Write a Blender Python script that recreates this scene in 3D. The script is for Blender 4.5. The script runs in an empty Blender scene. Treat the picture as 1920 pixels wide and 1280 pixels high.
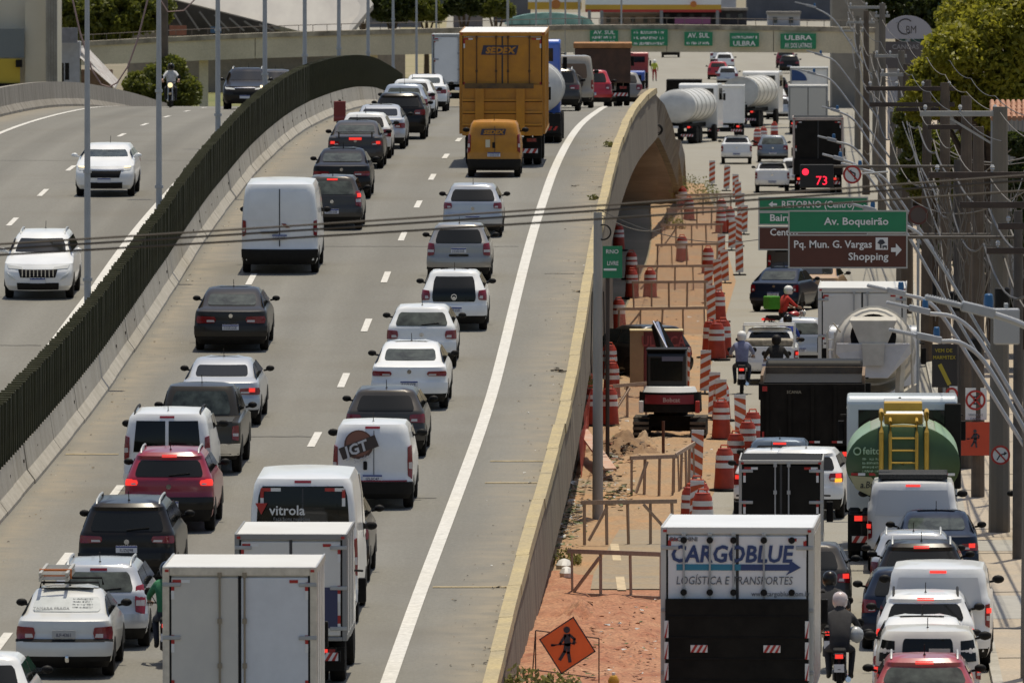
import bpy, math, random
import numpy as np
from mathutils import Vector, Matrix
random.seed(7); RNG = np.random.default_rng(11)
PI = math.pi
SC = bpy.context.scene
COL = SC.collection
# ------------------------------------------------------------------ camera, sky, sun, exposure
F = 20000.0          # focal length in photo pixels (1920 wide): a 375 mm telephoto
YH = -160.0          # photo row of the horizon
HC = 13.75           # camera height above the lower street
cam_d = bpy.data.cameras.new('camera'); cam = bpy.data.objects.new('camera', cam_d); COL.objects.link(cam)
cam_d.sensor_width = 36.0; cam_d.lens = F / 1920 * 36.0
cam_d.clip_start = 1.0; cam_d.clip_end = 6000
cam.location = (0, 0, HC)
cam.rotation_euler = (PI / 2 - math.atan((640 - YH) / F), 0, 0)
cam_d.dof.use_dof = True; cam_d.dof.focus_distance = 235.0; cam_d.dof.aperture_fstop = 9.0
SC.camera = cam
world = bpy.data.worlds.new('World'); SC.world = world; world.use_nodes = True
SUN_EL, SUN_AZ = 77.0, 20.0          # azimuth measured from +Y (away from the camera) towards +X
wn = world.node_tree; bg = wn.nodes['Background']
sky = wn.nodes.new('ShaderNodeTexSky'); sky.sky_type = 'NISHITA'; sky.sun_disc = False
sky.sun_elevation = math.radians(SUN_EL); sky.sun_rotation = math.radians(SUN_AZ)
sky.air_density = 1.0; sky.dust_density = 2.2; sky.ozone_density = 1.0
wn.links.new(sky.outputs[0], bg.inputs[0]); bg.inputs[1].default_value = 0.105
sl = bpy.data.lights.new('sun', 'SUN'); sl.energy = 3.9; sl.angle = math.radians(0.53); sl.color = (1.0, 0.92, 0.76)
so = bpy.data.objects.new('sun', sl); COL.objects.link(so)
_e, _a = math.radians(SUN_EL), math.radians(SUN_AZ)
sdir = Vector((math.cos(_e) * math.sin(_a), math.cos(_e) * math.cos(_a), math.sin(_e)))
so.rotation_euler = sdir.to_track_quat('Z', 'Y').to_euler(); so.location = (0, 200, 150)
vs = SC.view_settings; vs.view_transform = 'Standard'; vs.look = 'None'; vs.exposure = 0.0; vs.gamma = 1.0
vs.use_curve_mapping = False
# ------------------------------------------------------------------ places
PD = [150,168,183,200,216,232,246,260,277,300,320,338,365,390,418,444,480,540,620,700]
PZ = [-.1,.25,.6,1.05,1.5,2.0,2.5,3.08,3.8,4.68,5.25,5.68,6.05,6.15,6.05,5.75,5.1,3.7,1.6,.05]
WD = [150,183,200,218,239.5,254,288,312,345,381,423,460,500,560,640,720]
WX = [-2.85,-2.12,-1.72,-1.25,-.68,-.34,.32,.80,1.50,2.36,3.47,4.1,4.5,5.1,6.0,6.9]
def herm(D, Z, d):
    if d <= D[0]: return Z[0] + (d - D[0]) * (Z[1] - Z[0]) / (D[1] - D[0])
    if d >= D[-1]: return Z[-1] + (d - D[-1]) * (Z[-1] - Z[-2]) / (D[-1] - D[-2]) * (0 if Z is PZ else 1)
    i = max(j for j in range(len(D) - 1) if D[j] <= d)
    def m(j):
        a, b = max(0, j - 1), min(len(D) - 1, j + 1)
        return (Z[b] - Z[a]) / (D[b] - D[a])
    h = D[i + 1] - D[i]; t = (d - D[i]) / h
    return ((2*t**3-3*t*t+1)*Z[i] + (t**3-2*t*t+t)*h*m(i) + (-2*t**3+3*t*t)*Z[i+1] + (t**3-t*t)*h*m(i+1))
def zu(d): return herm(PD, PZ, d)                       # height of the upper road
def off(d, o):                                          # lateral line at o metres from the right edge line
    return herm(WD, WX, d) + o * (1 + max(0, d - 280) * .0006)
def GP(px, py, z=0.0):
    d = (HC - z) * F / (py - YH); return Vector(((px - 960) * d / F, d, z))
def UP(px, py):
    d = 140.0
    while d < 470 and (HC - zu(d)) * F / d + YH > py: d += .25
    return Vector(((px - 960) * d / F, d, zu(d)))
def UD(px, d): return Vector(((px - 960) * d / F, d, zu(d)))
def GD(px, d): return Vector(((px - 960) * d / F, d, 0))
def PT(px, py, d): return Vector(((px - 960) * d / F, d, HC - (py - YH) * d / F))
def head_u(d): return (off(d + 3, -2) - off(d - 3, -2)) / 6
def slope_u(d): return (zu(d + 3) - zu(d - 3)) / 6
def kerb_x(d): return 8.6 + .03 * (d - 191)
# ------------------------------------------------------------------ materials
MC = {}
def mat(name, col, rough=.6, metal=0., var=.0, vs=3., bump=0., bs=20., emit=0., coat=0., spec=.5, col2=None, str3=(1,1,1), fine=0.):
    if name in MC: return MC[name]
    m = bpy.data.materials.new(name); m.use_nodes = True; nt = m.node_tree; N = nt.nodes; Lk = nt.links
    b = N['Principled BSDF']; b.inputs['Base Color'].default_value = (*col, 1); b.inputs['Roughness'].default_value = rough
    b.inputs['Metallic'].default_value = metal; b.inputs['Coat Weight'].default_value = coat; b.inputs['Coat Roughness'].default_value = .06
    b.inputs['Specular IOR Level'].default_value = spec
    if emit: b.inputs['Emission Color'].default_value = (*col, 1); b.inputs['Emission Strength'].default_value = emit
    if var or bump or col2 or fine:
        tc = N.new('ShaderNodeTexCoord'); mp = N.new('ShaderNodeMapping'); Lk.new(tc.outputs['Object'], mp.inputs[0])
        mp.inputs['Scale'].default_value = str3
    if var or col2:
        n = N.new('ShaderNodeTexNoise'); n.inputs['Scale'].default_value = vs; n.inputs['Detail'].default_value = 7; n.inputs['Roughness'].default_value = .62
        Lk.new(mp.outputs[0], n.inputs['Vector'])
        r = N.new('ShaderNodeMapRange'); r.inputs[1].default_value = .32; r.inputs[2].default_value = .68; Lk.new(n.outputs['Fac'], r.inputs[0])
        mx = N.new('ShaderNodeMix'); mx.data_type = 'RGBA'; Lk.new(r.outputs[0], mx.inputs[0])
        c2 = col2 or tuple(min(1, c * (1 + var)) for c in col); c1 = col if col2 else tuple(c * (1 - var) for c in col)
        mx.inputs[6].default_value = (*c1, 1); mx.inputs[7].default_value = (*c2, 1)
        out = mx.outputs[2]
        if fine:
            n3 = N.new('ShaderNodeTexNoise'); n3.inputs['Scale'].default_value = 14; n3.inputs['Detail'].default_value = 4; Lk.new(tc.outputs['Object'], n3.inputs['Vector'])
            r3 = N.new('ShaderNodeMapRange'); r3.inputs[1].default_value = .3; r3.inputs[2].default_value = .7; r3.inputs[3].default_value = 1 - fine; r3.inputs[4].default_value = 1 + fine
            Lk.new(n3.outputs['Fac'], r3.inputs[0])
            m3 = N.new('ShaderNodeMix'); m3.data_type = 'RGBA'; m3.blend_type = 'MULTIPLY'; m3.inputs[0].default_value = 1
            Lk.new(out, m3.inputs[6]); Lk.new(r3.outputs[0], m3.inputs[7]); out = m3.outputs[2]
        Lk.new(out, b.inputs['Base Color'])
        if emit: Lk.new(out, b.inputs['Emission Color'])
    if bump:
        n2 = N.new('ShaderNodeTexNoise'); n2.inputs['Scale'].default_value = bs; n2.inputs['Detail'].default_value = 5; Lk.new(mp.outputs[0], n2.inputs['Vector'])
        bp = N.new('ShaderNodeBump'); bp.inputs['Strength'].default_value = bump; bp.inputs['Distance'].default_value = .03
        Lk.new(n2.outputs['Fac'], bp.inputs['Height']); Lk.new(bp.outputs[0], b.inputs['Normal'])
    MC[name] = m; return m
def road_mat(name, base, track, patch_c, ang, st=.02):
    """asphalt: long tyre polish streaks, repair blotches and fine grain"""
    m = mat(name, base, rough=.85, var=.10, vs=.35, bump=.25, bs=30, col2=track, str3=(1, st, 1), fine=.12, spec=.25)
    nt = m.node_tree; N = nt.nodes; Lk = nt.links; b = N['Principled BSDF']
    for n in N:
        if n.type == 'MAPPING': n.inputs['Rotation'].default_value = (0, 0, ang)
    src = b.inputs['Base Color'].links[0].from_socket
    tc = N.new('ShaderNodeTexCoord'); n4 = N.new('ShaderNodeTexNoise'); n4.inputs['Scale'].default_value = .22; n4.inputs['Detail'].default_value = 3
    Lk.new(tc.outputs['Object'], n4.inputs['Vector'])
    r = N.new('ShaderNodeMapRange'); r.inputs[1].default_value = .5; r.inputs[2].default_value = .75; r.inputs[4].default_value = .55; Lk.new(n4.outputs['Fac'], r.inputs[0])
    mx = N.new('ShaderNodeMix'); mx.data_type = 'RGBA'; Lk.new(r.outputs[0], mx.inputs[0]); Lk.new(src, mx.inputs[6]); mx.inputs[7].default_value = (*patch_c, 1)
    Lk.new(mx.outputs[2], b.inputs['Base Color']); return m
def leaf_mat(name, c1, c2):
    m = mat(name, c1, rough=.5, col2=c2, vs=1.2); nt = m.node_tree; N = nt.nodes; Lk = nt.links
    b = N['Principled BSDF']; tr = N.new('ShaderNodeBsdfTranslucent'); ms = N.new('ShaderNodeMixShader'); ms.inputs[0].default_value = .55
    src = b.inputs['Base Color'].links[0].from_socket; Lk.new(src, tr.inputs[0])
    Lk.new(b.outputs[0], ms.inputs[1]); Lk.new(tr.outputs[0], ms.inputs[2]); Lk.new(ms.outputs[0], N['Material Output'].inputs[0]); return m
def net_mat(name, col, dens):
    m = mat(name, col, rough=.8); nt = m.node_tree; N = nt.nodes; Lk = nt.links; b = N['Principled BSDF']
    tc = N.new('ShaderNodeTexCoord'); fac = None
    for ax in ('X', 'Z'):
        w = N.new('ShaderNodeTexWave'); w.bands_direction = ax; w.inputs['Scale'].default_value = 9.0; Lk.new(tc.outputs['Object'], w.inputs['Vector'])
        g = N.new('ShaderNodeMath'); g.operation = 'GREATER_THAN'; g.inputs[1].default_value = dens; Lk.new(w.outputs['Fac'], g.inputs[0])
        if fac is None: fac = g
        else:
            mx = N.new('ShaderNodeMath'); mx.operation = 'MAXIMUM'; Lk.new(fac.outputs[0], mx.inputs[0]); Lk.new(g.outputs[0], mx.inputs[1]); fac = mx
    Lk.new(fac.outputs[0], b.inputs['Alpha']); return m
def paint(name, c, metal=0., rough=.28):
    return mat('paint_' + name, c, rough=rough, metal=metal, coat=.5 if max(c) > .2 else .22, spec=.5 if max(c) > .2 else .22, var=.05, vs=2.0)
WHITE = paint('white', (.78, .78, .76)); SILVER = paint('silver', (.50, .51, .52), .35); GREY = paint('graphite', (.075, .068, .060), .3)
BLACK = paint('black', (.014, .011, .008)); RED = paint('red', (.26, .012, .03)); BROWN = paint('bronze', (.055, .048, .038), .4)
CHAMP = paint('champagne', (.33, .31, .28), .45); BLUED = paint('dark_blue', (.012, .018, .035)); BEIGE = paint('beige', (.36, .31, .24))
YELL = mat('postal_yellow', (.52, .22, .006), rough=.42, col2=(.40, .165, .008), vs=2.5, coat=.2)
GLASS = mat('tinted_glass', (.008, .009, .008), rough=.06, spec=.32); GLASS2 = mat('light_glass', (.05, .058, .05), rough=.07, spec=.35, var=.6, vs=3.5)
RUB = mat('tyre_rubber', (.014, .013, .012), rough=.9, var=.3, vs=8, spec=.15); PLAS = mat('black_plastic', (.012, .011, .010), rough=.6, var=.2, vs=6, spec=.18)
RIM = mat('alloy', (.35, .35, .35), rough=.35, metal=.8); CHROME = mat('chrome', (.75, .75, .75), rough=.12, metal=1.)
TLR = mat('tail_red', (.20, .006, .010), rough=.18, coat=.5); TLW = mat('tail_clear', (.55, .50, .48), rough=.2, coat=.4)
TLON = mat('brake_lit', (1., .045, .03), rough=.3, emit=.75); ORNL = mat('indicator_lit', (1., .42, .03), emit=1.2)
HEADL = mat('headlamp', (.62, .62, .58), rough=.12, coat=.6, spec=.8); HEADON = mat('headlamp_lit', (1., .8, .45), emit=1.0)
PLW = mat('plate_white', (.62, .63, .66), rough=.5); PLB = mat('plate_blue', (.02, .05, .22), rough=.5); PLT = mat('plate_ink', (.05, .05, .09), rough=.6)
SEAM = mat('panel_seam', (.05, .05, .05), rough=.8)
STEEL = mat('galvanised', (.36, .37, .37), rough=.5, metal=.35, var=.15, vs=3); DARKST = mat('dark_chassis', (.013, .012, .011), rough=.8, var=.35, vs=4, spec=.15)
CONC = mat('weathered_concrete', (.30, .275, .235), rough=.9, col2=(.17, .15, .12), vs=1.1, str3=(1, 1, .18), bump=.3, fine=.15)
CONCP = mat('pale_concrete', (.41, .385, .33), rough=.9, col2=(.28, .26, .215), vs=.9, bump=.2, fine=.12)
REDM = mat('sign_red', (.42, .03, .02), rough=.5); WHT = mat('sign_white', (.74, .74, .71), rough=.5)
REFR = mat('reflector_red', (.36, .015, .012), rough=.35); REFW = mat('reflector_white', (.66, .66, .64), rough=.4)
# ------------------------------------------------------------------ mesh helpers
class MB:
    def __init__(s): s.v = []; s.f = []; s.m = []; s.k = 0
    def q(s, pts, k=None):
        n = len(s.v); s.v += [tuple(p) for p in pts]; s.f.append(tuple(range(n, n + len(pts)))); s.m.append(s.k if k is None else k); return s
    def add(s, v, f, k=None):
        n = len(s.v); s.v += [tuple(p) for p in v]; s.f += [tuple(i + n for i in t) for t in f]; s.m += [s.k if k is None else k] * len(f); return s
    def box(s, x0, x1, y0, y1, z0, z1, M=None):
        v = [Vector((x, y, z)) for z in (z0, z1) for y in (y0, y1) for x in (x0, x1)]
        if M: v = [M @ p for p in v]
        return s.add(v, [(0,2,3,1),(4,5,7,6),(0,1,5,4),(2,6,7,3),(0,4,6,2),(1,3,7,5)])
    def bar(s, a, b, w, h=None):
        a, b = Vector(a), Vector(b); h = h or w; d = (b - a); L = d.length; q = d.to_track_quat('Y', 'Z').to_matrix().to_4x4()
        return s.box(-w/2, w/2, 0, L, -h/2, h/2, Matrix.Translation(a) @ q)
    def tube(s, pts, r, n=6, cap=True):
        pts = [Vector(p) for p in pts]; R = r if isinstance(r, (list, tuple)) else [r] * len(pts); rings = []
        for i, p in enumerate(pts):
            t = (pts[min(i + 1, len(pts) - 1)] - pts[max(i - 1, 0)]).normalized()
            up = Vector((0, 0, 1)) if abs(t.z) < .9 else Vector((0, 1, 0))
            a = t.cross(up).normalized(); b = a.cross(t)
            rings.append([p + (a * math.cos(2*PI*j/n) + b * math.sin(2*PI*j/n)) * R[i] for j in range(n)])
        v = [p for g in rings for p in g]; f = []
        for i in range(len(pts) - 1):
            for j in range(n): f.append((i*n+j, i*n+(j+1)%n, (i+1)*n+(j+1)%n, (i+1)*n+j))
        if cap: f += [tuple(range(n))[::-1], tuple((len(pts)-1)*n + j for j in range(n))]
        return s.add(v, f)
    def lathe(s, prof, n=16, M=None, k=None):
        v = []; f = []
        for r, z in prof:
            for j in range(n): v.append(Vector((r*math.cos(2*PI*j/n), r*math.sin(2*PI*j/n), z)))
        if M: v = [M @ p for p in v]
        for i in range(len(prof)-1):
            for j in range(n): f.append((i*n+j, i*n+(j+1)%n, (i+1)*n+(j+1)%n, (i+1)*n+j))
        f += [tuple(range(n))[::-1], tuple((len(prof)-1)*n + j for j in range(n))]
        return s.add(v, f, k)
    def prism(s, pts, y0, y1, M=None):          # outline in x,z pushed along y
        n = len(pts); v = [Vector((x, y0, z)) for x, z in pts] + [Vector((x, y1, z)) for x, z in pts]
        if M: v = [M @ p for p in v]
        return s.add(v, [tuple(range(n)), tuple(range(2*n-1, n-1, -1))] + [(i, n+i, n+(i+1)%n, (i+1)%n) for i in range(n)])
    def side(s, pts, x0, x1):                   # outline in y,z pushed along x
        n = len(pts); v = [Vector((x0, y, z)) for y, z in pts] + [Vector((x1, y, z)) for y, z in pts]
        return s.add(v, [tuple(range(n)), tuple(range(2*n-1, n-1, -1))] + [(i, n+i, n+(i+1)%n, (i+1)%n) for i in range(n)])
    def torus(s, c, R, r, axis='x', n=20, k=6, sq=1.):
        v = []; f = []
        for i in range(n):
            a = 2*PI*i/n
            for j in range(k):
                b = 2*PI*j/k; rad = R + r*math.cos(b); h = r*math.sin(b)*sq
                p = {'x': (h, rad*math.cos(a), rad*math.sin(a)), 'y': (rad*math.cos(a), h, rad*math.sin(a)), 'z': (rad*math.cos(a), rad*math.sin(a), h)}[axis]
                v.append(Vector(p) + Vector(c))
        for i in range(n):
            for j in range(k): f.append((i*k+j, i*k+(j+1)%k, ((i+1)%n)*k+(j+1)%k, ((i+1)%n)*k+j))
        return s.add(v, f)
    def build(s, name, mt, parent=None, smooth=False, bevel=0., ang=35):
        me = bpy.data.meshes.new(name); me.from_pydata(s.v, [], s.f)
        for x in (mt if isinstance(mt, (list, tuple)) else [mt]): me.materials.append(x)
        if isinstance(mt, (list, tuple)): me.polygons.foreach_set('material_index', s.m)
        if smooth:
            me.polygons.foreach_set('use_smooth', [True]*len(me.polygons)); me.set_sharp_from_angle(angle=math.radians(ang))
        me.update()
        return link(name, me, parent, bevel)
def fixn(me):
    import bmesh
    bm = bmesh.new(); bm.from_mesh(me); bmesh.ops.recalc_face_normals(bm, faces=bm.faces); bm.to_mesh(me); bm.free()
def link(name, me, parent=None, bevel=0.):
    o = bpy.data.objects.new(name, me); COL.objects.link(o)
    if parent: o.parent = parent
    if bevel:
        b = o.modifiers.new('bevel', 'BEVEL'); b.width = bevel; b.segments = 2; b.limit_method = 'ANGLE'
    return o
def tag(o, label, cat, group=None):
    o['label'] = label; o['category'] = cat
    if group: o['group'] = group
    return o
def struct(o, kind='structure'): o['kind'] = kind; return o
def empty(name, label, cat, loc, rz=0., rx=0., group=None):
    o = bpy.data.objects.new(name, None); COL.objects.link(o); o.empty_display_size = .2
    o.location = loc; o.rotation_euler = (rx, 0, rz); return tag(o, label, cat, group)
TXC = {}
def text(s, size, mt, parent, loc, rot=(PI/2, 0, 0), align='CENTER', bold=0., shear=0., sx=1., name='lettering', ext=.004, label=None):
    key = (s, align, bold, shear, ext / size)
    if key not in TXC:
        c = bpy.data.curves.new('t', 'FONT'); c.body = s; c.size = 1; c.align_x = align; c.offset = bold; c.shear = shear; c.extrude = ext / size; c.resolution_u = 2
        o = bpy.data.objects.new('t', c); COL.objects.link(o); bpy.context.view_layer.update()
        me = bpy.data.meshes.new_from_object(o.evaluated_get(bpy.context.evaluated_depsgraph_get()))
        bpy.data.objects.remove(o); TXC[key] = me
    me = TXC[key].copy(); me.materials.clear(); me.materials.append(mt)
    o = link(name, me, parent); o.location = loc; o.rotation_euler = rot; o.scale = (size * sx, size, size)
    return o
def scribble(parent, x0, x1, z, h, y, mt, name='small_print', rot=None):
    m = MB(); x = x0
    while x < x1 - h * .3:
        w = h * random.uniform(.35, .6)
        if random.random() < .86:
            m.box(x, x + w * .3, y - .004, y, z, z + h); m.box(x + w * .3, x + w * .85, y - .004, y, z + h * random.choice((0, .4, .75)), z + h * random.choice((.25, .62, 1.)) + h * .02)
        x += w
    o = m.build(name, mt, parent); o['kind'] = 'stuff'; return o
def disc(m, c, r, y, n=20, th=.006, sx=1.):
    return m.prism([(c[0] + sx*r*math.cos(2*PI*i/n), c[1] + r*math.sin(2*PI*i/n)) for i in range(n)], y - th, y)
def ringf(m, c, r0, r1, y, n=24, th=.006):
    for i in range(n):
        a, b = 2*PI*i/n, 2*PI*(i+1)/n
        m.prism([(c[0]+r0*math.cos(a), c[1]+r0*math.sin(a)), (c[0]+r1*math.cos(a), c[1]+r1*math.sin(a)), (c[0]+r1*math.cos(b), c[1]+r1*math.sin(b)), (c[0]+r0*math.cos(b), c[1]+r0*math.sin(b))], y - th, y)
    return m
def stroke(m, pts, w, y, th=.006):
    for (a, b) in zip(pts[:-1], pts[1:]):
        a, b = Vector(a), Vector(b); d = (b - a).normalized(); n = Vector((-d.y, d.x)) * w / 2; e = d * w * .3
        m.prism([tuple(a - e + n), tuple(a - e - n), tuple(b + e - n), tuple(b + e + n)], y - th, y)
    return m
ORD = ['nearest','second nearest','third nearest','fourth nearest','fifth nearest','sixth nearest','seventh nearest','eighth nearest','ninth nearest','tenth nearest','eleventh nearest','twelfth nearest','thirteenth nearest','fourteenth nearest','fifteenth nearest','sixteenth nearest','seventeenth nearest','eighteenth nearest','nineteenth nearest','twentieth nearest','twenty-first nearest','twenty-second nearest','twenty-third nearest','twenty-fourth nearest']
# ------------------------------------------------------------------ ground and roads
def frange(a, b, st):
    n = max(1, int(round((b - a) / st))); return [a + (b - a) * i / n for i in range(n + 1)]
def strip(name, fa, fb, d0, d1, zf, mt, parent=None, st=4., n=1):
    m = MB(); ds = frange(d0, d1, st)
    for a, b in zip(ds[:-1], ds[1:]):
        for j in range(n):
            t0, t1 = j / n, (j + 1) / n
            xa0 = fa(a) + (fb(a) - fa(a)) * t0; xa1 = fa(a) + (fb(a) - fa(a)) * t1; xb0 = fa(b) + (fb(b) - fa(b)) * t0; xb1 = fa(b) + (fb(b) - fa(b)) * t1
            m.q([(xa0, a, zf(a)), (xa1, a, zf(a)), (xb1, b, zf(b)), (xb0, b, zf(b))])
    o = m.build(name, mt, parent, smooth=True)
    return o
ASPH = road_mat('upper_asphalt', (.156, .148, .126), (.196, .188, .164), (.150, .137, .112), -.026)
ASPL = road_mat('street_asphalt', (.25, .234, .195), (.28, .264, .222), (.235, .205, .155), -.03, .05)
SHOU = mat('dusty_shoulder', (.185, .175, .155), rough=.92, col2=(.232, .208, .165), vs=.5, str3=(1, .12, 1), bump=.3, fine=.18)
GRND = mat('dry_ground', (.24, .20, .14), rough=.95, col2=(.15, .135, .08), vs=.12, fine=.2)
DIRT = mat('ochre_dirt', (.36, .205, .095), rough=.95, col2=(.27, .20, .125), vs=.32, bump=.8, bs=5, fine=.25)
REDD = mat('red_dirt', (.27, .10, .048), rough=.95, col2=(.38, .20, .11), vs=.9, bump=1.0, bs=4, fine=.4)
SIDE = mat('sidewalk_beige', (.40, .325, .235), rough=.9, col2=(.33, .285, .225), vs=.5, fine=.15)
PAINTW = mat('road_paint', (.62, .60, .55), rough=.7, col2=(.50, .48, .43), vs=4, fine=.15)
TAN = mat('tan_joint', (.36, .29, .17), rough=.9, var=.25, vs=4)
z0 = lambda d: 0.0
g = MB(); g.q([(-2500, -3000, -.02), (2500, -3000, -.02), (2500, 5000, -.02), (-2500, 5000, -.02)])
struct(g.build('ground', GRND))
def poly_strip(name, ds, xl, xr, z, mt, st=4., parent=None, n=1):
    return strip(name, lambda d: float(np.interp(d, ds, xl)), lambda d: float(np.interp(d, ds, xr)), ds[0], ds[-1], (lambda d: z), mt, parent, st, n)
street = struct(poly_strip('street', [120, 170, 230, 262, 280, 310, 400, 500, 545, 600, 1000, 1500], [1.4, 2.4, 3.5, 5.0, 5.6, 5.3, 8.0, 9.2, 9.4, 7.0, -4, -20],
    [kerb_x(d) for d in (120, 170, 230, 262, 280, 310, 400, 500, 545, 600, 1000)] + [48], 0.0, ASPL, 6))
# uneven dirt of the roadworks, in two colours
def dirt(name, d0, d1, fl, fr, mt, amp, z):
    m = MB(); ds = frange(d0, d1, .7); n = 12; rows = []
    for d in ds:
        row = []
        for j in range(n + 1):
            x = fl(d) + (fr(d) - fl(d)) * j / n; e = min(1, 3 * min(j, n - j) / n) if j < n / 2 else min(1, 3 * (n - j) / n)
            flat_ = 0. if (215.5 < d < 239.5 and 3 <= j <= 11) else 1.
            row.append((x + random.uniform(-.08, .08) * (0 < j < n), d, z + flat_ * (amp * random.random() ** 2 * (1.4 if j < 4 else .8)) * (e if j > n / 2 else max(e, .4))))
        rows.append(row)
    v = [p for r in rows for p in r]; f = []
    for i in range(len(ds) - 1):
        for j in range(n): f.append((i*(n+1)+j, i*(n+1)+j+1, (i+1)*(n+1)+j+1, (i+1)*(n+1)+j))
    m.add(v, f); return struct(m.build(name, mt, None, smooth=True, ang=180))
wl = lambda d: off(d, 1.75)
def wr(d): return float(np.interp(d, [120, 170, 230, 262, 280, 310, 400, 500, 545], [1.5, 2.5, 3.7, 5.2, 6.0, 5.6, 8.4, 9.5, 9.8]))
dirt('works_dirt', 222, 545, wl, wr, DIRT, .14, .006)
dirt('red_dirt', 165, 222, wl, lambda d: wr(d) + .25, REDD, .20, .008)
# old lane of the closed street, between the barricades
poly_strip('closed_lane', [217, 222, 236, 238], [1.6, 1.7, 2.3, 2.4], [3.3, 3.5, 4.0, 4.1], .03, mat('old_lane', (.235, .20, .15), rough=.9, col2=(.30, .22, .13), vs=.7, fine=.2), 1, street, 3)
m = MB()
for d0_, d1_ in ((216.6, 221.0), (226.5, 232.5)):
    for a, b in zip(frange(d0_, d1_, 1.)[:-1], frange(d0_, d1_, 1.)[1:]):
        x = lambda d: (1166 - (d - 217) * .9 - 960) * d / F
        m.q([(x(a) - .09, a, .036), (x(a) + .09, a, .036), (x(b) + .09, b, .036), (x(b) - .09, b, .036)])
m.build('lane_marking', mat('dusty_paint', (.48, .38, .24), rough=.8, var=.25, vs=4), street)
# kerb and pavement on the right
m = MB(); ds = frange(120, 1000, 10)
for a, b in zip(ds[:-1], ds[1:]):
    k0, k1 = kerb_x(a), kerb_x(b)
    v = [(k0, a, .0), (k0, a, .14), (k0 + .18, a, .15), (k1, b, .0), (k1, b, .14), (k1 + .18, b, .15)]
    m.add(v, [(0, 1, 4, 3), (1, 2, 5, 4)])
struct(m.build('kerb', CONCP))
struct(strip('pavement', lambda d: kerb_x(d) + .16, lambda d: kerb_x(d) + 9, 120, 1000, lambda d: .146, SIDE, None, 8, 3))
m = MB()
for i, d in enumerate((195, 203, 214, 227, 236, 252, 259, 275, 290)):      # dark bands crossing the pavement
    m.q([(kerb_x(d) + .2, d, .151), (kerb_x(d) + 5, d + .8, .151), (kerb_x(d) + 5, d + 1.0, .151), (kerb_x(d) + .2, d + .16, .151)])
struct(m.build('pavement_band', mat('band_dark', (.10, .085, .065), rough=.9, var=.4)))
struct(poly_strip('pavement_patch', [228, 232], [9.9, 10.05], [14, 14], .1515, mat('grey_patch', (.33, .315, .28), rough=.9, var=.1), 2))
struct(poly_strip('pavement_patch', [206, 213], [9.3, 9.5], [14, 14], .1515, MC['grey_patch'], 2))
# far verges and slip roads left of the viaduct
GRASS = mat('verge_grass', (.105, .125, .03), rough=.95, col2=(.19, .175, .06), vs=.06, fine=.3)
struct(poly_strip('grass_verge', [560, 900, 1500], [-24, -28, -40], [-13, -17, -24], .01, GRASS, 20))
struct(poly_strip('slip_road', [540, 900, 1500], [-13.2, -17.2, -24.2], [-8.6, -10.5, -15], .012, ASPL, 20))
struct(poly_strip('dirt_verge', [540, 900, 1500], [-8.8, -10.7, -15.2], [-4.6, -6, -9], .008, mat('verge_dirt', (.30, .24, .15), col2=(.20, .19, .08), vs=.1, rough=.95), 20))
struct(poly_strip('grass_verge', [300, 450, 560], [-60, -60, -60], [-20, -22, -23], .01, GRASS, 20))
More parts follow.
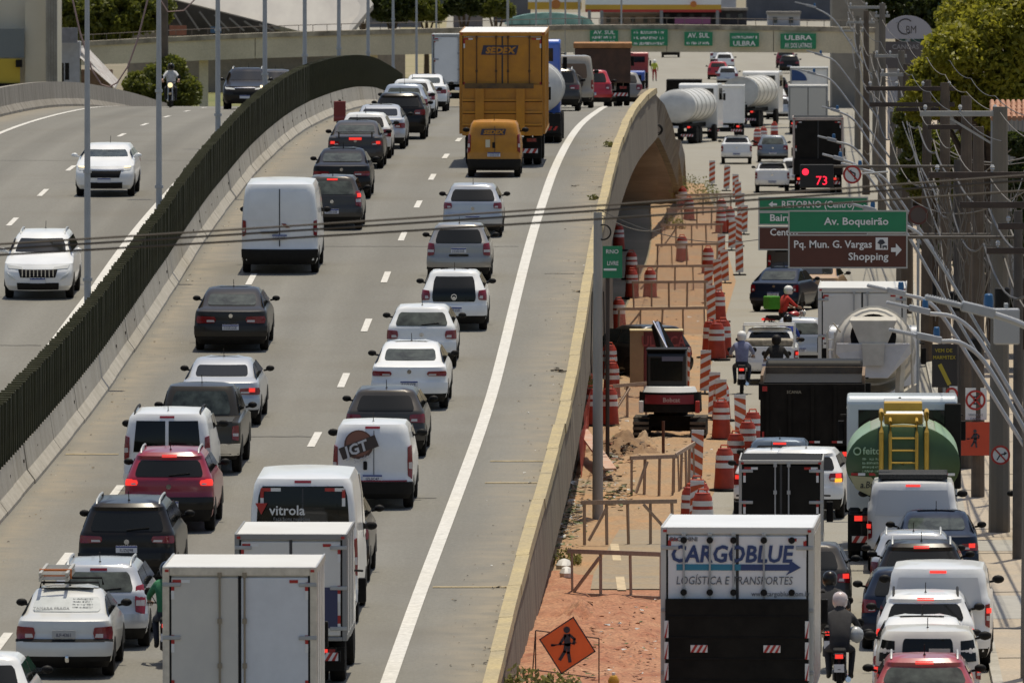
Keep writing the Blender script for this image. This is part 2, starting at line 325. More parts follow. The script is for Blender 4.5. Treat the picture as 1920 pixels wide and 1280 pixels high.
# upper road
wob = lambda d: .16*math.sin(d*.37) + .10*math.sin(d*.91+1) + .06*math.sin(d*2.3)
def road_sheet():
    ds = frange(140, 640, 2.5); os_ = frange(-21.2, 1.72, .36); m = MB(); dust = []; lane = []
    for d in ds:
        for o in os_:
            m.v.append((off(d, o), d, zu(d))); w = wob(d)
            e = max(0, 1 - (1.72 - o) / (1.25 + w)) if o > -3 else 0
            e = max(e, (max(0, 1 - (o + 8.95) / (1.15 + w)) if -8.95 <= o < -6 else 0), (max(0, 1 - (-9.7 - o) / (1.0 + w)) if -12 < o <= -9.6 else 0), max(0, 1 - (o + 21.2) / (2.0 + w)) if o < -18 else 0)
            dust.append(min(1, e * 1.5)); l = 0.
            for c in (-1.8, -5.4, -13., -16.9):
                x = o - c; l += .9 * math.exp(-((abs(x) - .78) / .28) ** 2) - .75 * math.exp(-(x / .42) ** 2)
            lane.append(.5 + .5 * max(-1, min(1, l + .35 * math.sin(d * .05 + o))))
    n = len(os_); m.f = [(i*n+j, i*n+j+1, (i+1)*n+j+1, (i+1)*n+j) for i in range(len(ds)-1) for j in range(n-1)]; m.m = [0]*len(m.f)
    o = m.build('upper_road', ASPH, None, True, ang=180)
    for nm, a in (('dust', dust), ('lane', lane)):
        at_ = o.data.attributes.new(nm, 'FLOAT', 'POINT'); at_.data.foreach_set('value', a)
    nt = ASPH.node_tree; N = nt.nodes; Lk = nt.links; b = N['Principled BSDF']; src = b.inputs['Base Color'].links[0].from_socket
    def attr(nm): a = N.new('ShaderNodeAttribute'); a.attribute_name = nm; return a.outputs['Fac']
    tc = N.new('ShaderNodeTexCoord'); nz = N.new('ShaderNodeTexNoise'); nz.inputs['Scale'].default_value = 1.3; nz.inputs['Detail'].default_value = 6; Lk.new(tc.outputs['Object'], nz.inputs['Vector'])
    lr = N.new('ShaderNodeMapRange'); lr.inputs[3].default_value = .87; lr.inputs[4].default_value = 1.10; Lk.new(attr('lane'), lr.inputs[0])
    mu = N.new('ShaderNodeMix'); mu.data_type = 'RGBA'; mu.blend_type = 'MULTIPLY'; mu.inputs[0].default_value = 1; Lk.new(src, mu.inputs[6]); Lk.new(lr.outputs[0], mu.inputs[7])
    ml = N.new('ShaderNodeMath'); ml.operation = 'MULTIPLY'; r2 = N.new('ShaderNodeMapRange'); r2.inputs[1].default_value = .3; r2.inputs[2].default_value = .65; r2.inputs[3].default_value = .25; r2.inputs[4].default_value = 1.; Lk.new(nz.outputs['Fac'], r2.inputs[0])
    Lk.new(attr('dust'), ml.inputs[0]); Lk.new(r2.outputs[0], ml.inputs[1])
    md = N.new('ShaderNodeMix'); md.data_type = 'RGBA'; Lk.new(ml.outputs[0], md.inputs[0]); Lk.new(mu.outputs[2], md.inputs[6]); md.inputs[7].default_value = (.255, .222, .168, 1); Lk.new(md.outputs[2], b.inputs['Base Color'])
    return o
road = struct(road_sheet())
wob = lambda d: .16*math.sin(d*.37) + .10*math.sin(d*.91+1) + .06*math.sin(d*2.3)
def mark(o, d0, d1, w, name='lane_marking', mt=PAINTW, dz=.012):
    return strip(name, lambda d: off(d, o) - w/2, lambda d: off(d, o) + w/2, d0, d1, lambda d: zu(d) + dz, mt, road, 2.)
mark(0, 140, 640, .26, 'edge_line'); mark(-11.15, 140, 640, .22, 'edge_line'); mark(-19.0, 340, 640, .2, 'edge_line')
for i in range(-5, 16): mark(-3.6, 234 + 16.1 * i, 237.9 + 16.1 * i, .17)
for c in (173.5, 189.75, 206.3, 222.2, 239, 255, 271, 283.5, 303, 319): mark(-7.15, c - 2, c + 2, .17)
for i in range(-4, 18): mark(-14.85, 305.2 + 15.8 * i, 309.2 + 15.8 * i, .16)
for d, a, b in ((230.2, .45, 1.65), (224.7, .5, 1.6), (200.8, .2, 1.7), (232, -8.85, -7.7)):
    strip('joint_strip', lambda x: off(x, a), lambda x: off(x, b), d, d + .22, lambda x: zu(x) + .013, TAN, road, .3)
CRK = mat('crack_seal', (.10, .095, .085), rough=.9, var=.3)
for d, a, b in ((221.0, -3.4, -.4), (236.7, -7, -3.7), (296, -7, -.3), (262, -15, -11.4), (345, -18, -11.5), (285.5, .6, 1.4)):
    m = MB(); xs = frange(a, b, .3)
    for u, w in zip(xs[:-1], xs[1:]):
        e0 = .05 * math.sin(u * 9) + d; e1 = .05 * math.sin(w * 9) + d
        m.q([(off(d, u), e0, zu(e0) + .011), (off(d, w), e1, zu(e1) + .011), (off(d, w), e1 + .10, zu(e1 + .1) + .011), (off(d, u), e0 + .10, zu(e0 + .1) + .011)])
    m.build('road_crack', CRK, road)
# litter and grit blown against the kerb and the median
m = MB()
def chunk(m, c, r, k=0):
    v = [Vector(c) + Vector((random.uniform(-1, 1), random.uniform(-1, 1) * 1.5, random.uniform(0, .55))) * r for _ in range(6)]
    m.add(v, [(0,1,2),(0,2,3),(0,3,4),(0,4,5),(1,2,4),(2,3,5),(1,4,5)], k)
for i in range(900):
    d = 165 + 260 * random.random() ** 1.4; t = random.random() ** 2.2
    o = 1.70 - t * 1.1 if random.random() < .62 else -8.85 + t * 1.0
    chunk(m, (off(d, o), d, zu(d) + .012), random.choice((.012, .018, .025, .035)) * random.uniform(.6, 1.5), random.choice((0, 0, 1, 1, 2, 3)))
for (px, py, r) in ((1085, 548, .14), (1045, 697, .16), (1078, 350, .12), (1040, 692, .10), (1098, 515, .08), (1135, 275, .10), (1128, 352, .09), (1060, 697, .1), (1090, 640, .06), (1088, 760, .05), (930, 1105, .09), (950, 1104, .06), (912, 1218, .06)):
    for _ in range(6):
        p = UP(px, py); chunk(m, (p.x + random.uniform(-r, r), p.y + random.uniform(-.3, .3), p.z + .012), r * .5, random.choice((0, 0, 0, 1)))
struct(m.build('kerb_litter', [mat('litter_dark', (.035, .028, .02), rough=.9), mat('litter_leaf', (.20, .14, .07), rough=.9), mat('litter_white', (.6, .6, .57), rough=.6), mat('litter_tan', (.38, .28, .16), rough=.9)]), 'stuff')
# ------------------------------------------------------------------ median barrier with antiglare slats
bar = empty('median_barrier', 'long pale concrete barrier dividing the two upper carriageways', 'barrier', (off(300, -9.35), 300, zu(300)))
bi = bar.matrix_basis.inverted() if False else Matrix.Translation(-bar.location)
PROF = [(-.36, 0), (-.36, .08), (-.20, .30), (-.12, .84), (.12, .84), (.20, .30), (.36, .08), (.36, 0)]
JOINT = mat('barrier_concrete', (.43, .40, .345), rough=.9, col2=(.30, .275, .225), vs=1.6, str3=(1, 1, .15), bump=.25, fine=.12)
def seg(m, d0, d1, o, prof, yaw=True):
    st = frange(d0, d1, 1.3); rows = []
    for d in st: rows.append([bi @ Vector((off(d, o) + x, d, zu(d) + z)) for x, z in prof])
    n = len(prof); v = [p for r in rows for p in r]; f = []
    for i in range(len(st) - 1):
        for j in range(n - 1): f.append((i*n+j, i*n+j+1, (i+1)*n+j+1, (i+1)*n+j))
    f += [tuple(range(n)), tuple((len(st)-1)*n + j for j in range(n))[::-1]]
    m.add(v, f)
d = 150.
while d < 560:
    m = MB(); e = random.uniform(-.012, .012); L = 3.9
    seg(m, d, d + L, -9.35, [(x + e, z) for x, z in PROF]); m.build('barrier_segment', JOINT, bar)
    d += 3.93
DRK = mat('stain_hole', (.05, .04, .03), rough=.9)
m = MB()
for i in range(70):
    d = 200 + 3.93 * i + .6
    if d > 430: break
    if random.random() < .7:
        x = off(d, -9.35) + .165; p = bi @ Vector((x, d, zu(d) + .52)); m.box(p.x - .01, p.x + .012, p.y - .09, p.y + .09, p.z - .035, p.z + .035)
struct(m.build('drain_hole', DRK, bar), 'stuff')
fen = empty('antiglare_fence', 'dark green antiglare slat fence standing on the median barrier', 'fence', (off(300, -9.35), 300, zu(300) + .85))
GSL = mat('slat_green', (.034, .033, .011), rough=.85, var=.25, vs=3); GCAP = mat('slat_cap', (.085, .08, .035), rough=.8, var=.2); GSL2 = mat('slat_rail', (.05, .055, .02), rough=.7)
sm = MB(); sm.box(-.15, .15, -.03, .03, 0, 1.28); sm.k = 1; sm.box(-.15, .15, -.05, .05, 1.275, 1.305); sme = bpy.data.meshes.new('slat'); sme.from_pydata(sm.v, [], sm.f); sme.materials.append(GSL); sme.materials.append(GCAP); sme.polygons.foreach_set('material_index', sm.m)
d = 200.; k = 0; rest = MB()
while d < 556:
    P_ = Vector((off(d, -9.35) - fen.location.x, d - 300, zu(d) - zu(300))); R_ = (random.uniform(-.012, .012), random.uniform(-.02, .02), -.08 + random.uniform(-.06, .06))
    if k < 300:
        o = link('slat', sme, fen); o.location = P_; o.rotation_euler = R_
    else: M = Matrix.Translation(P_); rest.add([M @ Vector(p) for p in sm.v], sm.f, 0)
    k += 1; d += .62
struct(rest.build('slat_row', GSL, fen), 'stuff')
m = MB()
for z in (.03, .62):
    for a, b in zip(frange(199, 556, 3)[:-1], frange(199, 556, 3)[1:]):
        A = bi @ Vector((off(a, -9.35), a, zu(a) - .0)); B = bi @ Vector((off(b, -9.35), b, zu(b))); A.z = zu(a) - zu(300) + z; B.z = zu(b) - zu(300) + z
        m.bar(A, B, .05, .05)
m.build('rail', GSL2, fen)
# left parapet
lp = empty('left_parapet', 'stained concrete parapet along the far left edge of the upper road', 'barrier', (off(420, -21), 420, zu(420))); bi2 = Matrix.Translation(-lp.location)
_b = bi; bi = bi2; d = 325.
while d < 640:
    m = MB(); h = 1.05; seg(m, d, d + 2.9, -21.0, [(-.2, 0), (-.12, h), (.12, h), (.18, .35), (.34, .1), (.34, 0)]); m.build('parapet_panel', CONC, lp); d += 2.95
bi = _b
# ------------------------------------------------------------------ retaining wall and viaduct on the right
COPE = mat('yellowed_coping', (.43, .345, .18), rough=.9, col2=(.33, .275, .17), vs=.8, bump=.3, fine=.2)
WALL = mat('stained_wall', (.235, .20, .15), rough=.95, col2=(.085, .068, .047), vs=2.2, str3=(1, .9, .07), bump=.35, fine=.15)
via = empty('retaining_wall', 'stained concrete retaining wall and viaduct edge carrying the upper road', 'wall', (off(300, 1.9), 300, 0)); bi3 = Matrix.Translation(-via.location)
def ph(d): return .34 + max(0, min(1, (d - 300) / 110)) * .42       # height of the low parapet
def sweep(name, d0, d1, fn, mt, st=2., parent=via):
    m = MB(); ds = frange(d0, d1, st); rows = [[bi3 @ Vector(p) for p in fn(d)] for d in ds]; n = len(rows[0]); f = []
    for i in range(len(ds) - 1):
        for j in range(n): f.append((i*n+j, i*n+(j+1)%n, (i+1)*n+(j+1)%n, (i+1)*n+j))
    f += [tuple(range(n)), tuple((len(ds)-1)*n + j for j in range(n))[::-1]]
    m.add([p for r in rows for p in r], f); return m.build(name, mt, parent, smooth=True, ang=30)
FD = 1.25
d = 140.
while d < 452:          # coping in cast lengths with uneven joints
    e = random.uniform(-.015, .015); L = min(6.4, 452 - d)
    sweep('coping', d, d + L - .05, lambda d: [(off(d, 1.68) + e, d, zu(d) - .1), (off(d, 1.70) + e, d, zu(d) + ph(d)), (off(d, 1.95) + e, d, zu(d) + ph(d) + .015), (off(d, 1.965) + e, d, zu(d) + ph(d) - .2), (off(d, 1.75) + e, d, zu(d) + ph(d) - .22), (off(d, 1.72) + e, d, zu(d) - .1)], COPE, 1.6); d += L
sweep('fascia', 140, 452, lambda d: [(off(d, 1.62), d, zu(d) - .05), (off(d, 1.935), d, zu(d) + ph(d) - .16), (off(d, 2.0) , d, zu(d) - FD), (off(d, 1.62), d, zu(d) - FD)], WALL)
sweep('lower_wall', 140, 345, lambda d: [(off(d, 1.2), d, zu(d) - FD + .1), (off(d, 1.66), d, zu(d) - FD + .1), (off(d, 1.72), d, -.1), (off(d, 1.2), d, -.1)], WALL)
sweep('deck_slab', 300, 640, lambda d: [(off(d, -21.2), d, zu(d) - .03), (off(d, 1.63), d, zu(d) - .03), (off(d, 1.63), d, zu(d) - 1.0), (off(d, -21.2), d, zu(d) - 1.0)], mat('soffit', (.33, .22, .12), rough=.9, col2=(.22, .15, .09), vs=.4, str3=(1, .15, 1)), 6)
sweep('left_wall', 140, 640, lambda d: [(off(d, -21.5), d, zu(d) - .05), (off(d, -21.1), d, zu(d) - .05), (off(d, -21.1), d, -.1), (off(d, -21.6), d, -.1)], WALL, 8)
sweep('far_fascia', 508, 640, lambda d: [(off(d, 1.62), d, zu(d) - .05), (off(d, 1.95), d, zu(d) + .05), (off(d, 2.0), d, -.1), (off(d, 1.62), d, -.1)], WALL, 6)
sweep('fascia', 452.1, 507.9, lambda d: [(off(d, 1.62), d, zu(d) - .05), (off(d, 1.93), d, zu(d) + .3), (off(d, 2.0), d, zu(d) - FD), (off(d, 1.62), d, zu(d) - FD)], WALL)
m = MB(); x1 = off(507, 1.9); m.box(*[0, 0, 0, 0, 0, 0]) if False else None
p0 = bi3 @ Vector((off(345, -21), 344, 0)); p1 = bi3 @ Vector((off(345, 1.6), 345, 4.9)); m.box(p0.x, p1.x, p0.y, p1.y, -.1, 4.7)
p0 = bi3 @ Vector((off(505, -21), 505, 0)); p1 = bi3 @ Vector((6.9, 506.5, 0)); m.box(p0.x, p1.x, p0.y, p1.y, -.1, zu(505) - .15); p2 = bi3 @ Vector((7.8, 506.2, 0)); m.box(p1.x, p1.x + .5, p0.y + .2, p2.y, -.1, 3.15); m.box(p1.x + .5, p2.x, p0.y + .3, p2.y - .1, -.1, 2.2)
m.build('abutment', mat('abutment', (.46, .29, .15), rough=.9, col2=(.30, .18, .09), vs=1.2, str3=(.3, 1, 2.5)), via)
for dd in (392,):          # pier walls seen in the dark under the deck
    m = MB(); p = bi3 @ Vector((off(dd, -7), dd, 0)); m.box(p.x - 6, p.x - 3.5, p.y - .5, p.y + .5, -.1, zu(dd) - .9); m.build('pier', CONC, via)
# wing wall closing the viaduct beside the opening
m = MB()
outer = [(1206, 178, 446), (1215, 166, 448), (1228, 176, 450), (1246, 196, 454), (1262, 236, 464), (1273, 290, 482), (1281, 345, 500), (1287, 380, 512)]
inner = [(1206, 216, 446), (1212, 252, 448), (1224, 256, 450), (1236, 258, 454), (1248, 283, 466), (1262, 318, 484), (1272, 350, 501), (1277, 384, 512)]
v = [bi3 @ PT(*p) for p in outer] + [bi3 @ PT(*p) for p in inner]; n = len(outer); b = [p + Vector((-.25, 1.0, -.05)) for p in v]
f = []
for i in range(n - 1):
    f += [(i, i+1, n+i+1, n+i), (2*n+i, 3*n+i, 3*n+i+1, 2*n+i+1), (i, 2*n+i, 2*n+i+1, i+1), (n+i, n+i+1, 3*n+i+1, 3*n+i)]
f += [(0, n, 3*n, 2*n), (n-1, 3*n-1, 4*n-1, 2*n-1)]
m.add(v + b, f); m.build('wing_wall', WALL, via)
m = MB()
v = [bi3 @ PT(*p) for p in ((1277, 262, 506), (1284, 290, 508), (1290, 385, 512), (1278, 385, 512), (1270, 300, 506))]; b = [p + Vector((-.6, 3, 0)) for p in v]
m.add(v + b, [(0,1,2,3,4), (9,8,7,6,5)] + [(i, (i+1)%5, 5+(i+1)%5, 5+i) for i in range(5)]); m.build('wing_wall', CONC, via)
# ------------------------------------------------------------------ road vehicles built as ring lofts
def levels(kind, L, W, H):
    if kind == 'sedan':
        t = [(.19,.16,L-.12,.86),(.30,.03,L-.02,.96),(.48,0,L,1),(.62,.015,L-.02,1),(.68,.06,L-.06,1),(.80,.07,L-.25,.99),(.93,.075,L-.9,.975),(.99,.09,L-1.15,.955),(1.03,.16,L-1.25,.93),
             (1.07,.55,L-1.33,.90),(1.09,.62,L-1.36,.885),(H-.12,1.20,L-1.95,.745),(H-.05,1.36,L-2.1,.69),(H-.015,1.6,L-2.4,.58),(H,2.0,L-2.7,.34)]
    elif kind == 'hatch':
        t = [(.19,.14,L-.12,.86),(.30,.03,L-.02,.96),(.48,0,L,1),(.62,.015,L-.02,1),(.68,.06,L-.06,1),(.80,.07,L-.22,.99),(.93,.085,L-.8,.975),(1.0,.10,L-1.0,.955),(1.04,.13,L-1.08,.93),
             (H-.14,.42,L-1.72,.765),(H-.085,.44,L-1.85,.73),(H-.03,.50,L-2.0,.66),(H,.9,L-2.5,.40)]
    elif kind == 'suv':
        t = [(.23,.14,L-.12,.88),(.36,.03,L-.02,.97),(.55,0,L,1),(.70,.015,L-.02,1),(.77,.06,L-.06,1),(.92,.07,L-.2,.99),(1.03,.08,L-.8,.975),(1.09,.10,L-1.0,.955),(1.13,.13,L-1.1,.935),
             (H-.17,.38,L-1.75,.79),(H-.10,.36,L-1.9,.75),(H-.03,.44,L-2.05,.68),(H,.9,L-2.6,.44)]
    elif kind == 'minivan':
        t = [(.22,.10,L-.12,.90),(.34,.02,L-.02,.97),(.55,0,L,1),(.64,.02,L-.02,1),(.70,.05,L-.06,1),(.92,.055,L-.2,1),(1.1,.06,L-.7,.99),(1.3,.07,L-.95,.96),(H-.24,.12,L-1.45,.90),(H-.12,.15,L-1.7,.87),(H-.04,.20,L-1.9,.80),(H,.5,L-2.4,.55)]
    elif kind == 'van':
        t = [(.26,.10,L-.12,.92),(.38,.02,L-.02,.98),(.60,0,L,1),(.72,.02,L-.02,1),(.78,.05,L-.04,1),(1.1,.05,L-.3,1),(1.3,.055,L-.75,1),(H-.55,.07,L-1.35,.955),(H-.15,.12,L-1.7,.90),(H-.05,.17,L-1.85,.85),(H,.45,L-2.3,.66)]
    elif kind == 'pickup':
        t = [(.32,.16,L-.12,.88),(.45,.03,L-.02,.97),(.62,0,L,1),(.78,.02,L-.02,1),(.86,.04,L-.05,1),(1.0,.045,L-.2,1),(1.10,.05,L-1.0,.985),(1.125,.06,L-1.25,.96),(1.14,1.62,L-1.3,.93),(H-.14,1.86,L-2.0,.78),(H-.05,1.94,L-2.15,.73),(H,2.25,L-2.5,.5)]
    return [(z, a, b, w * W / 2) for z, a, b, w in t]
class Body:
    def __init__(s, kind, L, W, H, rr=.20):
        s.kind, s.L, s.W, s.H = kind, L, W, H; s.lv = levels(kind, L, W, H); s.rr = rr
    def at(s, z):
        lv = s.lv
        if z <= lv[0][0]: return lv[0][1:]
        for a, b in zip(lv[:-1], lv[1:]):
            if z <= b[0]:
                t = (z - a[0]) / (b[0] - a[0]); return tuple(a[i] + (b[i] - a[i]) * t for i in (1, 2, 3))
        return lv[-1][1:]
    def half(s, z):
        yr, yf, hw = s.at(z); rr = min(s.rr, hw * .5); rf = min(.32, hw * .5, (yf - yr) * .3); bo = .055; bf = .13; P = []
        for u in (0, .3, .6, .85, 1): P.append((u * (hw - rr), yr + bo * u * u))
        for a in (25, 50, 72, 90):
            a = math.radians(a); P.append((hw - rr + rr * math.sin(a), yr + bo + rr * (1 - math.cos(a))))
        y1, y2 = yr + bo + rr, yf - bf - rf
        for t in (.15, .35, .5, .7, .88): P.append((hw, y1 + (y2 - y1) * t))
        for a in (90, 68, 45, 22):
            a = math.radians(a); P.append((hw - rf + rf * math.sin(a), yf - bf - rf * (1 - math.cos(a))))
        for u in (1, .8, .55, .3, 0): P.append((u * (hw - rf), yf - bf * u * u))
        return P
    def shell(s):
        zs = []
        for a, b in zip(s.lv[:-1], s.lv[1:]):
            zs.append(a[0])
            if b[0] - a[0] > .14: zs += [a[0] + (b[0] - a[0]) * .5]
        zs.append(s.lv[-1][0]); v = []; n = None
        for z in zs:
            h = s.half(z); ring = h + [(-x, y) for x, y in h[-2:0:-1]]; n = len(ring); v += [(x, y, z) for x, y in ring]
        f = [(i*n+j, i*n+(j+1)%n, (i+1)*n+(j+1)%n, (i+1)*n+j) for i in range(len(zs)-1) for j in range(n)]
        f += [tuple(range(n))[::-1], tuple((len(zs)-1)*n + j for j in range(n))]
        return MB().add(v, f)
    def rear(s, p, z):
        h = s.half(z); q = abs(p)
        for a, b in zip(h[:-1], h[1:]):
            l = math.hypot(b[0]-a[0], b[1]-a[1])
            if q <= l + 1e-9 or b is h[-1]:
                t = min(1, q / l) if l else 0; return Vector((math.copysign(1, p) * (a[0] + (b[0]-a[0]) * t), a[1] + (b[1]-a[1]) * t, z))
            q -= l
    def front(s, p, z):
        h = s.half(z)[::-1]; q = abs(p)
        for a, b in zip(h[:-1], h[1:]):
            l = math.hypot(b[0]-a[0], b[1]-a[1])
            if q <= l + 1e-9: t = q / l if l else 0; return Vector((math.copysign(1, p) * (a[0] + (b[0]-a[0]) * t), a[1] + (b[1]-a[1]) * t, z))
            q -= l
    def sidep(s, y, z, sg): return Vector((sg * s.at(z)[2], y, z))
    def patch(s, fn, quad, o=.008, nu=6, nv=4, m=None, k=None, rnd=0.):
        """sheet with a turned-in rim following the body; quad = corners (a,z) in order"""
        m = m or MB(); C = [Vector(q) for q in quad]; G = []; cen = Vector((0, s.L / 2, s.H * .45))
        for j in range(nv + 1):
            for i in range(nu + 1):
                u, w = i / nu, j / nv; w = ((0, .05) + tuple(.05 + .9*q/(nv-2) for q in range(1, nv-2)) + (.95, 1))[j] if rnd else w; u = .5 + (u - .5) * (1 - rnd * abs(2*w - 1) ** 6); c = (C[0]*(1-u) + C[1]*u)*(1-w) + (C[3]*(1-u) + C[2]*u)*w; e = .012
                P = fn(c.x, c.y); A = fn(c.x + e, c.y) - fn(c.x - e, c.y); B = fn(c.x, c.y + e) - fn(c.x, c.y - e)
                n = A.cross(B); n = n.normalized() if n.length > 1e-9 else (P - cen).normalized()
                if n.dot(P - cen) < 0: n = -n
                G.append((P + n * o, P - n * .012))
        W = nu + 1; v = [g_[0] for g_ in G]; f = [(j*W+i, j*W+i+1, (j+1)*W+i+1, (j+1)*W+i) for j in range(nv) for i in range(nu)]
        edge = [i for i in range(W)] + [j*W+nu for j in range(1, nv+1)] + [nv*W+i for i in range(nu-1, -1, -1)] + [j*W for j in range(nv-1, 0, -1)]
        b0 = len(v); v += [G[i][1] for i in edge]
        for i in range(len(edge)): f.append((edge[i], edge[(i+1) % len(edge)], b0 + (i+1) % len(edge), b0 + i))
        return m.add(v, f, k)
def rq(p0, p1, z0, z1, p0t=None, p1t=None): return [(p0, z0), (p1, z0), (p1t if p1t is not None else p1, z1), (p0t if p0t is not None else p0, z1)]
WHL = {}
def wheel(parent, x, y, r, w=.2, dual=False):
    key = (r, w)
    if key not in WHL:
        t = MB(); M = Matrix.Rotation(PI/2, 4, 'Y')
        t.lathe([(r*.62, -w/2), (r*.93, -w/2), (r, -w*.32), (r, w*.32), (r*.93, w/2), (r*.62, w/2)], 22, M)
        a = MB(); a.lathe([(r*.16, -w*.48), (r*.60, -w*.40), (r*.63, -w*.47), (r*.63, w*.47), (r*.60, w*.40), (r*.16, w*.48)], 16, M)
        WHL[key] = (t, a)
    t, a = WHL[key]
    o = t.build('wheel', RUB, parent, True); o.location = (x, y, r)
    q = a.build('rim', RIM, o, True); return o
def plate(parent, b, z, style='new', txt=None, p=0.):
    P = b.rear(p, z) if b else None; y = P.y - .05; m = MB(); m.box(P.x-.2, P.x+.2, y-.012, y+.012, z-.065, z+.065); o = m.build('plate', PLW if style == 'new' else mat('plate_grey', (.40, .40, .39), rough=.5), parent)
    if style == 'new':
        m = MB(); m.box(P.x-.198, P.x+.198, y-.0155, y-.008, z+.032, z+.063); m.build('plate_band', PLB, o)
    if txt: text(txt, .082, PLT, o, (P.x, y-.014, z-.046), ext=.002, bold=.01, name='plate_lettering', sx=.92)
    else:
        m = MB(); x = P.x - .165
        for i in range(7):
            w = .026 + .008 * ((i * 7) % 3)
            m.box(x, x+w, y-.0155, y-.01, z-.045, z-.032); m.box(x, x+.009, y-.0155, y-.01, z-.045, z+.018); m.box(x+w*.6, x+w, y-.0155, y-.01, z-.008, z+.018); x += .048
        m.build('plate_lettering', PLT, o)
DEF = {'sedan': dict(rw=(.60,1.10,.56,None), tl=(.40,.90,.70,.86), pz=.62, zb=.66), 'hatch': dict(rw=(.64,1.02,.54,None), tl=(.58,.90,.70,.96), pz=.55, zb=.66),
       'suv': dict(rw=(.70,1.12,.60,None), tl=(.50,.92,.84,1.03), pz=.66, zb=.74), 'minivan': dict(rw=(.60,1.15,.52,1.55), tl=(.72,.84,.62,1.05), pz=.58, zb=.60),
       'van': dict(rw=(.70,1.35,.62,1.95), tl=(.86,.98,.75,1.15), pz=.80, zb=.70), 'pickup': dict(rw=(.66,1.17,.56,None), tl=(.74,.90,.70,1.02), pz=.55, zb=.70)}
def car(name, label, pos, kind, L, W, H, col, hd=0., rx=0., face=1, cat='car', tl=None, tlm=TLR, lit=False, third=False, rw=None, rwm=GLASS, windows=True, plt='new', ptxt=None, pz=None,
        bump=None, rails=False, ant=True, mirror=PLAS, lower=True, split=False, rear_glass=True, emblem=True, handle=False, wiper=False, group=None, wheels=.315, sidewin=True, detail=True, rr=.20, roofcol=None):
    D = DEF[kind]; b = Body(kind, L, W, H, rr); rz = -math.atan(hd) + (0 if face > 0 else PI)
    loc = Vector(pos)
    if face < 0:
        Rm = Matrix.Rotation(rz, 3, 'Z') @ Matrix.Rotation(-rx, 3, 'X'); loc = loc - Rm @ Vector((0, L, 0)); rx = -rx
    r = empty(name, label, cat, loc, rz, rx, group); r.rotation_euler = (rx, 0, rz)
    bo = b.shell().build('body', col, r, True, ang=32)
    # rear bumper skin and dark lower valance
    bm_ = bump or col; zb = D['zb']; hp = W/2 + .02
    b.patch(b.rear, rq(-hp, hp, zb-.26, zb-.03), .035, 12, 3).build('bumper', bm_, r, True)
    if lower: b.patch(b.rear, rq(-hp*.92, hp*.92, b.lv[0][0]+.02, zb-.24, -hp*.97, hp*.97), .03, 10, 2).build('valance', PLAS, r, True)
    # rear window
    if rear_glass:
        w0, zz0, w1, zz1 = rw or D['rw']; zz1 = zz1 or (b.H - (.15 if kind != 'suv' else .19))
        if split:
            for sg in (-1, 1): b.patch(b.rear, [(sg*.035, zz0), (sg*w0, zz0), (sg*w1, zz1), (sg*.035, zz1)], .008, 5, 4).build('rear_window', rwm, r, True)
        else: b.patch(b.rear, rq(-w0, w0, zz0, zz1, -w1, w1), .012, 12, 9, rnd=.09).build('rear_window', rwm, r, True)
    # tail lamps
    p0, p1, t0, t1 = tl or D['tl']
    for sg in (-1, 1):
        if len(tl or ()) == 0 or True:
            lo = b.patch(b.rear, [(sg*p0, t0 + (t1-t0)*.12), (sg*p1, t0), (sg*p1, t1), (sg*p0, t1 - (t1-t0)*.06)], .022, 6, 4, rnd=.22).build('tail_light', TLON if lit == 2 else tlm, r, True)
            if detail:
                tall = (t1 - t0) > (p1 - p0) * 1.2
                qd = [(sg*(p0+.02), t0+(t1-t0)*.32), (sg*(p1-.02), t0+(t1-t0)*.30), (sg*(p1-.02), t0+(t1-t0)*.5), (sg*(p0+.02), t0+(t1-t0)*.5)] if tall else [(sg*(p0+.03), t0+(t1-t0)*.22), (sg*(p0+(p1-p0)*.45), t0+(t1-t0)*.2), (sg*(p0+(p1-p0)*.45), t0+(t1-t0)*.48), (sg*(p0+.05), t0+(t1-t0)*.48)]
                b.patch(b.rear, qd, .027, 3, 2).build('reverse_lamp', TLW, lo, True)
                if lit:
                    pm, zm = (p0+p1)/2 + .03, t0 + (t1-t0)*.72; h = .05
                    b.patch(b.rear, [(sg*(pm-h*1.3), zm-h), (sg*(pm+h*1.3), zm-h), (sg*(pm+h*1.3), zm+h*.8), (sg*(pm-h*1.3), zm+h*.8)], .028, 3, 2).build('brake_lamp', TLON, lo, True)
    if third:
        zt = b.H - (.10 if kind in ('hatch', 'suv', 'minivan', 'van') else .17); b.patch(b.rear, rq(-.15, .15, zt-.022, zt+.018), .012, 4, 1).build('brake_strip', TLON if third == 2 else TLR, r, True)
    if plt: plate(r, b, pz or D['pz'], plt, ptxt)
    if emblem and detail:
        ze = (D['pz'] + .27) if kind != 'pickup' else .9; P = b.rear(0, ze); m = MB(); disc(m, (0, ze), .05, P.y - .002, 12, .014); m.build('emblem', CHROME, r)
    if handle:
        ze = D['pz'] + .16; P = b.rear(0, ze); m = MB(); m.box(-.26, .26, P.y-.03, P.y+.01, ze-.02, ze+.025); m.build('trim_bar', PLAS if handle == 1 else CHROME, r, bevel=.008)
    if wiper:
        z_ = (rw or D['rw'])[1]; A = b.rear(0, z_ + .03); B = b.rear(.42, z_ + .07); m = MB(); m.bar(A - Vector((0, .03, 0)), B - Vector((0, .03, 0)), .025, .02); m.build('wiper', PLAS, r)
    # front glass, lamps and grille
    zb0, zb1 = (1.02, b.H - .14) if kind in ('sedan', 'hatch') else ((1.14, b.H-.16) if kind == 'suv' else ((1.32, b.H-.2) if kind in ('minivan', 'van') else (1.16, b.H-.16)))
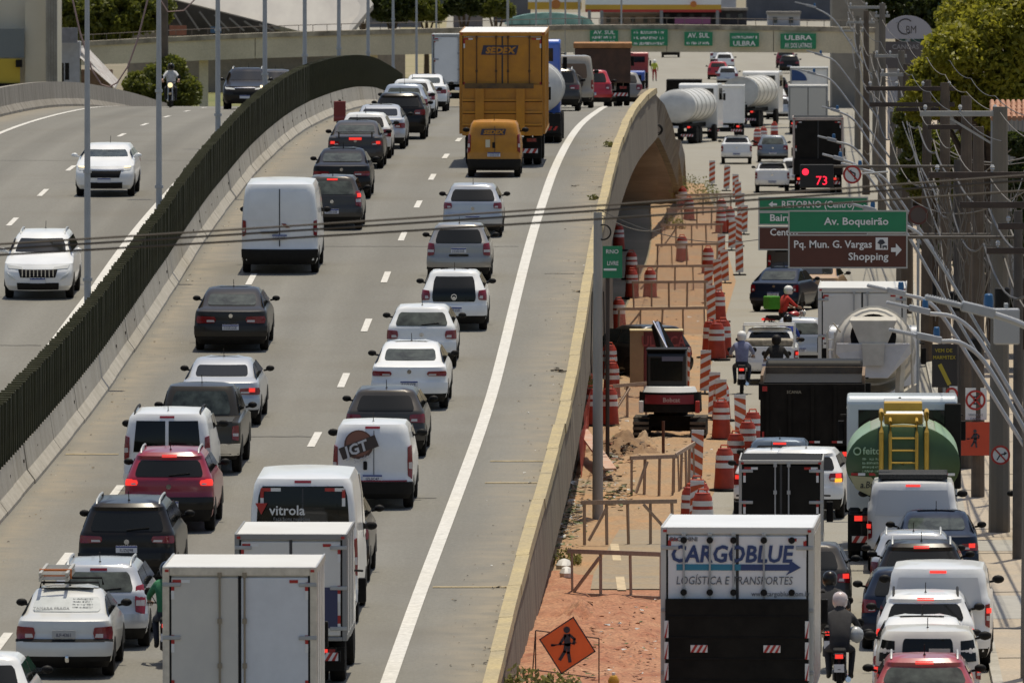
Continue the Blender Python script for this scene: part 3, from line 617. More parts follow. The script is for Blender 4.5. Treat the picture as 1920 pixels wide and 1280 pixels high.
    w_ = W/2; b.patch(b.front, rq(-w_*.80, w_*.80, zb0+.02, zb1, -w_*.68, w_*.68), .008, 12, 4, rnd=.07).build('windscreen', GLASS if face > 0 else rwm, r, True)
    if sidewin:
        ya, yb = b.at(zb0)[0], b.at(zb0)[1]; yta, ytb = b.at(zb1)[0], b.at(zb1)[1]
        y0_ = {'van': L-2.0, 'minivan': L-2.3 if not windows == 3 else .5, 'pickup': ya+.15}.get(kind, ya + .28)
        for sg in (-1, 1):
            mid = (y0_ + yb) / 2 - .05
            for (a0, a1, c0, c1) in (((y0_, mid-.04, max(y0_+.02, yta+.22), mid-.04), (mid+.04, yb-.12, mid+.04, ytb-.02)) if kind not in ('van',) else ((L-1.95, yb-.2, L-1.95, ytb-.05),)):
                b.patch(lambda y, z: b.sidep(y, z, sg), [(a0, zb0+.04), (a1, zb0+.04), (c1, zb1), (c0, zb1)], .007, 4, 3).build('side_window', GLASS, r, True)
    # wheels in dark arches
    R = wheels; bx = W/2
    for yw in (L*.19 if kind != 'van' else L*.19, L*.80 if kind != 'van' else L*.83):
        for sg in (-1, 1):
            wheel(r, sg * (bx - .11), yw, R)
            a = MB(); n = 14; pts = [(yw + (R+.06)*math.cos(PI*i/n), max(b.lv[0][0]+.02, R + (R+.05)*math.sin(PI*i/n))) for i in range(n+1)]; a.side(pts, sg*(bx-.02), sg*(bx+.006)); a.build('wheel_arch', PLAS, r)
    # mirrors
    ym, zm = b.at(zb0)[1] - .18, zb0 + .06 + (.1 if kind in ('van',) else 0); k = 1.0 if kind not in ('van', 'minivan') else 1.15
    for sg in (-1, 1):
        m = MB(); M = Matrix.Translation((sg*(bx + .085*k), ym, zm)) @ Matrix.Diagonal((.10*k, .055, .068*k, 1)); pr = [(math.cos(t)*1., math.sin(t)) for t in [-1.5, -1.0, -.5, 0, .5, 1.0, 1.5]]
        m.lathe(pr, 12, M); m.bar((sg*(bx-.06), ym+.02, zm-.05), (sg*(bx+.04*k), ym, zm-.03), .05, .04); m.build('mirror', mirror, r, True)
    if ant and kind != 'van' and detail:
        P = Vector((0, b.at(b.H-.02)[0] + .25, b.H-.02)); m = MB(); m.tube([P, P + Vector((0, -.12, .20))], .008, 5); m.lathe([(.03, 0), (.02, .03)], 8, Matrix.Translation(P)); m.build('antenna', PLAS, r)
    if rails:
        for sg in (-1, 1):
            x = sg * b.at(b.H-.04)[2] * .93; ya = b.at(b.H-.05)[0] + .12; yb = b.at(b.H-.05)[1] - .25; m = MB()
            m.tube([(x, ya, b.H-.06), (x, ya+.12, b.H+.015), (x, (ya+yb)/2, b.H+.04), (x, yb-.12, b.H+.02), (x, yb, b.H-.06)], .022, 6); m.build('roof_rail', STEEL if rails != 2 else PLAS, r, True)
    if face < 0 or kind == 'pickup':
        for sg in (-1, 1):
            z = .74 if kind == 'hatch' else .82
            b.patch(b.front, [(sg*.40, z-.04), (sg*.80, z-.02), (sg*.86, z+.07), (sg*.42, z+.02)], .015, 6, 2).build('headlight', HEADL, r, True)
        b.patch(b.front, rq(-.46, .46, .58, .78, -.52, .52), .012, 8, 3).build('grille', PLAS, r, True)
        b.patch(b.front, rq(-.55, .55, .28, .44), .03, 8, 2).build('air_intake', PLAS, r, True)
        P = b.front(0, .5); m = MB(); m.box(-.2, .2, P.y, P.y+.05, .44, .57); po = m.build('plate', PLW, r); m = MB(); m.box(-.198, .198, P.y+.045, P.y+.056, .535, .568); m.build('plate_band', PLB, po)
    r['_b'] = 0; del r['_b']
    return r, b
def ucar(name, label, px, py, *a, d=None, **k):
    p = UD(px, d) if d else UP(px, py); return car(name, label, p, *a, hd=k.pop('hd', head_u(p.y + 2)), rx=math.atan(slope_u(p.y + 2)), **k)
def gcar(name, label, px, py, *a, **k):
    return car(name, label, GP(px, py), *a, hd=k.pop('hd', .037), **k)
def chevrons(parent, x0, x1, y, z0, z1, n=5, name='chevron_board'):
    m = MB(); m.box(x0, x1, y, y + .02, z0, z1); o = m.build(name, REFW, parent)
    m = MB(); h = z1 - z0; w = (x1 - x0) / n
    for i in range(n):
        a = x0 + i * w; m.prism([(a, z0), (a + w*.5, z0), (min(x1, a + w*.5 + h*.6), z1), (min(x1, a + h*.6), z1)], y - .006, y - .002)
    m.build('red_stripe', REFR, o); return o
def reflectors(parent, pts, y, w=.05, l=.28, vert=False):
    for i, (x, z) in enumerate(pts):
        m = MB(); m2 = MB()
        if vert: m.box(x-w/2, x+w/2, y-.006, y, z, z+l/2); m2.box(x-w/2, x+w/2, y-.006, y, z-l/2, z)
        else: m.box(x-l/2, x, y-.006, y, z-w/2, z+w/2); m2.box(x, x+l/2, y-.006, y, z-w/2, z+w/2)
        m.build('reflector', REFR, parent); m2.build('reflector', REFW, parent)
def cab(parent, y0, w, h, l, zb, col, glass=True, mirrors=True, deflector=False):
    """cab-over with a sloping windscreen at the far end"""
    m = MB(); a = [(y0, zb), (y0, h-.12), (y0+.12, h), (y0+l-.45, h), (y0+l-.25, h-.15), (y0+l, h-.95 if h > 2.2 else h-.75), (y0+l+.02, zb)]
    m.side(a, -w/2, w/2); c = m.build('cab', col, parent, bevel=.06)
    m = MB(); m.box(-w/2+.25, w/2-.25, y0-.012, y0+.01, h-.75, h-.3); m.build('rear_window', GLASS, c)
    for sg in (-1, 1):
        m = MB(); m.side([(y0+.5, h-1.0), (y0+l-.12, h-1.0), (y0+l-.4, h-.3), (y0+.5, h-.3)], sg*w/2, sg*(w/2+.008)); m.build('side_window', GLASS, c)
        if mirrors:
            m = MB(); m.box(sg*(w/2+.06), sg*(w/2+.20), y0+l-.35, y0+l-.25, h-1.05, h-.62); m.bar((sg*w/2, y0+l-.2, h-.5), (sg*(w/2+.15), y0+l-.28, h-.5), .04); m.build('mirror', PLAS, c, bevel=.03)
    m = MB(); m.add([(-w/2+.12, y0+l+.012, h-1.0), (w/2-.12, y0+l+.012, h-1.0), (w/2-.2, y0+l-.225, h-.2), (-w/2+.2, y0+l-.225, h-.2)], [(0,1,2,3)]); m.build('windscreen', GLASS, c)
    return c
def truck_under(parent, w, L, zc, axles, r=.5, bump=True, lights=True, lit=True, chev=True, y_off=0.):
    m = MB()
    for sg in (-1, 1): m.box(sg*.42-.06, sg*.42+.06, y_off+.1, L-.3, zc-.28, zc-.04)
    for i in range(6): y = y_off + .3 + i * (L-1.2) / 5; m.box(-.42, .42, y, y+.1, zc-.25, zc-.1)
    m.build('chassis', DARKST, parent)
    for y in axles:
        for sg in (-1, 1):
            wheel(parent, sg*(w/2-.17), y, r, .26 if y < L*.6 else .26)
            if y < L * .6: wheel(parent, sg*(w/2-.47), y, r, .26)
        m = MB(); m.tube([(-w/2+.2, y, r), (w/2-.2, y, r)], .09, 8); m.build('axle', DARKST, parent)
    for sg in (-1, 1):
        for y in axles:
            if y < L*.6:
                m = MB(); m.box(sg*(w/2-.62), sg*(w/2-.03), y-r-.16, y-r-.13, .22, zc-.15) if sg > 0 else m.box(-(w/2-.03), -(w/2-.62), y-r-.16, y-r-.13, .22, zc-.15); m.build('mud_flap', PLAS, parent)
    if bump:
        m = MB(); m.box(-w/2+.08, w/2-.08, y_off+.02, y_off+.14, .42, .60); bo = m.build('bumper', DARKST, parent)
        if chev: chevrons(bo, -w/2+.12, -.35, y_off+.0, .44, .58, 4); chevrons(bo, .35, w/2-.12, y_off+.0, .44, .58, 4)
    if lights:
        for sg in (-1, 1):
            x = sg*(w/2-.32); m = MB(); m.box(x-.17, x+.17, y_off+.02, y_off+.1, zc-.27, zc-.12); h = m.build('lamp_housing', PLAS, parent)
            m = MB(); m.box(x-.15, x+.02, y_off+.005, y_off+.03, zc-.25, zc-.14); m.build('tail_light', TLON if lit else TLR, h)
            m = MB(); m.box(x+.03, x+.15, y_off+.005, y_off+.03, zc-.25, zc-.14); m.build('indicator', TLR, h)
    m = MB(); m.box(-.2, .2, y_off+.0, y_off+.02, zc-.26, zc-.13); m.build('plate', PLW, parent)
def cargo_box(parent, w, z0, z1, L, col, framec, doors=True, rods=(-.06, .06), hinges=True, refl=True, edge=.07, doorm=None, vents=False, rodm=None, doorgap=SEAM):
    m = MB(); m.box(-w/2, w/2, .03, L, z0, z1); b = m.build('cargo_box', col, parent, bevel=.025)
    m = MB(); e = edge
    m.box(-w/2-.012, -w/2+e, -.03, .05, z0, z1+.012); m.box(w/2-e, w/2+.012, -.03, .05, z0, z1+.012); m.box(-w/2+e, w/2-e, -.03, .05, z1-e*1.3, z1+.012); m.box(-w/2+e, w/2-e, -.03, .05, z0, z0+e)
    m.build('door_frame', framec, parent, bevel=.012)
    for sg in (-1, 1):
        m = MB(); m.box(sg*(w/2)-.014, sg*(w/2)+.014, .05, L+.01, z1-.09, z1+.014); m.build('roof_rail', framec, parent)
        m = MB(); m.box(sg*(w/2)-.014, sg*(w/2)+.014, .05, L+.01, z0, z0+.1); m.build('side_rail', framec, parent)
        n = int(L / .6)
        m = MB()
        for i in range(n): y = .3 + i * (L - .4) / n; m.box(sg*(w/2)-.006, sg*(w/2)+.010, y, y+.05, z0+.1, z1-.09)
        struct(m.build('side_rib', framec, parent), 'stuff')
    if doors:
        for sg in (-1, 1):
            m = MB(); xa, xb = sorted((sg*.025, sg*(w/2-e-.03))); m.box(xa, xb, -.022, .02, z0+e+.02, z1-e*1.3-.03); dr = m.build('door', (doorm[(sg + 1) // 2] if isinstance(doorm, tuple) else doorm) or col, parent, bevel=.012)
            m = MB(); x = sg*(w/2-e-.01); ya = -.012; m.box(x-.022, x+.022, ya-.002, ya+.02, z0+e, z1-e*1.3); m.build('seal', PLAS, dr)
            if hinges:
                for zz in (.12, .5, .88):
                    z = z0 + (z1-z0)*zz; m = MB(); xa, xb = sorted((sg*(w/2-.28), sg*(w/2+.01))); m.box(xa, xb, -.05, -.02, z-.035, z+.03); m.build('hinge', STEEL, dr, bevel=.01)
        m = MB(); m.box(-.024, .024, -.010, .02, z0+e, z1-e*1.3); m.build('door_seam', doorgap, parent)
        for x in rods:
            m = MB(); m.tube([(x, -.055, z0+.06), (x, -.055, z1-.1)], .017, 8)
            for zz in (.05, .3, .62, .95): z = z0 + (z1-z0)*zz; m.box(x-.035, x+.035, -.075, -.02, z-.04, z+.04)
            m.build('lock_rod', rodm or STEEL, parent, True)
    if refl:
        y = -.026
        for sg in (-1, 1):
            x = sg*(w/2-e-.19); reflectors(parent, [(x, z1-e*1.3-.09)], y); reflectors(parent, [(sg*(w/2-e-.055), z1-e*1.3-.24)], y, vert=True)
            reflectors(parent, [(sg*(w/2-e-.055), (z0+z1)/2-.1), (sg*(w/2-e-.055), z0+.3)], y, vert=True)
            m = MB(); m.box(sg*(w/2-.06)-.03, sg*(w/2-.06)+.03, -.045, -.03, z1-.07, z1-.03); m.build('marker_light', REFR, parent)
    return b
# ------------------------------------------------------------------ upper road, left lane, from the near end
ucar('hatchback', 'white car cut by the bottom left corner of the photo', -42, 0, 'hatch', 3.9, 1.68, 1.5, WHITE, d=171)
clio, cb = ucar('sedan', 'silver white sedan carrying a folded ladder on its roof rack', 118, 1276, 'sedan', 4.2, 1.66, 1.46, paint('pearl', (.60, .60, .57), .1), tl=(.50,.88,.66,.90), plt='old', ptxt='ILF-4361', pz=.78, bump=paint('pearl', (.6, .6, .57)), rwm=mat('window_print', (.42, .44, .43), rough=.35, var=.12, vs=4), mirror=PLAS, emblem=False)
m = MB()
for z in (.70,): cb.patch(cb.rear, rq(-.86, .86, z-.075, z-.03), .04, 10, 1, m)
m.build('rub_strip', PLAS, clio, True)
cr = MB(); cr.lathe([(.03, -.06), (.045, 0), (.03, .05)], 10, Matrix.Translation((.06, -.08, .36))); cr.bar((.06, 0, .33), (.06, -.09, .33), .05); cr.build('tow_ball', CHROME, clio, True)
for i, (s_, zz) in enumerate((('TAMARA FRAGA', 1.14),)):
    P = cb.rear(0, zz); t = text(s_, .085 if i == 0 else .05, mat('grey_print', (.12, .13, .14), rough=.6), clio, (-.26, P.y - .03, zz), rot=(math.radians(42), 0, 0), ext=.002)
for zz in (1.16, 1.2, 1.24, 1.28):
    P = cb.rear(.2, zz); scribble(clio, .1, .45, zz, .026, P.y - .02, MC['grey_print'])
for sg in (0, 1):
    m = MB(); y = 1.75 + .9 * sg; m.tube([(-.52, y, 1.40), (-.50, y, 1.52), (.50, y, 1.52), (.52, y, 1.40)], .02, 6); m.build('roof_bar', PLAS, clio, True)
ALU = mat('ladder_aluminium', (.50, .47, .40), rough=.4, metal=.5)
ld = empty('folding_ladder', 'folded aluminium ladder tied on the roof of the silver sedan', 'ladder', clio.location + Vector((-.22, 1.5, 1.62)), clio.rotation_euler[2], clio.rotation_euler[0])
for k in (0, 1):
    for sg in (-1, 1):
        m = MB(); m.box(sg*.23-.025, sg*.23+.025, -.35, 1.6, k*.09, k*.09+.06); m.build('ladder_rail', ALU, ld)
    for i in range(9):
        m = MB(); m.tube([(-.23, -.25 + .22*i, k*.09+.03), (.23, -.25 + .22*i, k*.09+.03)], .016, 6); m.build('rung', ALU, ld)
m = MB(); m.box(-.28, .28, .25, .3, -.005, .165); m.build('strap', mat('orange_strap', (.6, .16, .03), rough=.7), ld)
ucar('estate_car', 'silver estate car with roof rails behind the ladder sedan', 181, 1222, 'hatch', 4.5, 1.78, 1.50, SILVER, rails=1, tl=(.66,.86,.62,1.14), rwm=GLASS2, third=1, wiper=True, bump=SILVER)
ucar('suv', 'black mid-size suv with silver roof rails in the left lane', 236, 1110, 'suv', 4.65, 1.84, 1.66, BLACK, rails=1, tl=(.46,.92,.90,1.04), wiper=True, ptxt='IUZ6J98', pz=.80, handle=False, mirror=PLAS)
ucar('suv', 'metallic red compact suv with its brake lights on', 315, 1002, 'suv', 4.27, 1.79, 1.62, RED, rails=1, tl=(.62,.92,.94,1.06), lit=2, third=2, bump=BLACK, wiper=True, pz=.58)
ucar('panel_van', 'white light van with two dark rear windows and roof bars', 312, 942, 'minivan', 4.25, 1.82, 1.84, WHITE, cat='van', split=True, rw=(.70,1.02,.64,1.66), third=1, rails=2, tl=(.78,.92,.85,1.35))
hx, hb = ucar('pickup_truck', 'dark bronze double cab pickup in the left lane', 367, 893, 'pickup', 5.2, 1.86, 1.80, BROWN, cat='pickup', tl=(.76,.92,.72,1.06), bump=CHROME, wheels=.38, rwm=GLASS2)
m = MB(); m.box(-.76, .76, .12, 1.58, 1.128, 1.138); m.build('bed_shade', mat('bed_shadow', (.02, .02, .018), rough=.8), hx)  # dark sheet painted in as the shade inside the open bed
ucar('sedan', 'silver sedan with wide red tail lights between pickup and dark sedan', 412, 803, 'sedan', 4.62, 1.78, 1.46, SILVER, tl=(.42,.94,.72,.88), lit=1)
ucar('sedan', 'dark grey sedan alone in the left lane behind the white van', 432, 662, 'sedan', 4.6, 1.79, 1.48, paint('dark_grey', (.030, .026, .021)), tl=(.36,.86,.70,.88), rwm=GLASS2)
mv, mb = ucar('delivery_van', 'tall white windowless delivery van with black rear bumper', 524, 515, 'van', 5.0, 2.05, 2.45, WHITE, cat='van', rear_glass=False, bump=PLAS, tl=(.90,1.02,1.0,1.45), wheels=.34, emblem=False, pz=1.0, plt='new')
m = MB(); mb.patch(mb.rear, rq(-.014, .014, .75, 2.28), .012, 1, 8, m); m.build('door_seam', SEAM, mv)
m = MB(); P = mb.rear(-.3, 1.12); m.box(-.5, -.04, P.y-.05, P.y, 1.10, 1.14); m.build('plate_lamp', PLAS, mv, bevel=.01)
m = MB(); P = mb.rear(.1, 1.3); m.prism([(.05, 1.36), (.16, 1.36), (.28, 1.25), (.17, 1.25)], P.y-.03, P.y); m.build('handle_recess', TLR, mv)
for sg in (-1, 1):
    m = MB(); mb.patch(mb.rear, [(sg*.12, 1.45), (sg*.86, 1.45), (sg*.80, 2.2), (sg*.12, 2.2)], .014, 5, 5, m); m.build('door_panel', WHITE, mv, True)
ucar('hatchback', 'dark grey hatchback half hidden by the tall white van', 622, 433, 'hatch', 4.0, 1.70, 1.53, GREY, tl=(.66,.86,.66,1.12), lit=1, third=2, rwm=GLASS2)
ucar('sedan', 'black sedan with red tail lights behind the grey hatchback', 640, 374, 'sedan', 4.42, 1.73, 1.47, BLACK, tl=(.36,.88,.70,.84), rwm=GLASS2)
lx, lb = ucar('sedan', 'dark grey sedan with rear wing and brake lights on', 666, 317, 'sedan', 4.57, 1.76, 1.49, GREY, tl=(.5,.88,.74,.88), lit=1, rwm=GLASS2)
m = MB(); m.box(-.62, .62, .05, .25, 1.16, 1.19); m.box(-.55, -.5, .1, .2, 1.0, 1.17); m.box(.5, .55, .1, .2, 1.0, 1.17); m.build('spoiler', GREY, lx, bevel=.01)
m = MB(); m.box(-.2, .2, .03, .06, .92, 1.0); m.build('brake_strip', TLON, lx)
ucar('hatchback', 'white hatchback squeezed behind the winged grey sedan', 684, 298, 'hatch', 4.0, 1.70, 1.48, WHITE)
ucar('sedan', 'light silver sedan ahead of the white hatchback', 711, 280, 'sedan', 4.45, 1.73, 1.46, SILVER, tl=(.5,.9,.70,.88))
ucar('suv', 'black compact suv in the queue below the red plastic block', 749, 262, 'suv', 4.3, 1.77, 1.60, BLACK, rwm=GLASS)
ucar('hatchback', 'bluish silver car ahead of the black compact suv', 757, 236, 'hatch', 4.1, 1.72, 1.50, paint('blue_silver', (.36, .40, .46), .3), rwm=GLASS2)
ucar('hatchback', 'white car second from the front of the crest queue', 772, 223, 'hatch', 4.1, 1.72, 1.48, WHITE)
ucar('sedan', 'white sedan at the front of the crest queue', 796, 209, 'sedan', 4.5, 1.75, 1.46, WHITE, tl=(.42,.88,.70,.86), rwm=GLASS2)
# ------------------------------------------------------------------ upper road, right lane
jv, jb = ucar('panel_van', 'small white van with a round brown company badge on its door', 698, 957, 'minivan', 3.9, 1.64, 1.78, WHITE, cat='van', rear_glass=False, bump=PLAS, tl=(.72,.85,.62,1.32), ptxt='IZL0C47', pz=.66, third=1, emblem=False)
m = MB(); jb.patch(jb.rear, rq(.02, .034, .62, 1.62), .012, 1, 8, m); m.build('door_seam', SEAM, jv)
m = MB(); jb.patch(jb.rear, rq(-.70, .70, .575, .605), .05, 8, 1, m); m.build('red_strip', TLR, jv, True)
m = MB(); m.box(-.19, -.11, .02, .06, .82, 1.0); m.build('handle_recess', PLAS, jv, bevel=.02)
BRN = mat('badge_brown', (.10, .045, .03), rough=.5); m = MB(); disc(m, (-.28, 1.34), .30, .045, 24, .02); jl = m.build('badge', BRN, jv)
m = MB(); disc(m, (-.28, 1.36), .26, .03, 24, .012); m.build('badge_ring', mat('badge_red', (.22, .09, .06), rough=.5), jl)
m = MB(); stroke(m, [(-.58, 1.17), (.02, 1.40)], .25, .024, .01); m.build('badge_band', mat('badge_dark', (.05, .035, .03), rough=.5), jl)
text('JGT', .30, mat('badge_silver', (.55, .55, .56), rough=.3), jl, (-.30, -.02, 1.17), rot=(PI/2, -.36, 0), bold=.03, shear=.1)
text('Service', .13, MC['badge_silver'], jl, (-.20, -.02, 1.02), rot=(PI/2, -.36, 0), bold=.015, shear=.3)
ucar('hatchback', 'dark grey hatchback with glint on its rear window in right lane', 722, 862, 'hatch', 4.15, 1.74, 1.48, GREY, tl=(.52,.90,.76,.96))
ucar('sedan', 'white sedan with blue plate in the right lane', 767, 771, 'sedan', 4.48, 1.75, 1.47, WHITE, tl=(.40,.88,.78,.90), rwm=GLASS2)
ucar('hatchback', 'older white hatchback with upright rear window in the right lane', 790, 692, 'hatch', 3.9, 1.66, 1.47, WHITE, tl=(.56,.90,.70,.92), rwm=GLASS2, wiper=True, emblem=True)
ux, ub = ucar('hatchback', 'small white hatchback with black tailgate glass and round emblem', 851, 622, 'hatch', 3.65, 1.65, 1.49, WHITE, tl=(.60,.86,.76,1.02), rw=(.56,.74,.50,None))
m = MB(); P = ub.rear(0, .86); m.k = 0; ringf(m, (0, .86), .055, .075, P.y - .02, 16); m.build('emblem', CHROME, ux)
ucar('hatchback', 'champagne compact hatchback between two white and silver cars', 860, 530, 'hatch', 3.85, 1.70, 1.51, CHAMP, tl=(.64,.86,.68,1.02), handle=1, pz=.84)
ucar('sedan', 'silver sedan with sun glint directly behind the yellow van', 886, 446, 'hatch', 4.0, 1.66, 1.48, SILVER, tl=(.58,.86,.80,.98), lower=True, mirror=PLAS)
fv, fb = ucar('postal_van', 'small yellow postal van in front of the yellow truck', 926, 333, 'minivan', 3.9, 1.66, 1.76, YELL, cat='van', rear_glass=False, bump=PLAS, tl=(.73,.85,.75,1.35), emblem=False, pz=.72)
DKB = mat('logo_navy', (.03, .03, .06), rough=.5)
def sedex(parent, x, z, w, h, y, mtx):
    m = MB(); m.prism([(x-w/2-h*.12, z-h/2), (x+w/2-h*.12, z-h/2), (x+w/2+h*.12, z+h/2), (x-w/2+h*.12, z+h/2)], y-.012, y); p = m.build('logo_panel', DKB, parent)
    text('SEDEX', h*.92, mtx, p, (x, y-.016, z-h*.33), bold=.05, shear=.2, sx=w/(h*3.3), ext=.003)
sedex(fv, -.02, 1.42, .76, .19, .04, YELL)
m = MB(); fb.patch(fb.rear, rq(.02, .034, .62, 1.6), .012, 1, 8, m); m.build('door_seam', SEAM, fv)
m = MB(); m.box(-.26, -.12, .03, .045, .94, 1.18); m.build('sticker', mat('cream_sticker', (.6, .55, .4)), fv)
m = MB(); m.box(-.05, .04, .02, .05, .92, 1.1); m.build('handle_recess', PLAS, fv, bevel=.02)
p = UD(942, 340); st = empty('postal_truck', 'large yellow postal box truck with dented tail lift', 'truck', p, -math.atan(head_u(344)), math.atan(slope_u(344)))
cargo_box(st, 2.72, 1.05, 4.28, 6.6, mat('white_roof', (.72, .72, .70), rough=.5, var=.06), YELL, rods=(-.82, -.2, .18, .86), hinges=False, refl=True, doorm=YELL, edge=.09, rodm=mat('rod_brown', (.10, .05, .015), rough=.7))
DKYEL = mat('dark_yellow', (.17, .10, .03), rough=.8, col2=(.06, .045, .03), vs=3)
m = MB(); m.box(-1.28, 1.28, -.16, -.08, 1.0, 2.62); tlf = m.build('tail_lift', YELL, st, bevel=.02)
for z in (1.32, 1.72, 2.1):
    m = MB(); m.box(-1.27, 1.27, -.25, -.158, z, z+.06); m.build('lift_rib', YELL, tlf); m = MB(); m.box(-1.27, 1.27, -.17, -.158, z-.035, z); m.build('rib_shadow', mat('rib_shade', (.12, .055, .01), rough=.8), tlf)  # dark strip under each rib paints in its shading
for x in (-.72, .58): m = MB(); m.box(x-.14, x+.14, -.29, -.155, 1.02, 2.5); m.build('lift_post', YELL, tlf, bevel=.01)
m = MB(); m.box(-1.2, 1.0, -.185, -.1, 2.5, 2.66); m.build('dark_band', DKYEL, tlf)  # darker mottled band across the top of the lift
sedex(st, -.08, 3.72, 1.12, .30, -.03, YELL)
truck_under(st, 2.5, 8.6, 1.05, (1.9, 6.9), .52, lit=False)
cab(st, 6.75, 2.4, 2.9, 1.9, .75, YELL)
# blue cab tank truck ahead of the postal truck
def tank(parent, L, a, b, zc, y0, mt, ends=.25, ribs=0, ribm=None, M0=None):
    """elliptical tank along +y"""
    m = MB(); n = 28; prof = [(0.02, -ends), (.55, -ends*.85), (.86, -ends*.45), (1, 0), (1, L), (.86, L+ends*.45), (.55, L+ends*.85), (.02, L+ends)]
    v = []; f = []
    for r, y in prof:
        for j in range(n): v.append((r*a*math.cos(2*PI*j/n), y0+y, zc + r*b*math.sin(2*PI*j/n)))
    for i in range(len(prof)-1):
        for j in range(n): f.append((i*n+j, i*n+(j+1)%n, (i+1)*n+(j+1)%n, (i+1)*n+j))
    f += [tuple(range(n))[::-1], tuple((len(prof)-1)*n+j for j in range(n))]
    m.add(v, f); t = m.build('tank', mt, parent, True, ang=50)
    for i in range(ribs):
        y = y0 + L * (i + .5) / ribs; m = MB(); rr = []
        for y_, e in ((y-.06, 1.0), (y-.05, 1.025), (y+.05, 1.025), (y+.06, 1.0)): rr.append([(e*a*math.cos(2*PI*j/n), y_, zc + e*b*math.sin(2*PI*j/n)) for j in range(n)])
        m.add([p_ for q_ in rr for p_ in q_], [(i_*n+j, i_*n+(j+1)%n, (i_+1)*n+(j+1)%n, (i_+1)*n+j) for i_ in range(3) for j in range(n)]); m.build('tank_ring', ribm or mt, t, True)
    return t
TANKW = mat('tank_white', (.62, .61, .57), rough=.35, var=.12, vs=1.5); BLUEC = paint('cab_blue', (.03, .10, .42))
p = UD(987, 361); tt = empty('tank_truck', 'white tank truck with blue cab behind the yellow postal truck', 'truck', p, -math.atan(head_u(365)), 0)
tank(tt, 4.6, 1.22, .95, 1.85, .5, TANKW, ribs=2); truck_under(tt, 2.4, 7.4, 1.1, (1.3, 2.6, 6.0), .5, lit=False); cab(tt, 5.4, 2.1, 3.45, 1.9, .8, BLUEC)
m = MB(); m.box(-1.15, 1.15, .0, .3, .35, 1.0); m.build('rear_step', PLAS, tt)
ucar('suv', 'dark suv with bright sun glint just beyond the crest', 1044, 0, 'suv', 4.4, 1.80, 1.68, GREY, d=418, rails=1)
bv, bb = ucar('van', 'beige van with dark spare wheel at the crest', 1069, 0, 'van', 4.6, 1.85, 2.15, BEIGE, d=432, cat='van', rw=(.7,1.2,.64,1.8), rwm=mat('brown_cover', (.16, .10, .06), rough=.6))
m = MB(); m.lathe([(.30, -.09), (.34, -.06), (.34, .06), (.30, .09)], 20, Matrix.Translation((.2, -.05, 1.05)) @ Matrix.Rotation(PI/2, 4, 'X')); m.build('spare_wheel_cover', mat('cover_dark', (.05, .035, .025), rough=.5), bv, True)
ucar('hatchback', 'bright red car beside the edge line at the crest', 1109, 0, 'hatch', 4.0, 1.70, 1.55, paint('bright_red', (.42, .015, .02)), d=446)
p = UD(1130, 459); dt = empty('dump_truck', 'rusty brown dump truck at the crest beside the parapet', 'truck', p, -math.atan(head_u(460)), 0)
RUST = mat('rust_brown', (.10, .05, .03), rough=.85, col2=(.05, .03, .02), vs=2); RUSTR = mat('rust_rim', (.34, .16, .06), rough=.85, var=.3, vs=2)
m = MB(); m.box(-1.2, 1.2, 0, 4.2, 1.0, 2.5); m.build('dump_body', RUST, dt, bevel=.03)
m = MB(); m.box(-1.26, 1.26, -.06, 4.26, 2.5, 2.72); m.build('body_rim', RUSTR, dt, bevel=.03); truck_under(dt, 2.4, 6.4, 1.0, (1.2, 2.4, 5.4), .5, lit=False); cab(dt, 4.5, 2.3, 2.7, 1.7, .8, BEIGE)
ucar('hatchback', 'grey car disappearing over the crest beside the dump truck', 1168, 0, 'hatch', 4.0, 1.70, 1.5, paint('mid_grey', (.25, .24, .22)), d=466)
p = UD(862, 440); wt = empty('box_truck', 'white box truck partly hidden left of the yellow postal truck', 'truck', p, -math.atan(head_u(445)), 0)
cargo_box(wt, 2.3, .95, 3.0, 4.2, WHITE, STEEL); truck_under(wt, 2.2, 6.0, .95, (1.3, 4.9), .42); cab(wt, 4.3, 2.1, 2.4, 1.7, .7, WHITE)
# ------------------------------------------------------------------ box trucks at the bottom of the upper road
SHW = mat('box_white', (.66, .655, .62), rough=.42, col2=(.60, .58, .53), vs=.8); STL2 = mat('polished_frame', (.55, .53, .49), rough=.3, metal=.6, var=.15, vs=6)
p = UD(449, 171); b1 = empty('box_truck', 'big white box truck with worn doors at the bottom edge', 'truck', p, -math.atan(head_u(172) + .012), math.atan(slope_u(172)))
cargo_box(b1, 2.46, .72, 2.97, 2.6, SHW, STL2, rods=(-.32, .08), edge=.10, doorgap=PLAS, rodm=mat('rod_tan', (.26, .22, .16), rough=.5, metal=.3), doorm=(mat('door_warm', (.58, .555, .49), rough=.4, col2=(.50, .48, .44), vs=1.2), mat('door_cool', (.60, .62, .64), rough=.4, var=.05))); truck_under(b1, 2.2, 4.9, .72, (1.0, 4.0), .38); cab(b1, 3.0, 2.0, 2.35, 1.6, .6, WHITE)
p = UD(545, 182); b2 = empty('box_truck', 'smaller white box truck between the big box truck and passenger van', 'truck', p, -math.atan(head_u(183) + .012), math.atan(slope_u(183)))
cargo_box(b2, 1.90, .78, 2.60, 2.7, SHW, mat('dull_frame', (.24, .24, .235), rough=.5, metal=.3), rods=(), edge=.07); truck_under(b2, 1.85, 5.0, .78, (1.0, 4.0), .36); cab(b2, 3.1, 1.75, 2.1, 1.6, .55, WHITE)
m = MB(); m.box(.55, .80, -.035, -.028, 1.0, 1.7); m.build('blue_panel', mat('navy_panel', (.03, .035, .09), rough=.5), b2)
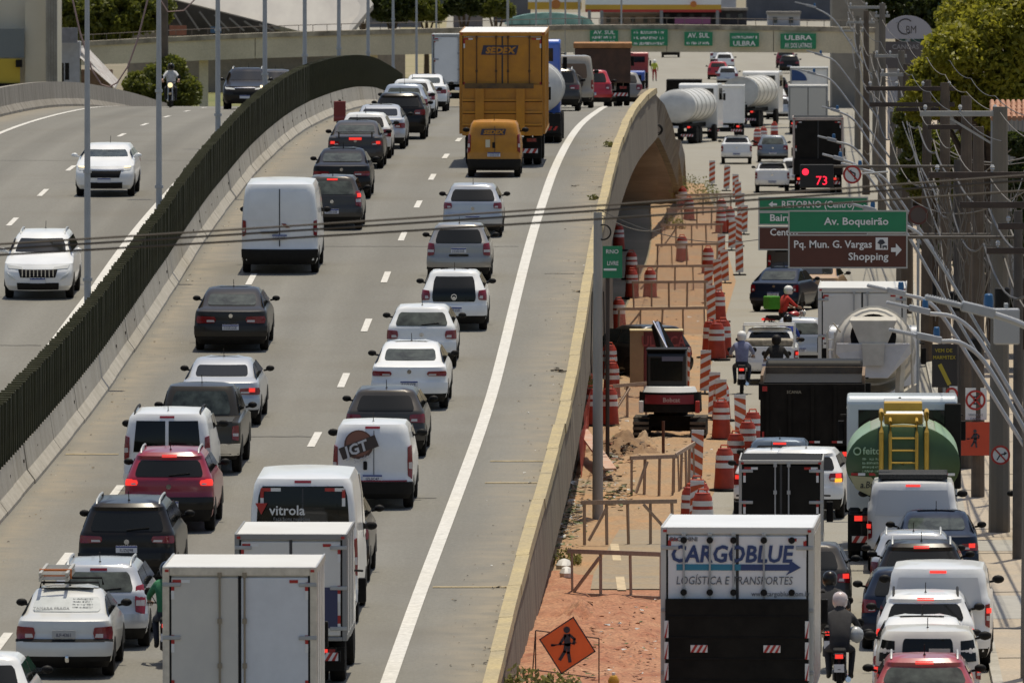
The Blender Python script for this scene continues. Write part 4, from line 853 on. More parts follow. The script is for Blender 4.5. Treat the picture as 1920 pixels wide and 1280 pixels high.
vt, vb = ucar('passenger_van', 'white passenger van with dark rear glass and company lettering', 567, 1176, 'van', 5.2, 1.97, 2.72, WHITE, cat='van', rw=(.86,1.55,.80,2.54), plt=None, tl=(.90,1.02,.9,1.6), third=1, emblem=False, wheels=.34, rr=.16)
P = vb.rear(-.25, 1.95); text('vitrola', .25, REFW, vt, (-.28, vb.rear(.2, 2.0).y-.04, 2.03), bold=.015, ext=.003)
text('Faça bons negócios', .085, mat('faint_print', (.22, .22, .22)), vt, (-.20, vb.rear(.2, 1.9).y-.045, 1.93), ext=.002)
m = MB(); m.prism([(-.86, 2.24), (-.64, 2.24), (-.75, 2.03)], P.y-.03, P.y-.015); m.build('logo_mark', REFR, vt)
for sg in (-1, 1):
    y = vb.rear(.6, 2.40).y - .02; reflectors(vt, [(sg*.58, 2.48)], y, .06, .36); reflectors(vt, [(sg*.74, 2.33)], y, .06, .30, True)
m = MB(); vb.patch(vb.rear, rq(-.012, .012, 1.0, 2.5), .014, 1, 8, m); m.build('door_seam', SEAM, vt)
ucar('suv', 'dark brown car hidden ahead of the passenger van, right flank showing', 603, 1098, 'suv', 4.3, 1.78, 1.62, paint('dark_brown', (.035, .026, .02)), mirror=PLAS)
# ------------------------------------------------------------------ oncoming traffic, left carriageway
cx, cb2 = ucar('suv', 'white oncoming suv with wide dark grille at the left edge', 70, 563, 'suv', 4.3, 1.79, 1.63, WHITE, face=-1, mirror=WHITE, rwm=GLASS, rails=1)
m = MB()
for i in range(9): x = -.40 + .1 * i; P = cb2.front(x, .72); m.box(x-.012, x+.012, P.y, P.y+.035, .6, .8)
m.build('grille_bars', CHROME, cx)
for sg in (-1, 1): cb2.patch(cb2.front, [(sg*.60, .52), (sg*.76, .58), (sg*.84, .70), (sg*.66, .60)], .03, 3, 2).build('daytime_lamp', HEADL, cx, True)
nx, nb = ucar('suv', 'white oncoming crossover in the middle of the left carriageway', 195, 370, 'suv', 4.27, 1.76, 1.50, WHITE, face=-1, mirror=WHITE, rwm=GLASS2)
m = MB(); nb.patch(nb.front, rq(-.60, .60, .80, .825), .03, 10, 1, m); m.build('chrome_bar', CHROME, nx, True)
m = MB()
for sg in (-1, 1): nb.patch(nb.front, [(sg*.62, .86), (sg*.80, .87), (sg*.82, .91), (sg*.62, .90)], .03, 4, 1, m)
m.build('lit_headlamp', HEADON, nx, True)
tx, tb = ucar('suv', 'black oncoming compact suv cresting the viaduct', 459, 0, 'suv', 4.25, 1.79, 1.66, BLACK, d=425, face=-1, mirror=BLACK, rwm=GLASS, rails=1)
m = MB(); tb.patch(tb.front, rq(-.42, .42, .83, .86), .03, 8, 1, m); m.build('chrome_bar', CHROME, tx, True)
m = MB(); tb.patch(tb.front, [(-.80, .86), (-.62, .86), (-.62, .93), (-.80, .93)], .03, 3, 1, m); m.build('lit_headlamp', HEADON, tx, True)
ucar('hatchback', 'dark oncoming car half hidden behind the black compact suv', 511, 0, 'hatch', 4.0, 1.72, 1.58, GREY, d=448, face=-1)
# ------------------------------------------------------------------ people and motorcycles
SKIN = mat('skin', (.30, .17, .11), rough=.6, var=.1); SHOE = mat('shoe', (.03, .028, .026), rough=.7)
def person(name, label, loc, rz, J, shirt, trousers, helmet=None, visor=True, hair=None, rx=0., gloves=None, bag=None, extra=None):
    keys = list(J); idx = {k: i for i, k in enumerate(keys)}
    bones = [('pelvis','waist'),('waist','chest'),('chest','neck'),('neck','skull'),('chest','shL'),('shL','elL'),('elL','haL'),('chest','shR'),('shR','elR'),('elR','haR'),
             ('pelvis','hipL'),('hipL','knL'),('knL','anL'),('anL','toL'),('pelvis','hipR'),('hipR','knR'),('knR','anR'),('anR','toR')]
    rad = dict(pelvis=.15, waist=.145, chest=.165, neck=.06, skull=.095, sh=.085, el=.052, ha=.036, hip=.10, kn=.068, an=.048, to=.042)
    me = bpy.data.meshes.new(name); me.from_pydata([J[k] for k in keys], [(idx[a], idx[b]) for a, b in bones], [])
    o = bpy.data.objects.new(name, me); COL.objects.link(o); s = o.modifiers.new('s', 'SKIN'); sv = me.skin_vertices[0].data
    for k in keys:
        r = rad.get(k) or rad[k[:2] if k[:2] in rad else k[:3]]
        sv[idx[k]].radius = (r * (1.15 if k in ('chest', 'waist', 'pelvis') else 1), r * (.8 if k in ('chest', 'waist') else 1)); sv[idx[k]].use_root = (k == 'pelvis')
    sb = o.modifiers.new('u', 'SUBSURF'); sb.levels = sb.render_levels = 1
    bpy.context.view_layer.update(); me2 = bpy.data.meshes.new_from_object(o.evaluated_get(bpy.context.evaluated_depsgraph_get())); bpy.data.objects.remove(o)
    V = [v.co.copy() for v in me2.vertices]; Fc = [tuple(p.vertices) for p in me2.polygons]
    m = MB(); m.v = [tuple(v) for v in V]; m.f = Fc
    def cls(c):
        best, bk = 9, None
        for a, b in bones:
            A, B = Vector(J[a]), Vector(J[b]); t = max(0, min(1, (c - A).dot(B - A) / max(1e-6, (B - A).length_squared))); dd = (c - (A + (B - A) * t)).length - rad.get(a, rad.get(a[:2], rad.get(a[:3], .1))) * .6
            if dd < best: best, bk = dd, (a, b, t)
        a, b, t = bk
        if b in ('skull',): return 2
        if b.startswith('ha'): return 2 if t > .35 else 0
        if b.startswith('to') or (b.startswith('an') and t > .85): return 3
        if b.startswith(('hip', 'kn', 'an')) or (a == 'pelvis' and t < .35): return 1
        return 0
    m.m = [cls(sum((V[i] for i in f), Vector()) / len(f)) for f in Fc]
    m.k = 2
    for sd in ('L', 'R'):       # five curled fingers on each hand
        H = Vector(J['ha' + sd]); E_ = Vector(J['el' + sd]); fw = (H - E_).normalized(); sx = 1 if sd == 'R' else -1; ac = Vector((sx, 0, 0))
        for i in range(4):
            b0 = H + fw * .03 + ac * (.028 * (i - 1.5)); L_ = (.055, .065, .06, .045)[i]
            m.tube([b0, b0 + fw * L_ * .6 + Vector((0, 0, -.008)), b0 + fw * L_ * .75 + Vector((0, 0, -.045)), b0 + fw * L_ * .3 + Vector((0, 0, -.06))], [.010, .010, .009, .007], 5)
        b0 = H - ac * .035; m.tube([b0, b0 - ac * .03 + fw * .03, b0 - ac * .02 + fw * .06 + Vector((0, 0, -.03))], [.012, .011, .008], 5)
    r = m.build(name, [shirt, trousers, SKIN if gloves is None else gloves, SHOE], None, True, ang=180)
    r.location = loc; r.rotation_euler = (rx, 0, rz); tag(r, label, 'person')
    hp = Vector(J['skull']); fwd = (Vector(J['nose']) - hp).normalized() if 'nose' in J else Vector((0, 1, 0))
    if helmet:
        h = MB(); h.lathe([(.10, -.13), (.135, -.08), (.145, 0), (.135, .07), (.10, .12), (.05, .145), (.01, .15)], 18, Matrix.Translation(hp + Vector((0, .015, .03))) @ Matrix.Diagonal((.95, 1.08, 1, 1))); ho = h.build('helmet', helmet, r, True)
        if visor:
            h = MB(); n = 8
            for i in range(n):
                a0, a1 = [PI*(.18 + .64*j/n) for j in (i, i+1)]
                P = lambda a, z, e=1.02: hp + Vector((.143*.95*e*math.cos(a), .015 + .156*e*math.sin(a), z))
                h.q([P(a0, -.02), P(a1, -.02), P(a1, .07), P(a0, .07)])
            h.build('visor', GLASS, ho, True)
    else:
        f = MB(); y = hp.y + .10
        for sx in (-1, 1): f.lathe([(.005, -.008), (.013, 0), (.005, .008)], 6, Matrix.Translation((hp.x + sx*.035, y - .012, hp.z + .01)))
        f.build('eyes', SHOE, r); f = MB(); f.lathe([(.018, 0), (.004, .045)], 6, Matrix.Translation((hp.x, y - .01, hp.z - .03))); f.box(hp.x-.025, hp.x+.025, y-.02, y-.004, hp.z-.06, hp.z-.05); f.build('face', SKIN, r)
        f = MB(); f.lathe([(.105, .0), (.105, .05), (.075, .10), (.01, .12)], 12, Matrix.Translation(hp + Vector((0, -.015, .01)))); f.build('hair', hair or SHOE, r, True)
    return r
def riderJ(lean=.0, armw=.33, tw=0., foot=(.19, .62, .30)):
    return dict(pelvis=(0, .36, .90), waist=(0, .36 + .05, 1.08), chest=(tw*.4, .44 + lean*.5, 1.32), neck=(tw*.5, .50 + lean*.7, 1.50), skull=(tw*.6, .55 + lean*.8, 1.63),
        shL=(-.19, .47 + lean*.6, 1.40), elL=(-.33, .66 + lean*.5, 1.18), haL=(-armw, .93, 1.08), shR=(.19, .47 + lean*.6, 1.40), elR=(.33, .66 + lean*.5, 1.18), haR=(armw, .93, 1.08),
        hipL=(-.10, .40, .86), knL=(-.22, .80, .78), anL=(-foot[0], foot[1], foot[2]+.05), toL=(-foot[0]-.02, foot[1]+.16, foot[2]), hipR=(.10, .40, .86), knR=(.22, .80, .78), anR=(foot[0], foot[1], foot[2]+.05), toR=(foot[0]+.02, foot[1]+.16, foot[2]))
def motorcycle(label, loc, rz, col, lit=True, head=False, case=None, rx=0.):
    r = empty('motorcycle', label, 'motorcycle', loc, rz, rx); R = .29
    for y in (0, 1.28):
        m = MB(); m.torus((0, 0, 0), R-.05, .052, 'x', 22, 8, 1.0); w = m.build('wheel', RUB, r, True); w.location = (0, y, R)
        m = MB(); m.torus((0, 0, 0), R-.09, .018, 'x', 20, 6)
        for i in range(10): a = 2*PI*i/10; m.tube([(0, 0, 0), (0, (R-.09)*math.cos(a), (R-.09)*math.sin(a))], .005, 4)
        m.lathe([(.05, -.05), (.05, .05)], 10, Matrix.Rotation(PI/2, 4, 'Y')); m.build('rim', RIM, w, True)
    m = MB()
    for sx in (-1, 1):
        m.tube([(sx*.07, 0, R), (sx*.08, .42, .36)], .02, 6); m.tube([(sx*.09, -.05, .72), (sx*.07, .03, R)], .022, 6); m.tube([(sx*.07, -.02, .72), (sx*.06, .50, .70), (sx*.05, .98, .86)], .02, 6); m.tube([(sx*.06, .95, .86), (sx*.09, .72, .34), (sx*.09, .35, .34)], .018, 6)
    m.build('frame', DARKST, r, True)
    m = MB(); m.lathe([(.10, 0), (.11, .1), (.11, .18), (.09, .30)], 10, Matrix.Translation((0, .62, .38)) @ Matrix.Rotation(-.35, 4, 'X')); m.box(-.13, .13, .42, .76, .26, .44); m.build('engine', mat('engine_alloy', (.13, .13, .13), rough=.5, metal=.4), r, bevel=.02)
    m = MB(); m.lathe([(.06, -.22), (.13, -.15), (.155, 0), (.145, .12), (.06, .2)], 12, Matrix.Translation((0, .78, .86)) @ Matrix.Rotation(-PI/2+.12, 4, 'X') @ Matrix.Diagonal((1, .8, 1, 1))); m.build('fuel_tank', col, r, True)
    m = MB(); m.side([(-.18, .80), (-.16, .86), (.2, .86), (.34, .80), (.58, .82), (.60, .74), (.1, .72), (-.18, .76)], -.115, .115); m.build('seat', PLAS, r, bevel=.03)
    m = MB(); m.side([(-.30, .70), (-.28, .79), (.1, .80), (.1, .68)], -.09, .09); tf = m.build('tail_fairing', col, r, bevel=.02)
    m = MB(); m.box(-.07, .07, -.325, -.29, .70, .77); m.build('tail_light', TLON if lit else TLR, tf)
    m = MB(); m.box(-.09, .09, -.33, -.315, .46, .60); m.build('plate', PLW, r); m = MB(); m.bar((0, -.24, .70), (0, -.32, .50), .05, .03); m.build('plate_bracket', PLAS, r)
    m = MB(); m.side([(-.22, .56), (-.12, .63), (.05, .66), (.2, .63), (.2, .60), (.04, .625), (-.12, .60), (-.21, .53)], -.07, .07); m.build('rear_fender', PLAS, r)
    m = MB(); m.side([(1.02, .50), (1.14, .60), (1.32, .62), (1.52, .54), (1.5, .51), (1.31, .59), (1.15, .57), (1.04, .48)], -.06, .06); m.build('front_fender', col, r)
    m = MB()
    for sx in (-1, 1): m.tube([(sx*.085, 1.28, R), (sx*.085, 1.06, .98)], .025, 8)
    m.build('fork', STEEL, r, True)
    m = MB(); m.tube([(-.36, .92, 1.06), (-.20, 1.02, 1.05), (0, 1.04, 1.02), (.20, 1.02, 1.05), (.36, .92, 1.06)], .015, 6); m.build('handlebar', PLAS, r, True)
    m = MB(); m.lathe([(.05, -.06), (.10, 0), (.105, .06), (.02, .085)], 14, Matrix.Translation((0, 1.12, .92)) @ Matrix.Rotation(-PI/2, 4, 'X')); m.build('headlight', HEADON if head else HEADL, r, True)
    for sx in (-1, 1):
        m = MB(); m.tube([(sx*.22, 1.0, 1.06), (sx*.32, 1.0, 1.22)], .008, 5); m.lathe([(.07, -.012), (.075, 0), (.05, .018)], 12, Matrix.Translation((sx*.35, 1.0, 1.25)) @ Matrix.Rotation(PI/2, 4, 'X')); m.build('mirror', PLAS, r, True)
    m = MB(); m.tube([(.12, .70, .36), (.14, .35, .26), (.16, -.1, .32)], [.025, .035, .05], 10); m.build('exhaust', CHROME, r, True)
    if case:
        m = MB(); m.box(-.22, .22, -.38, .0, .86, 1.18); m.build('top_case', case, r, bevel=.05)
    return r
def bike(label_m, label_p, loc, hd, col, shirt, trousers, helmet, rx=0., lean=0., case=None, lit=True, head=False, flip=False, rz=None, **k):
    rz = (-math.atan(hd) + (PI if flip else 0)) if rz is None else rz
    mo = motorcycle(label_m, loc, rz, col, lit, head, case, rx)
    return mo, person('person', label_p, loc, rz, riderJ(lean), shirt, trousers, helmet, rx=rx, **k)
MRED = paint('moto_red', (.35, .015, .012)); MBLK = paint('moto_black', (.015, .015, .016))
CL = lambda n, c: mat('cloth_' + n, c, rough=.9, var=.15, vs=9)
bike('red motorcycle turning across the street beside the dark blue sedan', 'rider in red shirt and white helmet with green delivery bag', GP(1447, 641), 0, MRED, CL('red', (.45, .03, .02)), CL('black', (.02, .02, .022)), WHT, rz=-1.15, lean=.05)
rl = GP(1447, 641); bgm = MB(); bgm.box(-.24, .24, -.20, .20, 0, .42); bo = bgm.build('delivery_bag', CL('green', (.06, .24, .015)), None, bevel=.04); bo.location = rl + Vector((-.02, .0, 1.06)) + Matrix.Rotation(-1.15, 3, 'Z') @ Vector((0, .03, 0)); bo.rotation_euler = (0, 0, -1.15); tag(bo, 'bright green cube delivery bag on the back of the red rider', 'bag')
bike('dark motorcycle waiting left of the white pickup, tail light on', 'rider in grey blue shirt and white helmet with shoulder strap', GP(1391, 740), .03, MBLK, CL('greyblue', (.20, .22, .33)), CL('jeans', (.03, .035, .05)), WHT)
bike('motorcycle between the white pickup and the silver white car', 'rider in bright blue jacket and black helmet', GP(1477, 704), .03, MBLK, CL('blue', (.02, .05, .28)), CL('dark', (.025, .025, .03)), BLACK)
bike('motorcycle hidden behind the edge of the black dump truck', 'rider in black jacket and dark helmet behind the black dump truck', GP(1456, 748), .03, MBLK, CL('black2', (.015, .014, .013)), CL('dark', (.025, .025, .03)), PLAS)
bike('black motorcycle with lit tail light right beside the cargo truck', 'rider in dark jacket with pinkish white helmet beside the cargo truck', GP(1575, 1308), .045, MBLK, CL('dkgrey', (.03, .028, .028)), CL('dark', (.025, .025, .03)), mat('pink_helmet', (.55, .45, .42), rough=.25, coat=.5), lean=.30)
hm = MB(); hp_ = GP(1575, 1308) + Vector((.30, .62, 1.06)); hm.lathe([(.10, -.12), (.14, -.07), (.15, 0), (.13, .08), (.08, .13), (.01, .15)], 16, Matrix.Translation(hp_) @ Matrix.Rotation(.5, 4, 'Y')); tag(hm.build('helmet', mat('grey_helmet', (.42, .43, .42), rough=.25, coat=.5), None, True), 'spare grey white helmet hanging on the arm of the rider by the cargo truck', 'helmet')
bike('motorcycle hidden beside the middle of the cargo truck', 'rider in dark jacket hidden behind the cargo truck edge', GP(1556, 1262), .045, MBLK, CL('dkgrey', (.03, .028, .028)), CL('dark', (.025, .025, .03)), BLACK, lean=.2)
bike('motorcycle mostly hidden left of the big white box truck', 'rider in green shirt squeezed left of the big white box truck', UD(311, 185.5), .0, MBLK, CL('green2', (.03, .16, .07)), CL('jeans', (.03, .035, .05)), BLUED)
bike('oncoming motorcycle with lit headlamp at the viaduct crest', 'oncoming rider in white shirt and dark helmet at the crest', UD(320, 436) + Vector((0, 1.3, 0)), head_u(436), MBLK, CL('white', (.55, .55, .55)), CL('dark', (.025, .025, .03)), BLACK, flip=True, head=True, visor=True)
standJ = lambda s=1.: {k: tuple(c * s for c in v) for k, v in dict(pelvis=(0, 0, .95), waist=(0, 0, 1.08), chest=(0, .02, 1.32), neck=(0, .02, 1.50), skull=(0, .04, 1.62), shL=(-.19, 0, 1.42), elL=(-.27, -.03, 1.14), haL=(-.25, .12, .92), shR=(.19, 0, 1.42), elR=(.28, -.02, 1.14), haR=(.24, .16, .95), hipL=(-.1, 0, .90), knL=(-.12, .03, .50), anL=(-.13, 0, .09), toL=(-.14, .15, .04), hipR=(.1, 0, .90), knR=(.13, .04, .50), anR=(.14, -.02, .09), toR=(.16, .13, .04)).items()}
ORV = mat('vest_orange', (.6, .14, .03), rough=.8); YLV = mat('vest_yellow', (.42, .45, .05), rough=.8)
person('person', 'road worker in orange overalls on the median beyond the crest', GD(1207, 860), .4, standJ(), ORV, ORV, WHT, visor=False)
person('person', 'road worker in yellow vest and red trousers beyond the crest', GD(1227, 880), -.3, standJ(), YLV, CL('redt', (.3, .02, .02)), WHT, visor=False)
# ------------------------------------------------------------------ lower street, right hand queue from the near end
gcar('suv', 'red hatchback with roof rails at the bottom right edge', 1735, 1412, 'suv', 4.0, 1.70, 1.55, paint('faded_red', (.36, .06, .07)), rails=1, third=2, rwm=GLASS2)
kx, kb = gcar('minivan', 'white boxy car with wraparound rear side windows', 1741, 1366, 'minivan', 4.0, 1.78, 1.66, paint('cream_white', (.68, .66, .60)), rw=(.44,1.12,.42,1.50), tl=(.82,.95,.80,1.05), lit=1)
for sg in (-1, 1): kb.patch(kb.rear, [(sg*.56, 1.10), (sg*.84, 1.12), (sg*.82, 1.48), (sg*.56, 1.46)], .009, 4, 3).build('corner_window', GLASS, kx, True)
m = MB(); P = kb.rear(.1, 1.22); m.box(.02, .38, P.y-.022, P.y-.012, 1.16, 1.34); m.build('window_notice', mat('notice_paper', (.45, .45, .42)), kx)
gcar('sedan', 'white sedan tucked between the boxy car and white suv', 1731, 1325, 'sedan', 4.4, 1.73, 1.47, WHITE, lit=1)
gcar('suv', 'white suv with black mirrors and wide dark rear window', 1737, 1284, 'suv', 4.3, 1.79, 1.60, WHITE, lit=2, third=2, rails=2, tl=(.52,.92,.84,.98), rwm=GLASS, wiper=True)
wv, wb = gcar('panel_van', 'white panel van whose right flank shows, nearest of two', 1760, 1262, 'van', 4.7, 1.90, 1.92, WHITE, cat='van', rear_glass=False, third=2, lit=1, tl=(.86,.97,.80,1.25), hd=.058, emblem=False)
m = MB(); wb.patch(wb.rear, rq(-.82, .82, 1.15, 1.72, -.72, .72), .01, 8, 4, m); m.build('door_panel', mat('panel_grey', (.62, .62, .61), rough=.35), wv, True)
gcar('hatchback', 'dark blue car almost hidden left of the nearest white van', 1703, 1222, 'hatch', 4.1, 1.72, 1.50, BLUED)
gcar('suv', 'black suv with bright glint and lit third brake light', 1729, 1172, 'suv', 4.2, 1.75, 1.58, BLACK, third=2, rails=1)
gcar('hatchback', 'silver hatchback with roof rails left of the black suv', 1714, 1146, 'hatch', 4.1, 1.72, 1.53, SILVER, rails=1)
gcar('sedan', 'dark blue sedan at the kerb with red tail light', 1757, 1098, 'sedan', 4.4, 1.73, 1.46, BLUED, lit=1, tl=(.5,.9,.70,.86), rwm=GLASS2)
ev, eb = gcar('panel_van', 'white panel van with black mat on its roof behind the green tanker', 1713, 1076, 'van', 4.7, 1.90, 1.93, WHITE, cat='van', rear_glass=False, third=2, lit=1, tl=(.86,.97,.70,1.1), emblem=False)
m = MB(); eb.patch(eb.rear, rq(-.80, .80, 1.2, 1.74, -.72, .72), .01, 8, 4, m); m.build('door_panel', MC['panel_grey'], ev, True)
m = MB(); m.box(-.72, .72, .4, 2.4, 1.955, 2.05); m.build('roof_mat', mat('roof_mat', (.03, .03, .03), rough=.95, var=.6, vs=25, bump=.6, bs=40), ev)
# ------------------------------------------------------------------ cargo truck with lettering
p = GD(1383, 175.5); cg = empty('cargo_truck', 'white cargo box truck with blue lettering and black tail lift', 'truck', p, -math.atan(.056), 0)
CB = mat('cargo_white', (.70, .71, .71), rough=.38, var=.05, vs=1.); cargo_box(cg, 2.50, .95, 3.66, 3.9, CB, mat('cargo_frame', (.50, .50, .48), rough=.4, metal=.3), rods=(-.88, -.45, -.06, .44), hinges=True, edge=.08)
m = MB(); m.box(-1.18, 1.18, -.20, -.10, .75, 2.50); tl_ = m.build('tail_lift', mat('lift_black', (.012, .011, .009), rough=.75, var=.35, vs=3, spec=.15), cg, bevel=.02)
for z in (1.15, 1.5, 1.85, 2.2): m = MB(); m.box(-1.17, 1.17, -.212, -.198, z, z+.025); m.build('lift_rib', DARKST, tl_)
for x in (-.62, .58): chevrons(tl_, x-.14, x+.14, -.225, 1.62, 1.74, 3)
for x in (-.62, .58): chevrons(tl_, x-.14, x+.14, -.225, .95, 1.07, 3)
for sg in (-1, 1):
    for z in (1.3, 1.65, 2.0): chevrons(tl_, sg*1.16-.035, sg*1.16+.035, -.225, z-.14, z+.14, 1)
for x in (-.88, -.45, -.06, .44, .9):
    m = MB()
    for z in (3.46, 2.60): m.lathe([(.055, -.03), (.055, .02)], 12, Matrix.Translation((x, -.08, z)) @ Matrix.Rotation(PI/2, 4, 'X'))
    m.build('rod_guide', PLAS, cg, True)
m = MB(); m.box(1.262, 1.272, .06, 3.88, 1.06, 3.55); m.build('side_panel', mat('tread_plate', (.55, .54, .51), rough=.35, metal=.7, col2=(.30, .29, .27), vs=9, bump=1., bs=14), cg)
NVY = mat('logo_blue', (.02, .045, .15), rough=.4); TEAL = mat('logo_teal', (.02, .19, .30), rough=.4)
text('CARGOBLUE', .385, NVY, cg, (-.10, -.034, 3.10), bold=.028, shear=.14, sx=.90, ext=.004)
m = MB(); m.prism([(-1.0, 2.96), (.1, 2.96), (.06, 3.06), (-1.0, 3.06)], -.034, -.028); m.build('arrow_tail', TEAL, cg)
m = MB(); m.prism([(.06, 2.96), (.86, 2.96), (.80, 2.88), (1.05, 3.01), (.86, 3.14), (.86, 3.06), (.06, 3.06)], -.036, -.030); m.build('arrow_head', NVY, cg)
text('LOGÍSTICA E TRANSPORTES', .19, mat('logo_grey', (.10, .11, .13), rough=.5), cg, (-.05, -.034, 2.73), shear=.15, sx=.80, ext=.003)
text('www.cargoblue.com.br', .115, MC['logo_grey'], cg, (.72, -.034, 2.54), sx=.9, ext=.003); text('FACCHINI', .10, MC['logo_grey'], cg, (-.88, -.034, 3.44), bold=.02, ext=.003)
truck_under(cg, 2.4, 6.3, .95, (1.4, 5.0), .5); cab(cg, 4.05, 2.3, 2.75, 1.9, .7, WHITE)
gcar('hatchback', 'dark car hidden ahead of the cargo truck, only its right side visible', 1512, 1168, 'hatch', 4.1, 1.74, 1.50, GREY, lit=1, tl=(.6,.9,.76,.95))
# ------------------------------------------------------------------ centre of the lower street
p = GD(1465, 220.5); bb = empty('box_truck', 'small black box truck with pale frame ahead of cargo truck', 'truck', p, -math.atan(.037))
cargo_box(bb, 1.72, .75, 2.46, 3.1, mat('box_black', (.012, .011, .009), rough=.7, var=.35, vs=1.5, spec=.15), mat('pale_frame', (.40, .39, .36), rough=.45, metal=.3), rods=(-.12, .16), edge=.05); truck_under(bb, 1.7, 4.9, .75, (1.0, 4.0), .36); cab(bb, 3.2, 1.7, 2.0, 1.5, .55, WHITE)
gcar('hatchback', 'white car showing its left tail light beside the black box truck', 1446, 968, 'hatch', 4.0, 1.70, 1.50, WHITE, lit=1, mirror=PLAS)
hx2, hb2 = gcar('suv', 'white crossover with amber indicator lit right of black box truck', 1508, 975, 'suv', 4.3, 1.77, 1.60, WHITE, lit=1, hd=.09, tl=(.56,.94,.86,1.06))
hb2.patch(hb2.rear, [(.70, .86), (.86, .86), (.86, .94), (.70, .94)], .03, 3, 1).build('indicator', ORNL, hx2, True)
gcar('sedan', 'blue grey car roof with lit brake light behind the dump truck', 1462, 946, 'hatch', 4.1, 1.72, 1.50, paint('steel_blue', (.10, .13, .17), .3), third=2)
p = GD(1524, 259); du = empty('dump_truck', 'black dump truck body with wooden rim left of the tanker cab', 'truck', p, -math.atan(.036))
BLK = mat('dump_black', (.013, .011, .009), rough=.85, var=.4, vs=2, spec=.15); m = MB(); m.box(-1.27, 1.27, 0, 5.2, .85, 2.36); m.build('dump_body', BLK, du, bevel=.02)
WOODR = mat('side_board', (.24, .155, .085), rough=.85, col2=(.14, .10, .07), vs=3); m = MB()
for x0, x1, y0_, y1_ in ((-1.27, 1.27, 5.1, 5.2), (-1.27, -1.2, .1, 5.1), (1.2, 1.27, .1, 5.1)): m.box(x0, x1, y0_, y1_, 2.362, 2.56)
m.build('side_boards', WOODR, du); m = MB(); m.box(-1.19, 1.19, .1, 5.09, 2.362, 2.39); m.build('load_floor', DARKST, du)
for i in range(5): m = MB(); x = -1.1 + .55*i; m.box(x-.04, x+.04, -.05, -.002, .9, 2.3); m.build('tailgate_rib', BLK, du)
for x in (-1.1, -.75, .05, .6): reflectors(du, [(x, .95)], -.055, .05, .26)
reflectors(du, [(-1.2, 1.05)], -.055, .05, .3, True); m = MB(); m.box(-1.22, -1.1, -.06, -.05, 2.18, 2.3); m.build('marker_light', REFR, du); text('SCANIA', .1, mat('faded_letters', (.25, .22, .16)), du, (-.45, -.054, 2.13), bold=.02)
truck_under(du, 2.4, 7.6, .85, (1.2, 2.5, 6.4), .5); cab(du, 5.4, 2.4, 2.7, 1.9, .8, PLAS)
# green tanker
p = GD(1694, 226); tk = empty('tank_truck', 'green and white tank truck with yellow rear ladder', 'truck', p, -math.atan(.033))
GRN = mat('tank_green', (.035, .075, .022), rough=.4, var=.12, vs=2); TBAND = mat('tank_bands', (.34, .32, .27), rough=.45, col2=(.22, .32, .19), vs=.9, str3=(.4, 1.6, .4)); LTG = mat('tank_pale_green', (.24, .36, .22), rough=.4, var=.15)
t = tank(tk, 4.8, 1.19, .84, 2.10, .25, TBAND, ends=.12)
m = MB(); n = 40; rr = [(1.02, .13), (1.02, .25), (.99, .10), (.5, .02), (.02, .0)]; v = []; f = []
for r_, y in rr: v += [(r_*1.19*math.cos(2*PI*j/n), y, 2.10 + r_*.84*math.sin(2*PI*j/n)) for j in range(n)]
for i, k in ((0, 1), (0, 2), (2, 3), (3, 4)): f += [(i*n+j, i*n+(j+1)%n, k*n+(j+1)%n, k*n+j) for j in range(n)]
m.add(v, f); te = m.build('tank_end', GRN, t, True, ang=40)
m = MB(); pts = [(-1.14, 1.86), (-.18, 1.80), (-.18, 1.52), (-.72, 1.44), (-1.0, 1.58)]; m.prism(pts, .045, .07); m.build('cream_panel', mat('cream_paint', (.38, .35, .19), rough=.5), te)
text('a.Button', .2, mat('ink_dark', (.03, .03, .025)), te, (-.62, .04, 1.60), bold=.01, shear=.2, sx=.85, ext=.003)
PGR = mat('pale_green_ink', (.30, .42, .27), rough=.5); text('feito', .21, PGR, te, (-.66, .0, 2.32), bold=.015, ext=.004); m = MB(); ringf(m, (-.97, 2.38), .06, .085, .03, 20, .05); m.build('logo_ring', PGR, te)
for i in range(4): scribble(te, -.86, -.42 - .06*(i % 2), 2.19 - .085*i, .045, .02, PGR)
for i in range(6): reflectors(te, [(-.95 + .38*i, 1.89)], .035, .055, .3)
for sg in (-1, 1):
    m = MB(); v = []; f = []; k = 10
    for y in (.28, 4.9): v += [(sg*1.205*math.cos(a), y, 2.10 + .855*math.sin(a)) for a in [math.radians(-25 + 80*i/k) for i in range(k+1)]]
    m.add(v, [(i, i+1, k+2+i, k+1+i) for i in range(k)]); m.build('side_stripe', LTG, t, True)
YL = mat('ladder_yellow', (.48, .29, .03), rough=.5, var=.15, vs=3); lad = MB()
for x in (-.27, .29): lad.tube([(x, -.06, 1.55), (x, -.06, 2.75), (x, -.0, 3.0), (x, .5, 3.12)], .035, 8)
lad.build('ladder_side', YL, tk, True)
for i in range(6): m = MB(); z = 1.62 + .26*i; m.tube([(-.27, -.06, z), (.29, -.06, z)], .022, 6); m.build('rung', YL, tk, True)
for x in (-.46, .50): m = MB(); m.tube([(x, -.02, 1.5), (x, -.04, 2.78), (x, .1, 3.18), (x, .55, 3.22), (x, .9, 3.02)], .05, 8); m.build('guard_rail', YL, tk, True)
m = MB(); m.box(-.40, .42, .25, .5, 2.94, 3.16); m.build('hatch_box', YL, tk, bevel=.02); m = MB(); m.box(-.36, .44, .5, 2.0, 2.96, 3.14); m.build('hatch_box', WHT, tk, bevel=.02); m = MB(); m.box(-.40, .42, 2.5, 3.2, 2.96, 3.3); m.build('hatch_box', YL, tk, bevel=.02); m = MB(); m.box(-.40, .42, 3.2, 4.5, 2.96, 3.3); m.build('hatch_box', STEEL, tk, bevel=.02)
